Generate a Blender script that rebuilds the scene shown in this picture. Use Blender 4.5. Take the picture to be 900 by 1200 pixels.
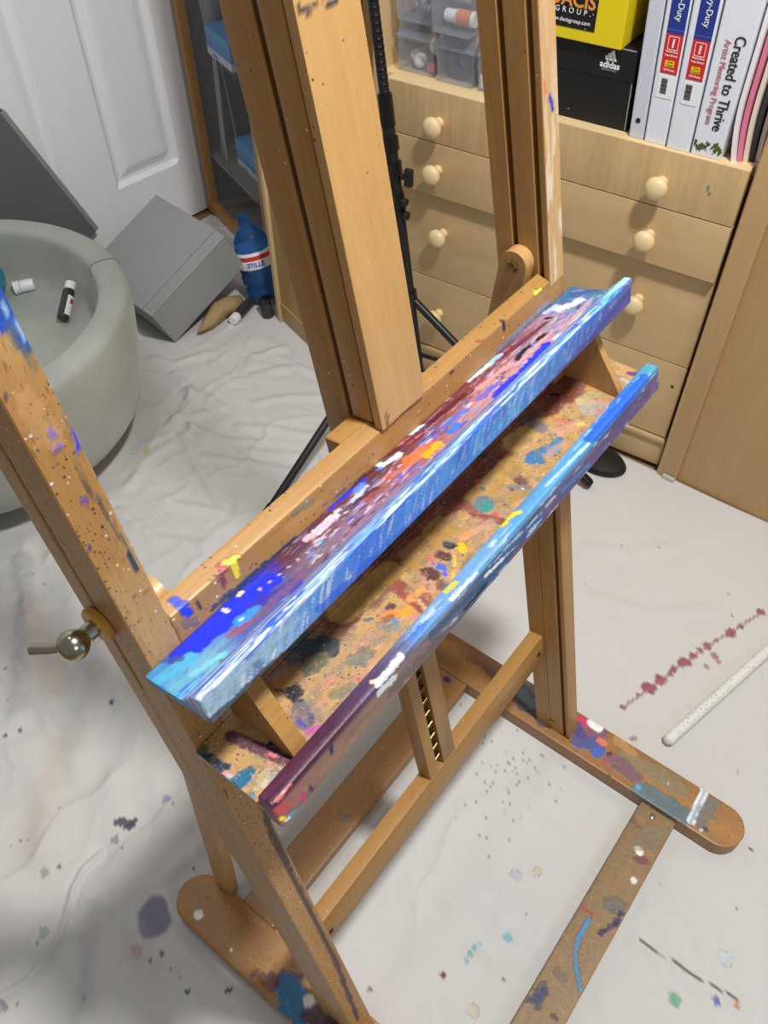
import bpy, bmesh, math, random
import numpy as np
from mathutils import Vector, Matrix

# ------------------------------------------------------------------ camera, world, light, exposure
scene = bpy.context.scene
for o in list(bpy.data.objects):
    bpy.data.objects.remove(o, do_unlink=True)
COL = scene.collection

CAM_LOC = (-0.1280, -0.1490, 1.2131)
CAM_RIGHT = (0.61329402, -0.78977251, -0.01139448)
CAM_DOWN = (-0.59534591, -0.45273638, -0.66377181)
CAM_FWD = (0.51907003, 0.41387093, -0.74784835)
cd = bpy.data.cameras.new('camera')
cam = bpy.data.objects.new('camera', cd)
COL.objects.link(cam)
R = Matrix((CAM_RIGHT, [-v for v in CAM_DOWN], [-v for v in CAM_FWD])).transposed()
cam.matrix_world = Matrix.Translation(CAM_LOC) @ R.to_4x4()
cd.sensor_fit = 'VERTICAL'
cd.sensor_height = 36.0
cd.lens = 986.87 / 1200.0 * 36.0
cd.clip_start = 0.02
cd.clip_end = 50
cd.dof.use_dof = False
scene.camera = cam

world = bpy.data.worlds.new('world')
scene.world = world
world.use_nodes = True
world.node_tree.nodes['Background'].inputs[0].default_value = (0.92, 0.96, 1.0, 1)
world.node_tree.nodes['Background'].inputs[1].default_value = 0.22

def area(name, loc, target, size, power, col=(1, 1, 1)):
    l = bpy.data.lights.new(name, 'AREA')
    l.shape = 'DISK'
    l.size = size
    l.energy = power
    l.color = col
    o = bpy.data.objects.new(name, l)
    COL.objects.link(o)
    o.location = loc
    d = Vector(target) - Vector(loc)
    o.rotation_euler = d.to_track_quat('-Z', 'Y').to_euler()
    return o
area('ceiling_lamp_light', (0.42, -0.30, 2.25), (0.42, 0.1, 0.3), 0.18, 37, (1.0, 0.992, 0.970))
area('room_fill_light', (-0.35, -1.9, 1.8), (0.5, 1.4, 0.3), 0.9, 6, (0.97, 0.98, 1.0))

area('door_fill_light', (0.30, 0.75, 2.3), (0.6, 1.5, 0.3), 0.4, 4.5, (0.98, 0.99, 1.0))  # overhead fill added to brighten the door end, no lamp known there

vs = scene.view_settings
vs.view_transform = 'Standard'
vs.look = 'None'
vs.exposure = 0.0
vs.gamma = 1.0
vs.use_curve_mapping = False

# ------------------------------------------------------------------ helpers
TH = 0.1992                      # backward lean of the easel frame
HR = 0.0271                      # height of the easel feet
TV = np.array([0, math.sin(TH), math.cos(TH)])
NV = np.array([0, math.cos(TH), -math.sin(TH)])
XV = np.array([1.0, 0, 0])
def PN(x, n, t):                 # easel frame: x along the tray, n backwards, t up the posts
    return np.array([0, 0, HR]) + XV * x + NV * n + TV * t
CQ = np.array([1.136, .16, 0]); CD_ = np.array([-.07, .99755, 0]); CN = np.array([.99755, .07, 0])
def CB(s, d, z):                 # cabinet frame: s along the front, d depth behind the front, z up
    return CQ + CD_ * s + CN * d + np.array([0, 0, z])

def srgb(c):
    r = []
    for v in c[:3]:
        v = v / 255.0
        r.append(v / 12.92 if v <= 0.04045 else ((v + 0.055) / 1.055) ** 2.4)
    return tuple(r)

_rng = np.random.default_rng(7)
_TAB = _rng.random(65536)
def _h(i, j, k, seed):
    return _TAB[((i * 73856093) ^ (j * 19349663) ^ (k * 83492791) ^ (seed * 2654435)) & 65535]
def noise3(P, scale, seed=0):    # value noise in 0..1; P is (N,3), scale may be a 3-vector
    Q = P * np.asarray(scale) + 100.0
    I = np.floor(Q).astype(np.int64); F = Q - I
    F = F * F * (3 - 2 * F)
    r = 0
    for a in (0, 1):
        for b in (0, 1):
            for c in (0, 1):
                w = (F[:, 0] if a else 1 - F[:, 0]) * (F[:, 1] if b else 1 - F[:, 1]) * (F[:, 2] if c else 1 - F[:, 2])
                r = r + w * _h(I[:, 0] + a, I[:, 1] + b, I[:, 2] + c, seed)
    return r
_ROT = np.array([[.36, .48, -.8], [-.8, .6, 0], [.48, .64, .6]])
def fbm(P, scale, seed=0, oct=3):
    s = np.asarray(scale, float) * np.ones(3); r = 0; a = .5; tot = 0
    Q = P * s
    for o in range(oct):
        Q = Q @ _ROT.T if (o or abs(s.max() / s.min() - 1) < .01) else Q
        r = r + a * noise3(Q, 1.0, seed + o * 17); tot += a; a *= .5; Q = Q * 2.1
    return r / tot
def sstep(x, a, b):
    t = np.clip((x - a) / (b - a), 0, 1)
    return t * t * (3 - 2 * t)
def mixc(col, c, m):             # paint colour c over rgba array with coverage m
    c = np.asarray(c, float)
    if c.ndim == 1:
        c = c[None, :]
    m = m[:, None]
    a0 = col[:, 3:4]
    aout = m + a0 * (1 - m)
    col[:, :3] = np.where(aout > 1e-5, (c * m + col[:, :3] * a0 * (1 - m)) / np.maximum(aout, 1e-5), col[:, :3])
    col[:, 3:4] = aout
    return col
def blobs(col, P, items):
    for k, it in enumerate(items):
        a = np.array(it[0:3]); b = np.array(it[3:6]); r = it[6]; c, al, rough, soft = it[7:11]
        m = r * (1.6 + 1.8 * rough)
        lo = np.minimum(a, b) - m; hi = np.maximum(a, b) + m
        sel = np.nonzero(np.all((P > lo) & (P < hi), axis=1))[0]
        if len(sel) == 0:
            continue
        p = P[sel]; ab = b - a; L = ab @ ab
        t = np.clip(((p - a) @ ab) / L, 0, 1) if L > 1e-12 else np.zeros(len(p))
        d = np.linalg.norm(p - (a + t[:, None] * ab), axis=1)
        wq = 1.1 / max(r, .0012)
        wv = np.stack([fbm(p, wq, k * 7 + 301, 3), fbm(p, wq, k * 7 + 302, 3), fbm(p, wq, k * 7 + 303, 3)], 1) - .5
        p = p + wv * (1.5 * r * rough)
        t = np.clip(((p - a) @ ab) / L, 0, 1) if L > 1e-12 else np.zeros(len(p))
        d = np.linalg.norm(p - (a + t[:, None] * ab), axis=1)
        n = fbm(p, 1.15 / max(r, .0012), k * 3 + 5, 4) - .5
        e = d - r * (1 + 1.3 * rough * n)
        w = max(soft * r, 0.0004)
        mk = (1 - sstep(e, -w, w * .6)) * al
        shade = 1 + (noise3(p, 1.6 / max(r, .002), k + 9)[:, None] - .5) * .22
        sub = col[sel]
        col[sel] = mixc(sub, np.clip(np.array(srgb(c))[None, :] * shade, 0, 1), mk)
    return col

def put(name, me, mat, parent=None):
    o = bpy.data.objects.new(name, me)
    COL.objects.link(o)
    if mat is not None:
        me.materials.append(mat)
    if parent is not None:
        o.parent = parent
    return o
def root_loc(o):
    p = np.zeros(3)
    while o is not None:
        p = p + np.array(o.location); o = o.parent
    return p
def mk(name, V, F, mat, parent=None, base=None, smooth=False, paint=None):
    V = np.asarray(V, float)
    if parent is not None:
        org = root_loc(parent)
    else:
        org = np.zeros(3) if base is None else np.array(base, float)
    me = bpy.data.meshes.new(name)
    me.from_pydata((V - org).tolist(), [], [list(map(int, f)) for f in F])
    me.update()
    if smooth is not False:
        me.polygons.foreach_set('use_smooth', [True] * len(me.polygons))
        if smooth is not True:
            me.set_sharp_from_angle(angle=math.radians(smooth))
    if paint is not None:
        at = me.color_attributes.new('paint', 'FLOAT_COLOR', 'POINT')
        at.data.foreach_set('color', np.clip(paint, 0, 1).astype(np.float32).ravel())
    o = put(name, me, mat, parent)
    if parent is None:
        o.location = org
    return o
def thing(name, label, cat, loc=(0, 0, 0), group=None):
    o = bpy.data.objects.new(name, None)
    COL.objects.link(o)
    o.empty_display_size = .05
    o.location = loc
    o['label'] = label; o['category'] = cat
    if group:
        o['group'] = group
    return o
def tag(o, label, cat, group=None):
    o['label'] = label; o['category'] = cat
    if group:
        o['group'] = group
    return o
def struct(o):
    o['kind'] = 'structure'
    return o

def roundpoly(poly, r, seg=3):
    poly = [np.array(p, float) for p in poly]; out = []
    n = len(poly)
    for i in range(n):
        p = poly[i]; a = poly[i - 1] - p; b = poly[(i + 1) % n] - p
        la, lb = np.linalg.norm(a), np.linalg.norm(b)
        rr = min(r, la * .45, lb * .45)
        p0 = p + a / la * rr; p1 = p + b / lb * rr
        for k in range(seg + 1):
            t = k / seg
            out.append((1 - t) ** 2 * p0 + 2 * t * (1 - t) * p + t * t * p1)
    return out
def densify(poly, step):
    out = []; n = len(poly)
    for i in range(n):
        a = poly[i]; b = poly[(i + 1) % n]
        k = max(1, int(math.ceil(np.linalg.norm(b - a) / step)))
        for j in range(k):
            out.append(a + (b - a) * j / k)
    return out
def bar_geo(poly, c0, c1, f, r=.0015, step=None, nstep=None, warp=None, seg=2):
    """extrude the 2D polygon along c from c0 to c1; f(a, b, c) gives the point"""
    pr = roundpoly(poly, r, seg) if r else [np.array(p, float) for p in poly]
    if step:
        pr = densify(pr, step)
    n = len(pr)
    k = max(1, int(math.ceil(abs(c1 - c0) / (nstep or (step or 1e9)))))
    cs = [c0 + (c1 - c0) * i / k for i in range(k + 1)]
    e = min(.0012, abs(c1 - c0) * .2) if r else 0
    if r:                                         # tiny chamfer at both ends
        cen = sum(pr) / n
        rows = [(cs[0], .0012)] + [(cs[0] + e * (1 if c1 > c0 else -1), 0)] + [(c, 0) for c in cs[1:-1]] + [(cs[-1] - e * (1 if c1 > c0 else -1), 0), (cs[-1], .0012)]
    else:
        cen = sum(pr) / n
        rows = [(c, 0) for c in cs]
    V = []
    for c, ins in rows:
        for p in pr:
            q = p
            if ins:
                d = cen - p; L = np.linalg.norm(d); q = p + d / max(L, 1e-9) * min(ins * .8, L * .3)
            a, b = q
            if warp:
                a, b, cc = warp(a, b, c)
            else:
                cc = c
            V.append(f(a, b, cc))
    m = len(rows)
    area2 = sum(pr[i][0] * pr[(i + 1) % n][1] - pr[(i + 1) % n][0] * pr[i][1] for i in range(n))
    fa = np.array(f(1., 0., 0.)) - np.array(f(0., 0., 0.)); fb = np.array(f(0., 1., 0.)) - np.array(f(0., 0., 0.)); fc = np.array(f(0., 0., 1.)) - np.array(f(0., 0., 0.))
    flip = (np.dot(np.cross(fa, fb), fc) * (1 if c1 > c0 else -1) * area2) < 0
    F = []
    for i in range(m - 1):
        for j in range(n):
            j2 = (j + 1) % n
            q = [i * n + j, i * n + j2, (i + 1) * n + j2, (i + 1) * n + j]
            F.append(q[::-1] if flip else q)
    c0f = list(range(n))[::-1]; c1f = [(m - 1) * n + j for j in range(n)]
    F.append(c0f[::-1] if flip else c0f); F.append(c1f[::-1] if flip else c1f)
    return np.array(V), F
def bar(name, poly, c0, c1, f, mat, parent=None, paint=None, base=None, smooth=30, **kw):
    V, F = bar_geo(poly, c0, c1, f, **kw)
    pc = paint(V) if paint else None
    return mk(name, V, F, mat, parent, base, smooth, pc)
def rect(a0, a1, b0, b1):
    return [(a0, b0), (a1, b0), (a1, b1), (a0, b1)]
fX = lambda a, b, c: PN(c, a, b)                 # profile (n,t), along x
fT = lambda a, b, c: PN(a, b, c)                 # profile (x,n), along the post
fZ = lambda a, b, c: np.array([a, b, c])         # plan (x,y), up
fY = lambda a, b, c: np.array([a, c, b])         # profile (x,z), along y
fWX = lambda a, b, c: np.array([c, a, b])        # profile (y,z), along x
fC = lambda a, b, c: CB(a, b, c)                 # cabinet plan (s,d), up
fCs = lambda a, b, c: CB(c, a, b)                # cabinet profile (d,z), along s
def box(name, f, a, b, c, mat, parent=None, r=.0015, **kw):
    return bar(name, rect(a[0], a[1], b[0], b[1]), c[0], c[1], f, mat, parent, r=r, **kw)

def frame_of(ax):
    ax = np.array(ax, float); ax /= np.linalg.norm(ax)
    h = np.array([0, 0, 1.0]) if abs(ax[2]) < .9 else np.array([1.0, 0, 0])
    u = np.cross(h, ax); u /= np.linalg.norm(u); v = np.cross(ax, u)
    return u, v, ax
def lathe_geo(prof, org, ax, seg=32):
    """profile [(radius, distance along axis)], closed at both ends if radius 0"""
    u, v, w = frame_of(ax); org = np.array(org, float)
    V = []; n = len(prof)
    for (r, h) in prof:
        for k in range(seg):
            t = 2 * math.pi * k / seg
            V.append(org + w * h + (u * math.cos(t) + v * math.sin(t)) * max(r, 1e-5))
    F = []
    for i in range(n - 1):
        for k in range(seg):
            k2 = (k + 1) % seg
            F.append([i * seg + k, i * seg + k2, (i + 1) * seg + k2, (i + 1) * seg + k])
    F.append(list(range(seg))[::-1]); F.append([(n - 1) * seg + k for k in range(seg)])
    return np.array(V), F
def lathe(name, prof, org, ax, mat, parent=None, seg=32, base=None, smooth=35, paint=None):
    V, F = lathe_geo(prof, org, ax, seg)
    return mk(name, V, F, mat, parent, base, smooth, paint(V) if paint else None)
def tube_geo(pts, r, seg=12):
    pts = [np.array(p, float) for p in pts]; V = []; n = len(pts)
    rs = r if isinstance(r, (list, tuple)) else [r] * n
    t0 = pts[1] - pts[0]; u, v, w = frame_of(t0)
    for i, p in enumerate(pts):
        t = (pts[min(i + 1, n - 1)] - pts[max(i - 1, 0)]); t /= np.linalg.norm(t)
        u = u - t * (u @ t); u /= np.linalg.norm(u); v = np.cross(t, u)
        for k in range(seg):
            a = 2 * math.pi * k / seg
            V.append(p + (u * math.cos(a) + v * math.sin(a)) * rs[i])
    F = []
    for i in range(n - 1):
        for k in range(seg):
            k2 = (k + 1) % seg
            F.append([i * seg + k, i * seg + k2, (i + 1) * seg + k2, (i + 1) * seg + k])
    F.append(list(range(seg))[::-1]); F.append([(n - 1) * seg + k for k in range(seg)])
    return np.array(V), F
def tube(name, pts, r, mat, parent=None, seg=12, base=None):
    V, F = tube_geo(pts, r, seg)
    return mk(name, V, F, mat, parent, base, 40)
def merge(gs):
    V = []; F = []; n = 0
    for v, f in gs:
        V.append(np.asarray(v)); F += [[i + n for i in q] for q in f]; n += len(v)
    return np.concatenate(V), F

# ------------------------------------------------------------------ materials
class NT:
    def __init__(s, name):
        s.m = bpy.data.materials.new(name); s.m.use_nodes = True
        s.t = s.m.node_tree; s.b = s.t.nodes['Principled BSDF']; s.l = s.t.links
    def n(s, typ, **kw):
        x = s.t.nodes.new(typ)
        for k, v in kw.items():
            setattr(x, k, v)
        return x
    def link(s, a, b):
        s.l.new(a, b)
    def mixrgb(s, fac, a, b, mode='MIX'):
        x = s.n('ShaderNodeMix', data_type='RGBA', blend_type=mode)
        for i, v in ((0, fac), (6, a), (7, b)):
            if isinstance(v, bpy.types.NodeSocket):
                s.link(v, x.inputs[i])
            elif i == 0:
                x.inputs[i].default_value = v
            else:
                x.inputs[i].default_value = (*v, 1)
        return x.outputs[2]
    def math(s, op, a, b=None, c=None):
        x = s.n('ShaderNodeMath', operation=op)
        for i, v in enumerate((a, b, c)):
            if v is None:
                continue
            if isinstance(v, bpy.types.NodeSocket):
                s.link(v, x.inputs[i])
            else:
                x.inputs[i].default_value = v
        return x.outputs[0]
    def ramp(s, fac, stops):
        x = s.n('ShaderNodeValToRGB'); e = x.color_ramp.elements
        while len(e) < len(stops):
            e.new(.5)
        for i, (p, c) in enumerate(stops):
            e[i].position = p; e[i].color = (*c, 1)
        s.link(fac, x.inputs[0])
        return x.outputs[0]
    def coord(s, scale=(1, 1, 1), rot=(0, 0, 0), first=None):
        tc = s.n('ShaderNodeTexCoord'); out = tc.outputs['Object']
        if any(rot):
            m0 = s.n('ShaderNodeMapping'); m0.inputs['Rotation'].default_value = rot
            s.link(out, m0.inputs[0]); out = m0.outputs[0]
        m = s.n('ShaderNodeMapping'); m.inputs['Scale'].default_value = scale
        s.link(out, m.inputs[0])
        return m.outputs[0]
    def noise(s, vec, scale, detail=4, rough=.55, dist=0):
        x = s.n('ShaderNodeTexNoise'); x.inputs['Scale'].default_value = scale
        x.inputs['Detail'].default_value = detail; x.inputs['Roughness'].default_value = rough
        x.inputs['Distortion'].default_value = dist
        s.link(vec, x.inputs['Vector'])
        return x.outputs['Fac']
    def bump(s, h, strength=.2, dist=.001):
        x = s.n('ShaderNodeBump'); x.inputs['Strength'].default_value = strength
        x.inputs['Distance'].default_value = dist
        s.link(h, x.inputs['Height']); s.link(x.outputs[0], s.b.inputs['Normal'])
    def base(s, c):
        if isinstance(c, bpy.types.NodeSocket):
            s.link(c, s.b.inputs['Base Color'])
        else:
            s.b.inputs['Base Color'].default_value = (*c, 1)
def plain(name, c, rough=.5, metal=0, bumps=0, spec=.5, vary=0, nscale=60):
    t = NT(name)
    t.b.inputs['Roughness'].default_value = rough
    t.b.inputs['Metallic'].default_value = metal
    t.b.inputs['Specular IOR Level'].default_value = spec
    v = t.coord(); n = t.noise(v, nscale, 4)
    c = srgb(c)
    if vary:
        t.base(t.mixrgb(n, tuple(x * (1 - vary) for x in c), tuple(min(1, x * (1 + vary)) for x in c)))
    else:
        t.base(c)
    if bumps:
        t.bump(n, bumps, .0008)
    return t.m
GR = {'x': ((3, 60, 60), (0, 0, 0)), 'y': ((60, 3, 60), (0, 0, 0)), 'z': ((60, 60, 3), (0, 0, 0)),
      't': ((60, 60, 3), (TH, 0, 0))}
def wood(name, dark, light, grain='x', rough=.42, paint=False, speck=0, mottle=0, fleck=.3, coat=.15, fine=1.0, dotcol=None):
    t = NT(name)
    sc, ro = GR[grain]
    v = t.coord(sc, ro)
    d, l = srgb(dark), srgb(light)
    n1 = t.noise(v, .55 * fine, 5, .6, .6)
    n2 = t.noise(v, 6.0 * fine, 3, .6)
    f = t.math('ADD', t.math('MULTIPLY', n1, .7), t.math('MULTIPLY', n2, .3))
    f = t.math('MULTIPLY_ADD', f, 2.2, -.6)
    f.node.use_clamp = True
    c = t.mixrgb(f, d, l)
    # large soft tone drift
    vb = t.coord((4, 4, 4)); nb = t.noise(vb, 1.2, 2)
    c = t.mixrgb(t.math('MULTIPLY', nb, .22), c, tuple(x * .8 for x in d))
    if fleck:
        sc2 = tuple(s * (34 if s < 10 else 9) for s in sc)
        vf = t.coord(sc2, ro); nf = t.noise(vf, 1.0, 2, .5)
        m = t.math('MULTIPLY', t.math('GREATER_THAN', nf, .66), fleck)
        c = t.mixrgb(m, c, tuple(x * .45 for x in d))
    r = t.math('MULTIPLY_ADD', n2, .15, rough - .07)
    if speck:
        vv = t.coord((1, 1, 1))
        vo = t.n('ShaderNodeTexVoronoi'); vo.inputs['Scale'].default_value = 380; t.link(vv, vo.inputs['Vector'])
        hs = t.n('ShaderNodeSeparateColor'); t.link(vo.outputs['Color'], hs.inputs[0])
        big = t.noise(vv, 30, 3)
        rad = t.math('MULTIPLY', t.math('MULTIPLY', hs.outputs[0], hs.outputs[0]), .42)
        m = t.math('MULTIPLY', t.math('LESS_THAN', vo.outputs['Distance'], rad), t.math('LESS_THAN', hs.outputs[1], t.math('MULTIPLY', big, speck * 1.8)))
        dc = t.ramp(hs.outputs[2], dotcol or [(0, srgb((45, 30, 45))), (.45, srgb((70, 45, 50))), (.62, srgb((60, 60, 140))), (.75, srgb((110, 70, 60))), (.9, srgb((225, 220, 210)))])
        c = t.mixrgb(t.math('MULTIPLY', m, .85), c, dc)
    if paint:
        at = t.n('ShaderNodeAttribute'); at.attribute_name = 'paint'
        vv = t.coord((1, 1, 1)); na = t.noise(vv, 160, 4, .6)
        pc = t.mixrgb(t.math('MULTIPLY_ADD', na, .5, -.1), at.outputs['Color'], (0.9, 0.9, 0.95), 'SOFT_LIGHT')
        c = t.mixrgb(at.outputs['Alpha'], c, pc)
        if mottle:
            for sc_, thr, cc in ((55, .56, (120, 112, 104)), (95, .60, (196, 138, 112)), (140, .60, (92, 70, 66)), (210, .63, (214, 200, 176)), (75, .63, (88, 104, 112))):
                nm_ = t.noise(vv, sc_, 4, .65)
                f_ = t.math('MULTIPLY', t.math('GREATER_THAN', nm_, thr), mottle)
                c = t.mixrgb(f_, c, srgb(cc))
        r = t.math('ADD', r, t.math('MULTIPLY', at.outputs['Alpha'], .07))
        h = t.math('ADD', t.math('MULTIPLY', t.math('MULTIPLY', na, at.outputs['Alpha']), 1.6), t.math('MULTIPLY', n2, .25))
        t.bump(h, .45, .0012)
    else:
        t.bump(n2, .12, .0006)
    t.base(c); t.link(r, t.b.inputs['Roughness'])
    t.b.inputs['Coat Weight'].default_value = coat * (.3 if paint else 1)
    t.b.inputs['Coat Roughness'].default_value = .3
    return t.m
BD, BL = (154, 110, 52), (192, 147, 85)
M = {}
for g in 'xyzt':
    M['beech_' + g] = wood('beech_' + g, BD, BL, g, speck=.06)
    M['beech_paint_' + g] = wood('beech_paint_' + g, BD, BL, g, paint=True, speck=.35)
M['beech_clean_t'] = wood('beech_clean_t', BD, BL, 't', paint=True, speck=.08)
M['beech_spattered'] = wood('beech_spattered', (158, 114, 60), (198, 155, 98), 't', paint=True, speck=1.0, fleck=.55)
M['mast_face'] = wood('mast_face', (184, 140, 82), (210, 169, 110), 't', paint=True, speck=.04, fleck=.22)
M['brace_end'] = wood('brace_end', (172, 126, 72), (206, 162, 106), 't')
M['back_stained'] = wood('back_stained', (110, 66, 40), (140, 92, 54), 'x', speck=.3)
M['tray_floor'] = wood('tray_floor', (178, 136, 80), (205, 165, 108), 'x', paint=True, speck=.9, rough=.42, mottle=.30)
M['foot_dirty'] = wood('foot_dirty', (146, 100, 48), (182, 132, 72), 'y', paint=True, speck=.35, mottle=.10)
M['plank_dirty'] = wood('plank_dirty', (128, 98, 58), (158, 128, 82), 'x', paint=True, speck=.5, rough=.55, mottle=.16)
M['cross_dirty'] = wood('cross_dirty', (144, 100, 48), (172, 124, 68), 'x', paint=True, speck=.25)
M['pale_worn'] = wood('pale_worn', (196, 150, 98), (226, 190, 145), 't', paint=True, speck=.15)
M['maple_v'] = wood('maple_v', (200, 168, 120), (218, 189, 143), 'z', rough=.5, fleck=.0, coat=0, fine=.6)
M['maple_h'] = wood('maple_h', (194, 162, 115), (213, 184, 138), 'y', rough=.5, fleck=.1, coat=0, fine=.7)
M['maple_curly'] = wood('maple_curly', (186, 152, 104), (220, 190, 143), 'z', rough=.5, fleck=0, coat=0, fine=1.6)
M['maple_edge'] = wood('maple_edge', (222, 192, 140), (236, 210, 162), 'y', rough=.5, fleck=.05, coat=0)
M['wardrobe'] = wood('wardrobe', (184, 146, 98), (202, 167, 118), 'z', rough=.5, fleck=.08, coat=0, fine=.5)
M['wardrobe_edge'] = wood('wardrobe_edge', (188, 150, 100), (212, 178, 128), 'z', rough=.45, fleck=.08, coat=.1)
M['knob_wood'] = wood('knob_wood', (226, 196, 144), (242, 216, 168), 'z', rough=.35, fleck=0, coat=.3)
M['pine_frame'] = wood('pine_frame', (150, 105, 45), (184, 134, 66), 'z', rough=.4, fleck=.1)
M['panel_wood'] = wood('panel_wood', (176, 140, 84), (196, 160, 102), 'z', rough=.5, fleck=.05, coat=0)
M['brass'] = plain('brass', (150, 128, 78), .28, 1.0)
M['nickel'] = plain('nickel', (178, 172, 150), .2, 1.0)
M['dark_metal'] = plain('dark_metal', (90, 85, 75), .4, 1.0)
M['black'] = plain('black', (22, 22, 24), .45, 0, .05)
M['black_shiny'] = plain('black_shiny', (18, 18, 20), .25)
M['dark_slot'] = plain('dark_slot', (88, 52, 24), .7)
M['white_door'] = plain('white_door', (246, 246, 249), .45, 0, .03)
M['wall'] = plain('wall', (214, 214, 212), .8, 0, .05)
M['grey_box'] = plain('grey_box', (150, 151, 150), .5, 0, .02, vary=.04, nscale=20)
M['grey_board'] = plain('grey_board', (108, 107, 106), .6, 0, .02, vary=.04, nscale=20)
M['white_plastic'] = plain('white_plastic', (236, 238, 240), .35)
M['binder'] = plain('binder', (228, 231, 240), .3, 0, .02)
M['binder_grey'] = plain('binder_grey', (205, 208, 220), .35)
M['paper_white'] = plain('paper_white', (236, 232, 236), .7)
M['paper_cream'] = plain('paper_cream', (232, 222, 200), .7)
M['paper_pink'] = plain('paper_pink', (214, 120, 150), .7)
M['paper_dark'] = plain('paper_dark', (60, 55, 60), .7)
M['text_black'] = plain('text_black', (35, 33, 38), .7)
M['text_rose'] = plain('text_rose', (190, 120, 135), .7)
M['text_white'] = plain('text_white', (238, 238, 240), .7)
M['text_orange'] = plain('text_orange', (235, 150, 60), .7)
M['text_grey'] = plain('text_grey', (150, 150, 150), .7)
M['text_blue'] = plain('text_blue', (50, 90, 180), .7)
M['text_red'] = plain('text_red', (205, 50, 50), .6)
M['label_blue'] = plain('label_blue', (38, 58, 140), .4)
M['label_red'] = plain('label_red', (212, 38, 42), .4)
M['label_yellow'] = plain('label_yellow', (240, 205, 30), .4)
M['box_yellow'] = plain('box_yellow', (232, 208, 20), .5, vary=.03)
M['box_black'] = plain('box_black', (20, 19, 20), .55)
def speckbox():
    t = NT('box_black'); v = t.coord(); vo = t.n('ShaderNodeTexVoronoi'); vo.inputs['Scale'].default_value = 55; t.link(v, vo.inputs['Vector'])
    t.base(t.mixrgb(t.math('MULTIPLY', t.math('LESS_THAN', vo.outputs['Distance'], .07), .7), srgb((20, 19, 20)), srgb((170, 168, 165)))); t.b.inputs['Roughness'].default_value = .55
    return t.m
M['box_black'] = speckbox()
M['scuff'] = plain('scuff', (170, 168, 165), .8)
M['leaf'] = plain('leaf', (70, 90, 40), .7, vary=.3)
M['stem'] = plain('stem', (60, 50, 40), .7)
M['tissue_blue'] = plain('tissue_blue', (70, 150, 215), .6, vary=.06, nscale=30)
M['tissue_white'] = plain('tissue_white', (205, 215, 225), .6)
M['teal'] = plain('teal', (20, 130, 160), .4, vary=.1)
M['bead'] = plain('bead', (40, 180, 195), .2)
M['kraft'] = plain('kraft', (165, 138, 98), .8, 0, .1, vary=.1)
M['dark_jar'] = plain('dark_jar', (50, 48, 52), .3)
M['cabinet_inside'] = plain('cabinet_inside', (92, 88, 86), .8, vary=.1)
M['cabinet_shelf'] = plain('cabinet_shelf', (126, 118, 108), .6)
M['ribbon_metal'] = plain('ribbon_metal', (205, 208, 212), .35, .3)
M['orange_plastic'] = plain('orange_plastic', (225, 130, 90), .5)
M['pink_plastic'] = plain('pink_plastic', (225, 90, 110), .5)
M['dark_roll'] = plain('dark_roll', (40, 48, 66), .5)
M['lilac'] = plain('lilac', (170, 178, 215), .6, vary=.2, nscale=80)
M['foot_tape'] = plain('foot_tape', (190, 195, 185), .5)
M['collar'] = plain('collar', (205, 152, 60), .35)
def felt():
    t = NT('grey_felt'); v = t.coord(); n = t.noise(v, 7, 4, .6); f = t.noise(v, 600, 2)
    s = t.noise(v, 3.2, 3)
    t.base(t.mixrgb(n, srgb((142, 144, 136)), srgb((184, 186, 177))))
    t.b.inputs['Roughness'].default_value = .95
    t.b.inputs['Sheen Weight'].default_value = .3
    t.bump(f, .2, .001)
    return t.m
M['felt'] = felt()
def cloth_mat():
    t = NT('drop_cloth'); v = t.coord(); n = t.noise(v, 2.2, 4, .6); f = t.noise(v, 700, 2); g = t.noise(v, 45, 4, .6)
    c = t.mixrgb(n, srgb((200, 198, 194)), srgb((212, 210, 207)))
    c = t.mixrgb(t.math('MULTIPLY', g, .12), c, srgb((170, 166, 160)))
    at = t.n('ShaderNodeAttribute'); at.attribute_name = 'paint'
    t.base(t.mixrgb(at.outputs['Alpha'], c, at.outputs['Color']))
    t.b.inputs['Roughness'].default_value = .95
    t.b.inputs['Specular IOR Level'].default_value = .1
    t.bump(t.math('ADD', t.math('MULTIPLY', f, .4), g), .25, .0012)
    return t.m
M['cloth'] = cloth_mat()
def glassy(name, col, rough=.05, trans=1.0, ior=1.45, alpha=1.0):
    t = NT(name); t.base(col); t.b.inputs['Roughness'].default_value = rough
    t.b.inputs['Transmission Weight'].default_value = trans; t.b.inputs['IOR'].default_value = ior
    t.b.inputs['Alpha'].default_value = alpha
    return t.m
def thin_clear(name, col, mixf, rough=.1):
    """thin sheet of clear plastic or glass: mostly see-through with a gloss"""
    t = NT(name); out = [n for n in t.t.nodes if n.type == 'OUTPUT_MATERIAL'][0]
    t.base(col); t.b.inputs['Roughness'].default_value = rough
    tr = t.n('ShaderNodeBsdfTransparent'); mx = t.n('ShaderNodeMixShader'); mx.inputs[0].default_value = mixf
    t.link(tr.outputs[0], mx.inputs[1]); t.link(t.b.outputs[0], mx.inputs[2]); t.link(mx.outputs[0], out.inputs[0])
    return t.m
M['pane'] = thin_clear('pane', srgb((150, 150, 150)), .10, .03)
M['clear_plastic'] = thin_clear('clear_plastic', srgb((196, 203, 216)), .17, .2)
M['bottle_blue'] = glassy('bottle_blue', srgb((70, 125, 190)), .06, .75, 1.2)

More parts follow.
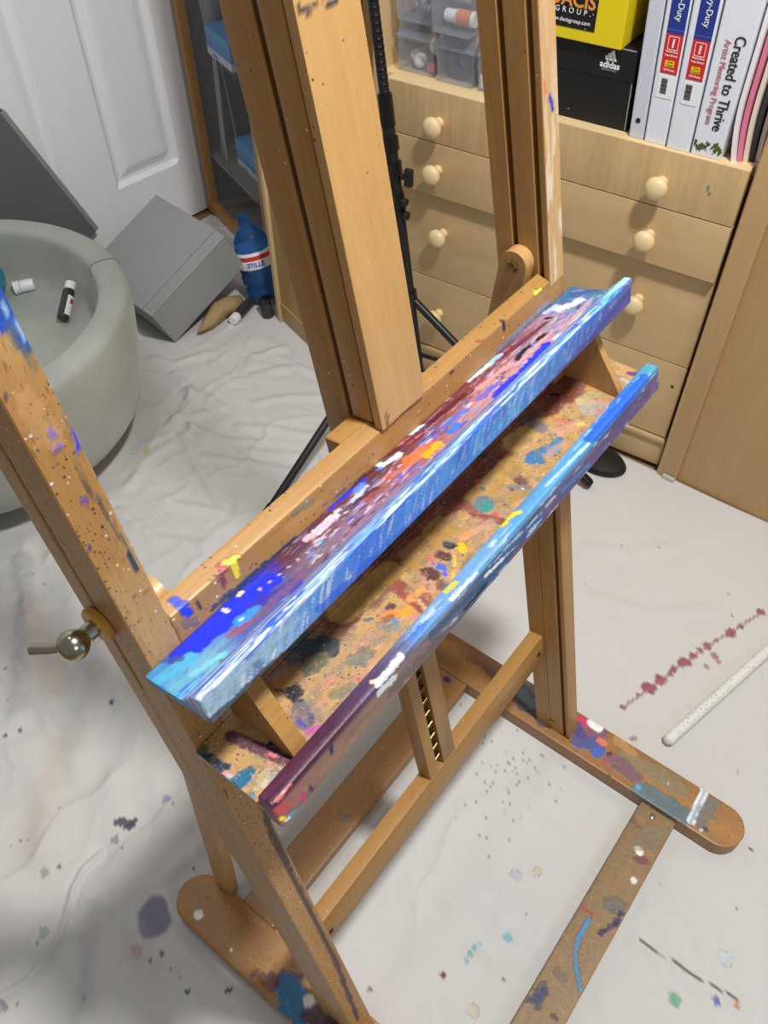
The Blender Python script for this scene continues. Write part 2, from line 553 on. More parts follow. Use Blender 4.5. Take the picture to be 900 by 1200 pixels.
def paintfn(key, pre=None, world=False):
    def fn(V):
        col = np.zeros((len(V), 4))
        Q = V - np.array([0, 0, HR])
        P = V if world else np.stack([Q @ XV, Q @ NV, Q @ TV], 1)
        if pre:
            col = pre(P, col)
        return blobs(col, P, STAINS_AND_SHADE.get(key, []))
    return fn
STAINS_AND_SHADE = {  # paint marks per part; CLOTH also holds painted fold and crease shade
 'LEDGE': [
  (0.0204, -0.0087, 0.7341, 0.0828, -0.0142, 0.7345, 0.01, (25,45,215), 1, 0.5, 0.15),
  (0.0355, -0.0062, 0.7339, 0.0975, -0.0164, 0.7347, 0.0071, (25,45,215), 1, 0.4, 0.15),
  (0.0728, -0.0244, 0.7352, 0.1013, -0.0338, 0.7359, 0.0064, (55,45,160), 0.9, 0.6, 0.15),
  (-0.0027, -0.0111, 0.7343, 0.019, -0.0166, 0.7347, 0.0057, (75,165,205), 1, 0.5, 0.15),
  (-0.0041, -0.0252, 0.7353, 0.0323, -0.0357, 0.7361, 0.0033, (95,165,190), 1, 0.6, 0.15),
  (0.0112, -0.0284, 0.7355, 0.0338, -0.0341, 0.7359, 0.0022, (120,195,205), 0.9, 0.6, 0.15),
  (0.0089, -0.0021, 0.7337, 0.0161, -0.0112, 0.7343, 0.0026, (60,70,130), 0.8, 0.7, 0.15),
  (0.0288, -0.0395, 0.7363, 0.0547, -0.0432, 0.7366, 0.0034, (90,80,120), 0.8, 0.7, 0.15),
  (0.0457, -0.026, 0.7354, 0.06, -0.0294, 0.7356, 0.0034, (150,70,90), 0.8, 0.8, 0.15),
  (0.0583, -0.0227, 0.7351, 0.0711, -0.0262, 0.7354, 0.0043, (50,135,225), 1, 0.5, 0.15),
  (0.0596, -0.0221, 0.7351, 0.0616, -0.0226, 0.7351, 0.0014, (240,228,150), 1, 0.7, 0.15),
  (0.0762, -0.0044, 0.7338, 0.0785, -0.0037, 0.7338, 0.0021, (240,225,130), 1, 0.7, 0.15),
  (0.0609, -0.0041, 0.7338, 0.0612, -0.0082, 0.7341, 0.0015, (240,228,160), 1, 0.8, 0.15),
  (0.0872, -0.0139, 0.7345, 0.0872, -0.0139, 0.7345, 0.0015, (210,170,165), 0.9, 0.9, 0.15),
  (0.0955, -0.015, 0.7346, 0.0955, -0.015, 0.7346, 0.0015, (210,170,165), 0.9, 0.9, 0.15),
  (0.1039, -0.016, 0.7346, 0.1039, -0.016, 0.7346, 0.0015, (210,170,165), 0.9, 0.9, 0.15),
  (0.1125, -0.0171, 0.7347, 0.1125, -0.0171, 0.7347, 0.0015, (210,170,165), 0.9, 0.9, 0.15),
  (0.1212, -0.0181, 0.7348, 0.1212, -0.0181, 0.7348, 0.0015, (210,170,165), 0.9, 0.9, 0.15),
  (0.13, -0.0192, 0.7349, 0.13, -0.0192, 0.7349, 0.0015, (210,170,165), 0.9, 0.9, 0.15),
  (0.1389, -0.0203, 0.735, 0.1389, -0.0203, 0.735, 0.0015, (210,170,165), 0.9, 0.9, 0.15),
  (0.1479, -0.0214, 0.735, 0.1479, -0.0214, 0.735, 0.0015, (210,170,165), 0.9, 0.9, 0.15),
  (0.157, -0.0226, 0.7351, 0.157, -0.0226, 0.7351, 0.0015, (210,170,165), 0.9, 0.9, 0.15),
  (0.1466, 0.0034, 0.7333, 0.1768, 0.002, 0.7334, 0.0032, (25,40,200), 1, 0.5, 0.15),
  (0.1752, 0.0006, 0.7335, 0.212, -0.0027, 0.7337, 0.0039, (30,50,215), 1, 0.5, 0.15),
  (0.0672, -0.0303, 0.7357, 0.1161, -0.0322, 0.7358, 0.0035, (110,80,110), 0.8, 0.9, 0.15),
  (0.1507, -0.0103, 0.7342, 0.1742, -0.0117, 0.7343, 0.0044, (205,200,225), 0.95, 0.8, 0.15),
  (0.1397, -0.0083, 0.7341, 0.1616, -0.0117, 0.7343, 0.0028, (215,180,195), 0.9, 0.8, 0.15),
  (0.1773, -0.0141, 0.7345, 0.2061, -0.0103, 0.7342, 0.0029, (190,205,240), 0.9, 0.8, 0.15),
  (0.1982, -0.0074, 0.734, 0.207, -0.0069, 0.734, 0.0032, (90,130,215), 0.9, 0.6, 0.15),
  (0.2306, -0.0031, 0.7337, 0.2483, -0.009, 0.7341, 0.004, (225,230,240), 1, 0.5, 0.15),
  (0.2275, -0.0039, 0.7338, 0.2288, -0.0072, 0.734, 0.0023, (70,120,215), 0.9, 0.6, 0.15),
  (0.2774, -0.0014, 0.7336, 0.2874, -0.0044, 0.7338, 0.0038, (205,222,245), 1, 0.6, 0.15),
  (0.2809, -0.0075, 0.734, 0.2866, -0.0059, 0.7339, 0.0017, (90,140,225), 0.9, 0.6, 0.15),
  (0.3602, -0.0002, 0.7335, 0.3903, -0.0033, 0.7337, 0.0034, (200,218,245), 1, 0.5, 0.15),
  (0.3897, -0.0011, 0.7336, 0.4041, -0.0042, 0.7338, 0.0031, (150,190,240), 0.9, 0.6, 0.15),
  (0.3766, 0.0028, 0.7333, 0.3817, 0.0008, 0.7334, 0.0027, (100,110,225), 0.8, 0.6, 0.15),
  (0.2451, -0.0218, 0.7351, 0.2685, -0.027, 0.7354, 0.0057, (230,110,55), 0.9, 0.9, 0.15),
  (0.2571, -0.0313, 0.7357, 0.2727, -0.0316, 0.7358, 0.004, (248,170,20), 1, 0.6, 0.15),
  (0.2596, -0.0037, 0.7338, 0.2782, -0.007, 0.734, 0.0031, (220,120,145), 0.9, 0.9, 0.15),
  (0.2217, -0.0207, 0.735, 0.2399, -0.0233, 0.7352, 0.0033, (190,90,70), 0.8, 0.9, 0.15),
  (0.1945, -0.0217, 0.7351, 0.2141, -0.0242, 0.7352, 0.0032, (150,75,65), 0.8, 0.9, 0.15),
  (0.3137, 0.0026, 0.7333, 0.3309, -0.0002, 0.7335, 0.0015, (225,190,195), 0.9, 0.8, 0.15),
  (0.2937, -0.0215, 0.735, 0.3203, -0.0241, 0.7352, 0.0032, (70,100,200), 0.8, 0.9, 0.15),
  (0.2904, -0.0298, 0.7356, 0.2994, -0.0302, 0.7357, 0.0038, (55,110,205), 1, 0.6, 0.15),
  (0.3368, -0.0257, 0.7353, 0.3651, -0.0285, 0.7355, 0.0033, (90,80,190), 0.8, 0.9, 0.15),
  (0.3486, -0.0366, 0.7361, 0.379, -0.0367, 0.7361, 0.0044, (35,50,215), 1, 0.6, 0.15),
  (0.378, -0.0201, 0.7349, 0.3803, -0.023, 0.7351, 0.0022, (25,22,25), 1, 0.7, 0.15),
  (0.4035, -0.0223, 0.7351, 0.4179, -0.0203, 0.735, 0.0023, (30,25,28), 1, 0.9, 0.15),
  (0.4149, -0.0204, 0.735, 0.4259, -0.0216, 0.735, 0.002, (25,22,25), 1, 0.9, 0.15),
  (0.4386, -0.0227, 0.7351, 0.4486, -0.0247, 0.7353, 0.0028, (28,25,28), 1, 0.8, 0.15),
  (0.4739, -0.0107, 0.7343, 0.4764, -0.0138, 0.7345, 0.0021, (20,18,20), 1, 0.8, 0.15),
  (0.3865, -0.0379, 0.7362, 0.4343, -0.0348, 0.736, 0.0043, (30,50,215), 1, 0.6, 0.15),
  (0.3931, -0.027, 0.7354, 0.457, -0.0268, 0.7354, 0.0016, (225,165,160), 0.7, 1, 0.15),
  (0.3513, -0.016, 0.7346, 0.3959, -0.0218, 0.7351, 0.0027, (215,150,150), 0.8, 0.9, 0.15),
  (0.4928, -0.0124, 0.7344, 0.5125, -0.0237, 0.7352, 0.0051, (210,212,220), 0.95, 0.8, 0.15),
  (0.4839, -0.004, 0.7338, 0.4982, -0.0066, 0.734, 0.0034, (170,190,225), 0.9, 0.7, 0.15),
  (0.4722, -0.0355, 0.736, 0.5129, -0.0324, 0.7358, 0.0025, (205,150,150), 0.7, 1, 0.15),
  (0.4513, -0.0404, 0.7364, 0.467, -0.0402, 0.7364, 0.0028, (90,120,175), 0.9, 0.8, 0.15),
  (0.4443, -0.0376, 0.7362, 0.4505, -0.0375, 0.7362, 0.0032, (170,205,240), 1, 0.6, 0.15),
  (0.5219, -0.0114, 0.7343, 0.5388, -0.0318, 0.7358, 0.0052, (55,85,150), 1, 0.7, 0.15),
  (0.5251, -0.0258, 0.7353, 0.5337, -0.0406, 0.7364, 0.003, (60,110,125), 1, 0.7, 0.15),
  (0.5282, -0.0079, 0.7341, 0.5316, -0.0151, 0.7346, 0.0017, (130,120,150), 0.9, 0.8, 0.15),
  (0.1783, 0.0034, 0.7333, 0.2281, -0.0025, 0.7337, 0.0027, (80,22,30), 0.9, 0.6, 0.15),
  (0.2378, -0.0034, 0.7337, 0.3399, -0.0107, 0.7343, 0.0025, (82,24,32), 0.9, 0.5, 0.15),
  (0.1747, -0.013, 0.7344, 0.2077, -0.0193, 0.7349, 0.0026, (85,30,35), 0.9, 0.7, 0.15),
  (0.4025, -0.0089, 0.7341, 0.4666, -0.0141, 0.7345, 0.0024, (95,35,45), 0.9, 0.6, 0.15),
  (-0.0038, -0.0478, 0.7452, 0.0834, -0.0561, 0.7525, 0.0011, (240,244,248), 1, 0.6, 0.15),
  (-0.0004, -0.0588, 0.7549, 0.0374, -0.0724, 0.767, 0.0013, (60,90,225), 1, 0.8, 0.15),
  (0.0089, -0.0706, 0.7654, 0.0132, -0.0704, 0.7652, 0.001, (230,90,170), 1, 0.7, 0.15),
  (0.0374, -0.0724, 0.767, 0.0644, -0.0762, 0.7704, 0.0013, (25,60,225), 1, 0.6, 0.15),
  (0.0757, -0.0663, 0.7616, 0.1379, -0.0855, 0.7786, 0.0013, (225,235,245), 0.9, 0.8, 0.15),
  (0.1532, -0.0508, 0.7479, 0.1539, -0.0551, 0.7516, 0.0017, (240,215,70), 1, 0.6, 0.15),
  (0.1543, -0.0633, 0.7589, 0.1559, -0.0673, 0.7625, 0.0014, (110,80,200), 1, 0.7, 0.15),
  (0.1929, -0.0754, 0.7697, 0.197, -0.0752, 0.7695, 0.0015, (140,90,200), 1, 0.7, 0.15),
  (0.2374, -0.0491, 0.7464, 0.2586, -0.0405, 0.7387, 0.0013, (30,70,215), 0.9, 0.7, 0.15),
  (0.267, -0.0762, 0.7703, 0.2912, -0.0751, 0.7694, 0.0016, (215,235,235), 0.9, 0.8, 0.15),
  (0.2805, -0.0712, 0.766, 0.2846, -0.0732, 0.7677, 0.0016, (190,190,110), 0.9, 0.8, 0.15),
  (0.396, -0.044, 0.7515, 0.4213, -0.0456, 0.7517, 0.0034, (40,85,230), 1, 0.6, 0.15),
  (0.4403, -0.0292, 0.7287, 0.5125, -0.0326, 0.7316, 0.0025, (130,190,235), 0.9, 0.8, 0.15),
  (0.4331, -0.0512, 0.7522, 0.5234, -0.0526, 0.7523, 0.0025, (140,210,245), 1, 0.7, 0.15),
  (0.4901, -0.0532, 0.7524, 0.5364, -0.0587, 0.7529, 0.0029, (160,225,248), 1, 0.5, 0.15),
  (0.3852, -0.071, 0.7658, 0.3925, -0.0707, 0.7655, 0.0022, (235,225,190), 0.9, 0.8, 0.15),
  (-0.0065, -0.0628, 0.7311, 0.0552, -0.0627, 0.7269, 0.0044, (65,78,90), 0.95, 0.9, 0.15),
  (-0.0055, -0.0633, 0.7476, 0.0765, -0.0632, 0.7429, 0.003, (150,185,215), 0.8, 1, 0.15),
  (0.0317, -0.0627, 0.7271, 0.0615, -0.0625, 0.7216, 0.0039, (60,68,72), 0.95, 0.9, 0.15),
  (0.0944, -0.0629, 0.7332, 0.1523, -0.0627, 0.7295, 0.0047, (45,90,210), 0.8, 1, 0.15),
  (0.1428, -0.0627, 0.7295, 0.2128, -0.0627, 0.729, 0.0044, (50,95,215), 0.7, 1, 0.15),
  (0.235, -0.0628, 0.7327, 0.3295, -0.0627, 0.7283, 0.0035, (70,130,215), 0.9, 0.9, 0.15),
  (0.2917, -0.0626, 0.7245, 0.2991, -0.0626, 0.7253, 0.0017, (110,170,220), 0.9, 0.7, 0.15),
  (0.3555, -0.0626, 0.7239, 0.5371, -0.063, 0.7362, 0.0051, (85,80,150), 0.9, 0.8, 0.15),
  (0.4562, -0.0628, 0.7318, 0.5329, -0.0632, 0.7427, 0.0034, (70,75,145), 0.8, 0.9, 0.15),
  (0.3289, -0.0624, 0.72, 0.4722, -0.0625, 0.7227, 0.0032, (90,140,210), 0.8, 0.9, 0.15),
 ],
 'REST': [
  (0.0375, 0.0058, 0.7595, 0.0393, -0.0022, 0.7556, 0.0037, (35,60,225), 1, 0.6, 0.15),
  (0.0369, 0, 0.7543, 0.0398, 0, 0.7489, 0.0032, (35,60,225), 1, 0.6, 0.15),
  (0.0346, 0, 0.744, 0.0415, 0, 0.7387, 0.0035, (110,95,110), 0.6, 0.9, 0.15),
  (0.047, 0, 0.7552, 0.0483, 0, 0.7456, 0.0012, (35,35,55), 1, 0.6, 0.15),
  (0.0517, 0, 0.7589, 0.074, 0, 0.7562, 0.0009, (90,40,70), 1, 0.8, 0.15),
  (0.075, 0.0043, 0.7588, 0.0755, -0.0002, 0.7566, 0.002, (205,60,80), 1, 0.8, 0.15),
  (0.0723, -0, 0.7561, 0.0701, -0, 0.7448, 0.0018, (130,40,70), 0.9, 0.8, 0.15),
  (0.0797, 0.0034, 0.7584, 0.0893, 0.0005, 0.7569, 0.0018, (242,215,60), 1, 0.6, 0.15),
  (0.0836, 0, 0.7582, 0.0828, -0, 0.744, 0.0027, (240,212,50), 1, 0.4, 0.15),
  (0.0566, 0, 0.7374, 0.1364, -0, 0.7331, 0.0022, (35,65,105), 0.95, 0.6, 0.15),
  (0.0828, 0, 0.7312, 0.1251, -0, 0.7273, 0.0028, (40,70,105), 0.9, 0.6, 0.15),
  (0.1437, -0, 0.7539, 0.1609, 0, 0.7501, 0.0028, (110,115,105), 0.7, 0.8, 0.15),
  (0.1713, 0, 0.7385, 0.2311, -0, 0.7331, 0.0008, (70,80,110), 0.9, 0.8, 0.15),
  (0.2311, -0, 0.7331, 0.2863, -0, 0.7288, 0.0009, (90,95,110), 0.7, 0.9, 0.15),
  (0.3388, 0, 0.7532, 0.3414, -0, 0.7534, 0.0018, (25,25,40), 1, 0.6, 0.15),
  (0.3651, -0, 0.7512, 0.3651, -0, 0.7512, 0.0011, (30,30,40), 1, 0.6, 0.15),
  (0.3805, 0.0034, 0.7584, 0.3862, 0.0012, 0.7573, 0.0011, (160,60,50), 1, 0.6, 0.15),
  (0.4198, 0, 0.7585, 0.4202, 0, 0.7514, 0.0027, (25,32,60), 1, 0.7, 0.15),
  (0.4271, 0, 0.7503, 0.4271, 0, 0.7503, 0.0012, (25,32,60), 1, 0.7, 0.15),
  (0.4095, 0, 0.7349, 0.5036, 0, 0.737, 0.0034, (110,135,165), 0.85, 0.7, 0.15),
  (0.4309, 0, 0.736, 0.4166, -0, 0.7353, 0.0024, (100,130,160), 0.9, 0.7, 0.15),
  (0.4743, 0.0008, 0.7571, 0.4827, -0.0004, 0.7565, 0.0025, (245,220,60), 1, 0.8, 0.15),
  (0.1845, 0.0199, 0.7664, 0.1885, 0.0193, 0.7661, 0.0025, (150,115,60), 0.5, 0.8, 0.15),
 ],
 'TRAY': [
  (0.0819, -0.0069, 0.641, 0.1544, -0.0054, 0.6414, 0.0176, (105,48,38), 0.8, 0.4, 0.15),
  (0.1544, -0.0054, 0.6414, 0.1944, -0.0086, 0.6407, 0.0176, (105,48,38), 0.8, 0.4, 0.15),
  (0.2005, 0.005, 0.6436, 0.3153, 0.0075, 0.6441, 0.0242, (105,48,38), 0.95, 0.3, 0.15),
  (0.3153, 0.0075, 0.6441, 0.3661, 0.0043, 0.6434, 0.0242, (105,48,38), 0.95, 0.3, 0.15),
  (0.3708, 0.0073, 0.644, 0.4897, 0.0037, 0.6433, 0.0272, (112,52,40), 0.9, 0.4, 0.15),
  (0.4897, 0.0037, 0.6433, 0.5178, 0.0002, 0.6425, 0.0272, (112,52,40), 0.9, 0.4, 0.15),
  (0.0223, -0.0117, 0.64, 0.0269, -0.0321, 0.6357, 0.0047, (85,38,58), 0.95, 0.35, 0.15),
  (0.0269, -0.0321, 0.6357, 0.0349, -0.0647, 0.6289, 0.0047, (85,38,58), 0.95, 0.35, 0.15),
  (0.1987, -0.0027, 0.6419, 0.2004, -0.03, 0.6362, 0.0069, (140,66,52), 0.95, 0.3, 0.15),
  (0.2004, -0.03, 0.6362, 0.1961, -0.0583, 0.6302, 0.0069, (140,66,52), 0.95, 0.3, 0.15),
  (0.2063, -0.0511, 0.6317, 0.194, -0.0648, 0.6288, 0.0048, (145,80,65), 0.8, 0.6, 0.15),
  (0.29, -0.01, 0.6404, 0.3099, -0.019, 0.6385, 0.0049, (135,68,52), 0.95, 0.3, 0.15),
  (0.3099, -0.019, 0.6385, 0.3042, -0.036, 0.6349, 0.0049, (135,68,52), 0.95, 0.3, 0.15),
  (0.3042, -0.036, 0.6349, 0.3121, -0.0571, 0.6305, 0.0049, (135,68,52), 0.95, 0.3, 0.15),
  (0.3684, 0.0104, 0.6447, 0.3711, -0.0111, 0.6402, 0.0055, (105,60,65), 0.95, 0.3, 0.15),
  (0.3711, -0.0111, 0.6402, 0.3632, -0.0449, 0.633, 0.0055, (105,60,65), 0.95, 0.3, 0.15),
  (0.3717, 0.0154, 0.6458, 0.3699, 0.0049, 0.6435, 0.0065, (45,22,32), 0.9, 0.5, 0.15),
  (0.1538, -0.0059, 0.6413, 0.2065, -0.0125, 0.6399, 0.0121, (168,130,62), 1, 0.35, 0.15),
  (0.2313, -0.0196, 0.6384, 0.2755, -0.02, 0.6383, 0.0126, (165,125,62), 1, 0.3, 0.15),
  (0.3228, -0.0239, 0.6375, 0.376, -0.0263, 0.6369, 0.0112, (168,130,68), 1, 0.3, 0.15),
  (0.3307, -0.0454, 0.6329, 0.3556, -0.0522, 0.6315, 0.007, (168,132,70), 0.9, 0.5, 0.15),
  (0.4002, -0.0115, 0.6401, 0.4457, -0.0217, 0.6379, 0.011, (190,150,92), 1, 0.5, 0.15),
  (0.2047, -0.0354, 0.635, 0.2584, -0.0318, 0.6358, 0.0053, (165,125,85), 0.6, 0.9, 0.15),
  (0.2584, -0.0318, 0.6358, 0.3001, -0.0387, 0.6343, 0.0053, (165,125,85), 0.6, 0.9, 0.15),
  (0.4368, -0.0006, 0.6424, 0.4358, -0.0228, 0.6377, 0.0072, (120,110,115), 0.9, 0.4, 0.15),
  (0.4295, -0.0012, 0.6423, 0.4476, -0.0065, 0.6411, 0.006, (85,55,60), 0.8, 0.4, 0.15),
  (0.3977, -0.036, 0.6349, 0.4218, -0.0446, 0.6331, 0.007, (60,115,160), 1, 0.7, 0.15),
  (0.3905, -0.0358, 0.635, 0.3963, -0.0431, 0.6334, 0.0049, (55,110,160), 1, 0.8, 0.15),
  (0.4144, -0.0444, 0.6331, 0.4324, -0.0432, 0.6334, 0.0042, (75,120,160), 1, 0.8, 0.15),
  (0.4843, -0.0042, 0.6416, 0.4884, -0.0115, 0.6401, 0.0022, (28,20,22), 1, 0.6, 0.15),
  (0.4896, -0.0439, 0.6332, 0.4999, -0.0569, 0.6305, 0.0097, (165,160,150), 0.8, 1, 0.15),
  (0.4934, -0.0324, 0.6357, 0.513, -0.0408, 0.6339, 0.0062, (195,175,120), 0.8, 1, 0.15),
  (0.4427, -0.0373, 0.6346, 0.4659, -0.0474, 0.6325, 0.006, (200,150,115), 0.8, 0.9, 0.15),
  (0.4539, -0.0263, 0.6369, 0.4598, -0.0397, 0.6341, 0.0034, (190,110,85), 0.8, 0.9, 0.15),
  (0.4627, -0.0473, 0.6325, 0.4657, -0.0512, 0.6317, 0.003, (210,190,90), 0.9, 0.9, 0.15),
  (0.4918, -0.0547, 0.631, 0.4966, -0.0568, 0.6305, 0.0031, (220,110,90), 0.9, 0.9, 0.15),
  (0.405, -0.0453, 0.633, 0.4298, -0.0492, 0.6321, 0.0037, (190,150,130), 0.6, 1, 0.15),
  (0.3192, -0.0325, 0.6357, 0.3192, -0.0325, 0.6357, 0.0103, (95,110,120), 1, 0.15, 0.15),
  (0.3189, -0.0353, 0.635, 0.3189, -0.0353, 0.635, 0.0072, (55,135,125), 1, 0.6, 0.15),
  (0.3155, -0.0471, 0.6326, 0.3155, -0.0471, 0.6326, 0.0027, (235,70,95), 1, 0.3, 0.15),
  (0.3395, -0.013, 0.6397, 0.3395, -0.013, 0.6397, 0.0031, (195,75,40), 1, 0.4, 0.15),
  (0.3344, -0.0218, 0.6379, 0.3344, -0.0218, 0.6379, 0.0027, (85,95,110), 0.9, 0.5, 0.15),
  (0.3308, -0.0472, 0.6326, 0.3308, -0.0472, 0.6326, 0.0015, (70,40,170), 1, 0.3, 0.15),
  (0.3513, -0.0433, 0.6334, 0.3606, -0.0518, 0.6316, 0.0031, (110,120,120), 0.9, 0.7, 0.15),
  (0.3494, -0.0427, 0.6335, 0.3494, -0.0427, 0.6335, 0.0023, (95,45,45), 1, 0.5, 0.15),
  (0.3564, -0.0499, 0.632, 0.3564, -0.0499, 0.632, 0.0012, (240,240,230), 1, 0.3, 0.15),
  (0.2672, -0.043, 0.6334, 0.2658, -0.0457, 0.6329, 0.0047, (244,180,20), 1, 0.3, 0.15),
  (0.2557, -0.0448, 0.6331, 0.2475, -0.0503, 0.6319, 0.0018, (240,195,30), 1, 0.6, 0.15),
  (0.2408, -0.0532, 0.6313, 0.2342, -0.0576, 0.6303, 0.0014, (240,195,30), 1, 0.6, 0.15),
  (0.2605, -0.0329, 0.6356, 0.2637, -0.0385, 0.6344, 0.0037, (40,38,55), 1, 0.7, 0.15),
  (0.249, -0.0348, 0.6352, 0.251, -0.0403, 0.634, 0.0051, (90,52,50), 1, 0.5, 0.15),
  (0.2273, -0.0362, 0.6349, 0.2288, -0.0437, 0.6333, 0.0057, (85,50,48), 1, 0.5, 0.15),
  (0.2375, -0.0419, 0.6337, 0.2389, -0.0452, 0.633, 0.0032, (70,95,225), 1, 0.7, 0.15),
  (0.2347, -0.0498, 0.632, 0.2347, -0.0498, 0.632, 0.0025, (70,95,225), 1, 0.6, 0.15),
  (0.2374, -0.036, 0.6349, 0.2374, -0.036, 0.6349, 0.0018, (70,80,220), 1, 0.6, 0.15),
  (0.2211, -0.0423, 0.6336, 0.2211, -0.0423, 0.6336, 0.0014, (40,30,110), 1, 0.5, 0.15),
  (0.2418, -0.0286, 0.6365, 0.239, -0.0323, 0.6357, 0.0018, (235,90,80), 1, 0.6, 0.15),
  (0.2238, -0.0514, 0.6317, 0.2225, -0.0581, 0.6302, 0.0042, (110,70,62), 0.9, 0.8, 0.15),
  (0.275, -0.0378, 0.6345, 0.2818, -0.0403, 0.634, 0.003, (225,140,80), 0.9, 0.9, 0.15),
  (0.2881, -0.0422, 0.6336, 0.3053, -0.0484, 0.6323, 0.0038, (205,150,130), 0.7, 1, 0.15),
  (0.2505, -0.0585, 0.6302, 0.2649, -0.0549, 0.6309, 0.0029, (120,105,90), 0.7, 1, 0.15),
  (0.1803, -0.0449, 0.633, 0.1878, -0.0477, 0.6324, 0.0041, (245,150,30), 1, 0.9, 0.15),
  (0.1973, -0.0425, 0.6335, 0.2115, -0.0441, 0.6332, 0.0039, (235,150,80), 0.9, 0.9, 0.15),
  (0.172, -0.0369, 0.6347, 0.1783, -0.0397, 0.6341, 0.0045, (220,130,60), 0.9, 0.8, 0.15),
  (0.1797, -0.0335, 0.6354, 0.1821, -0.0352, 0.6351, 0.0031, (95,60,55), 1, 0.5, 0.15),
  (0.1683, -0.0388, 0.6343, 0.1734, -0.04, 0.6341, 0.0031, (150,90,50), 1, 0.7, 0.15),
  (0.1716, -0.0455, 0.6329, 0.1716, -0.0455, 0.6329, 0.0031, (80,130,175), 1, 0.7, 0.15),
  (0.1584, -0.0262, 0.637, 0.1624, -0.0299, 0.6362, 0.0017, (75,95,115), 0.9, 0.8, 0.15),
  (0.1616, -0.038, 0.6345, 0.1687, -0.0534, 0.6312, 0.0034, (125,130,115), 0.7, 1, 0.15),
  (0.2, -0.0472, 0.6325, 0.1961, -0.0583, 0.6302, 0.0017, (215,170,120), 0.9, 1, 0.15),
  (0.1462, -0.0375, 0.6346, 0.154, -0.0398, 0.6341, 0.0047, (170,130,105), 0.7, 1, 0.15),
  (0.124, -0.0425, 0.6335, 0.1341, -0.0469, 0.6326, 0.0066, (110,115,105), 0.8, 0.9, 0.15),
  (0.1001, -0.0037, 0.6417, 0.1162, -0.0044, 0.6416, 0.01, (32,52,62), 0.95, 0.4, 0.15),
  (0.1162, -0.0044, 0.6416, 0.1208, -0.0201, 0.6383, 0.01, (32,52,62), 0.95, 0.4, 0.15),
  (0.0965, -0.0195, 0.6384, 0.111, -0.0224, 0.6378, 0.0073, (85,88,68), 0.9, 0.6, 0.15),
  (0.0765, -0.0118, 0.64, 0.0771, -0.0263, 0.637, 0.0065, (22,24,30), 1, 0.7, 0.15),
  (0.0768, -0.0098, 0.6404, 0.0874, -0.0139, 0.6396, 0.0073, (160,115,55), 1, 0.3, 0.15),
  (0.0728, -0.0276, 0.6367, 0.0726, -0.0319, 0.6358, 0.0032, (28,18,25), 1, 0.7, 0.15),
  (0.0682, -0.0374, 0.6346, 0.0638, -0.046, 0.6328, 0.0077, (110,98,105), 0.95, 0.3, 0.15),
  (0.0696, -0.0458, 0.6328, 0.0668, -0.0499, 0.632, 0.0022, (60,55,120), 0.8, 0.9, 0.15),
  (0.0611, -0.0394, 0.6342, 0.0602, -0.0491, 0.6321, 0.0016, (80,60,160), 0.9, 0.9, 0.15),
  (0.0591, -0.054, 0.6311, 0.0645, -0.0566, 0.6306, 0.0032, (190,80,155), 1, 0.9, 0.15),
  (0.095, -0.0375, 0.6346, 0.1019, -0.0416, 0.6337, 0.0046, (195,130,105), 0.7, 1, 0.15),
  (0.0937, -0.0507, 0.6318, 0.105, -0.0537, 0.6312, 0.0052, (120,120,100), 0.8, 1, 0.15),
  (0.1126, -0.0517, 0.6316, 0.1148, -0.058, 0.6303, 0.0033, (175,120,120), 0.7, 1, 0.15),
  (0.114, -0.0546, 0.631, 0.114, -0.0546, 0.631, 0.0016, (225,60,90), 1, 0.6, 0.15),
  (0.0732, -0.058, 0.6303, 0.1252, -0.0619, 0.6294, 0.0039, (150,125,105), 0.6, 1, 0.15),
  (-0.0012, -0.0048, 0.6415, 0.0038, -0.0049, 0.6415, 0.0035, (78,84,62), 1, 0.5, 0.15),
  (-0.0005, -0.0117, 0.64, 0.0006, -0.0262, 0.637, 0.0054, (28,52,66), 1, 0.5, 0.15),
  (-0.0033, -0.0103, 0.6403, -0.0033, -0.0103, 0.6403, 0.0029, (95,115,125), 1, 0.5, 0.15),
  (0.0018, -0.0396, 0.6341, 0.0085, -0.0412, 0.6338, 0.0056, (20,98,130), 1, 0.7, 0.15),
  (-0.0003, -0.032, 0.6357, -0.0003, -0.032, 0.6357, 0.0022, (160,195,215), 1, 0.2, 0.15),
  (-0.0021, -0.0288, 0.6364, 0.0007, -0.0294, 0.6363, 0.0022, (225,160,160), 1, 0.6, 0.15),
  (0.0124, -0.055, 0.6309, 0.0214, -0.0595, 0.63, 0.0056, (198,190,170), 0.9, 1, 0.15),
  (0.0046, -0.0529, 0.6313, 0.0179, -0.0501, 0.6319, 0.0038, (205,180,135), 0.8, 1, 0.15),
  (0.0001, -0.0539, 0.6311, 0.0001, -0.0539, 0.6311, 0.0031, (105,125,125), 1, 0.5, 0.15),
  (0.005, -0.0572, 0.6304, 0.005, -0.0572, 0.6304, 0.0022, (240,160,95), 1, 0.7, 0.15),
  (-0.0012, -0.0598, 0.6299, -0.0008, -0.0641, 0.629, 0.0025, (240,135,90), 1, 0.8, 0.15),
  (0.0341, -0.0392, 0.6342, 0.0336, -0.0437, 0.6333, 0.0035, (48,44,75), 1, 0.5, 0.15),
  (0.0295, -0.0426, 0.6335, 0.0303, -0.0467, 0.6326, 0.0016, (230,110,120), 1, 0.8, 0.15),
  (0.0228, -0.0582, 0.6302, 0.026, -0.0584, 0.6302, 0.0022, (90,110,110), 1, 0.7, 0.15),
  (0.5618, -0.0516, 0.6316, 0.5695, -0.0591, 0.63, 0.0037, (105,60,115), 1, 0.6, 0.15),
  (0.549, -0.0504, 0.6319, 0.548, -0.0556, 0.6308, 0.0032, (190,170,160), 1, 0.8, 0.15),
 ],
 'LIP': [
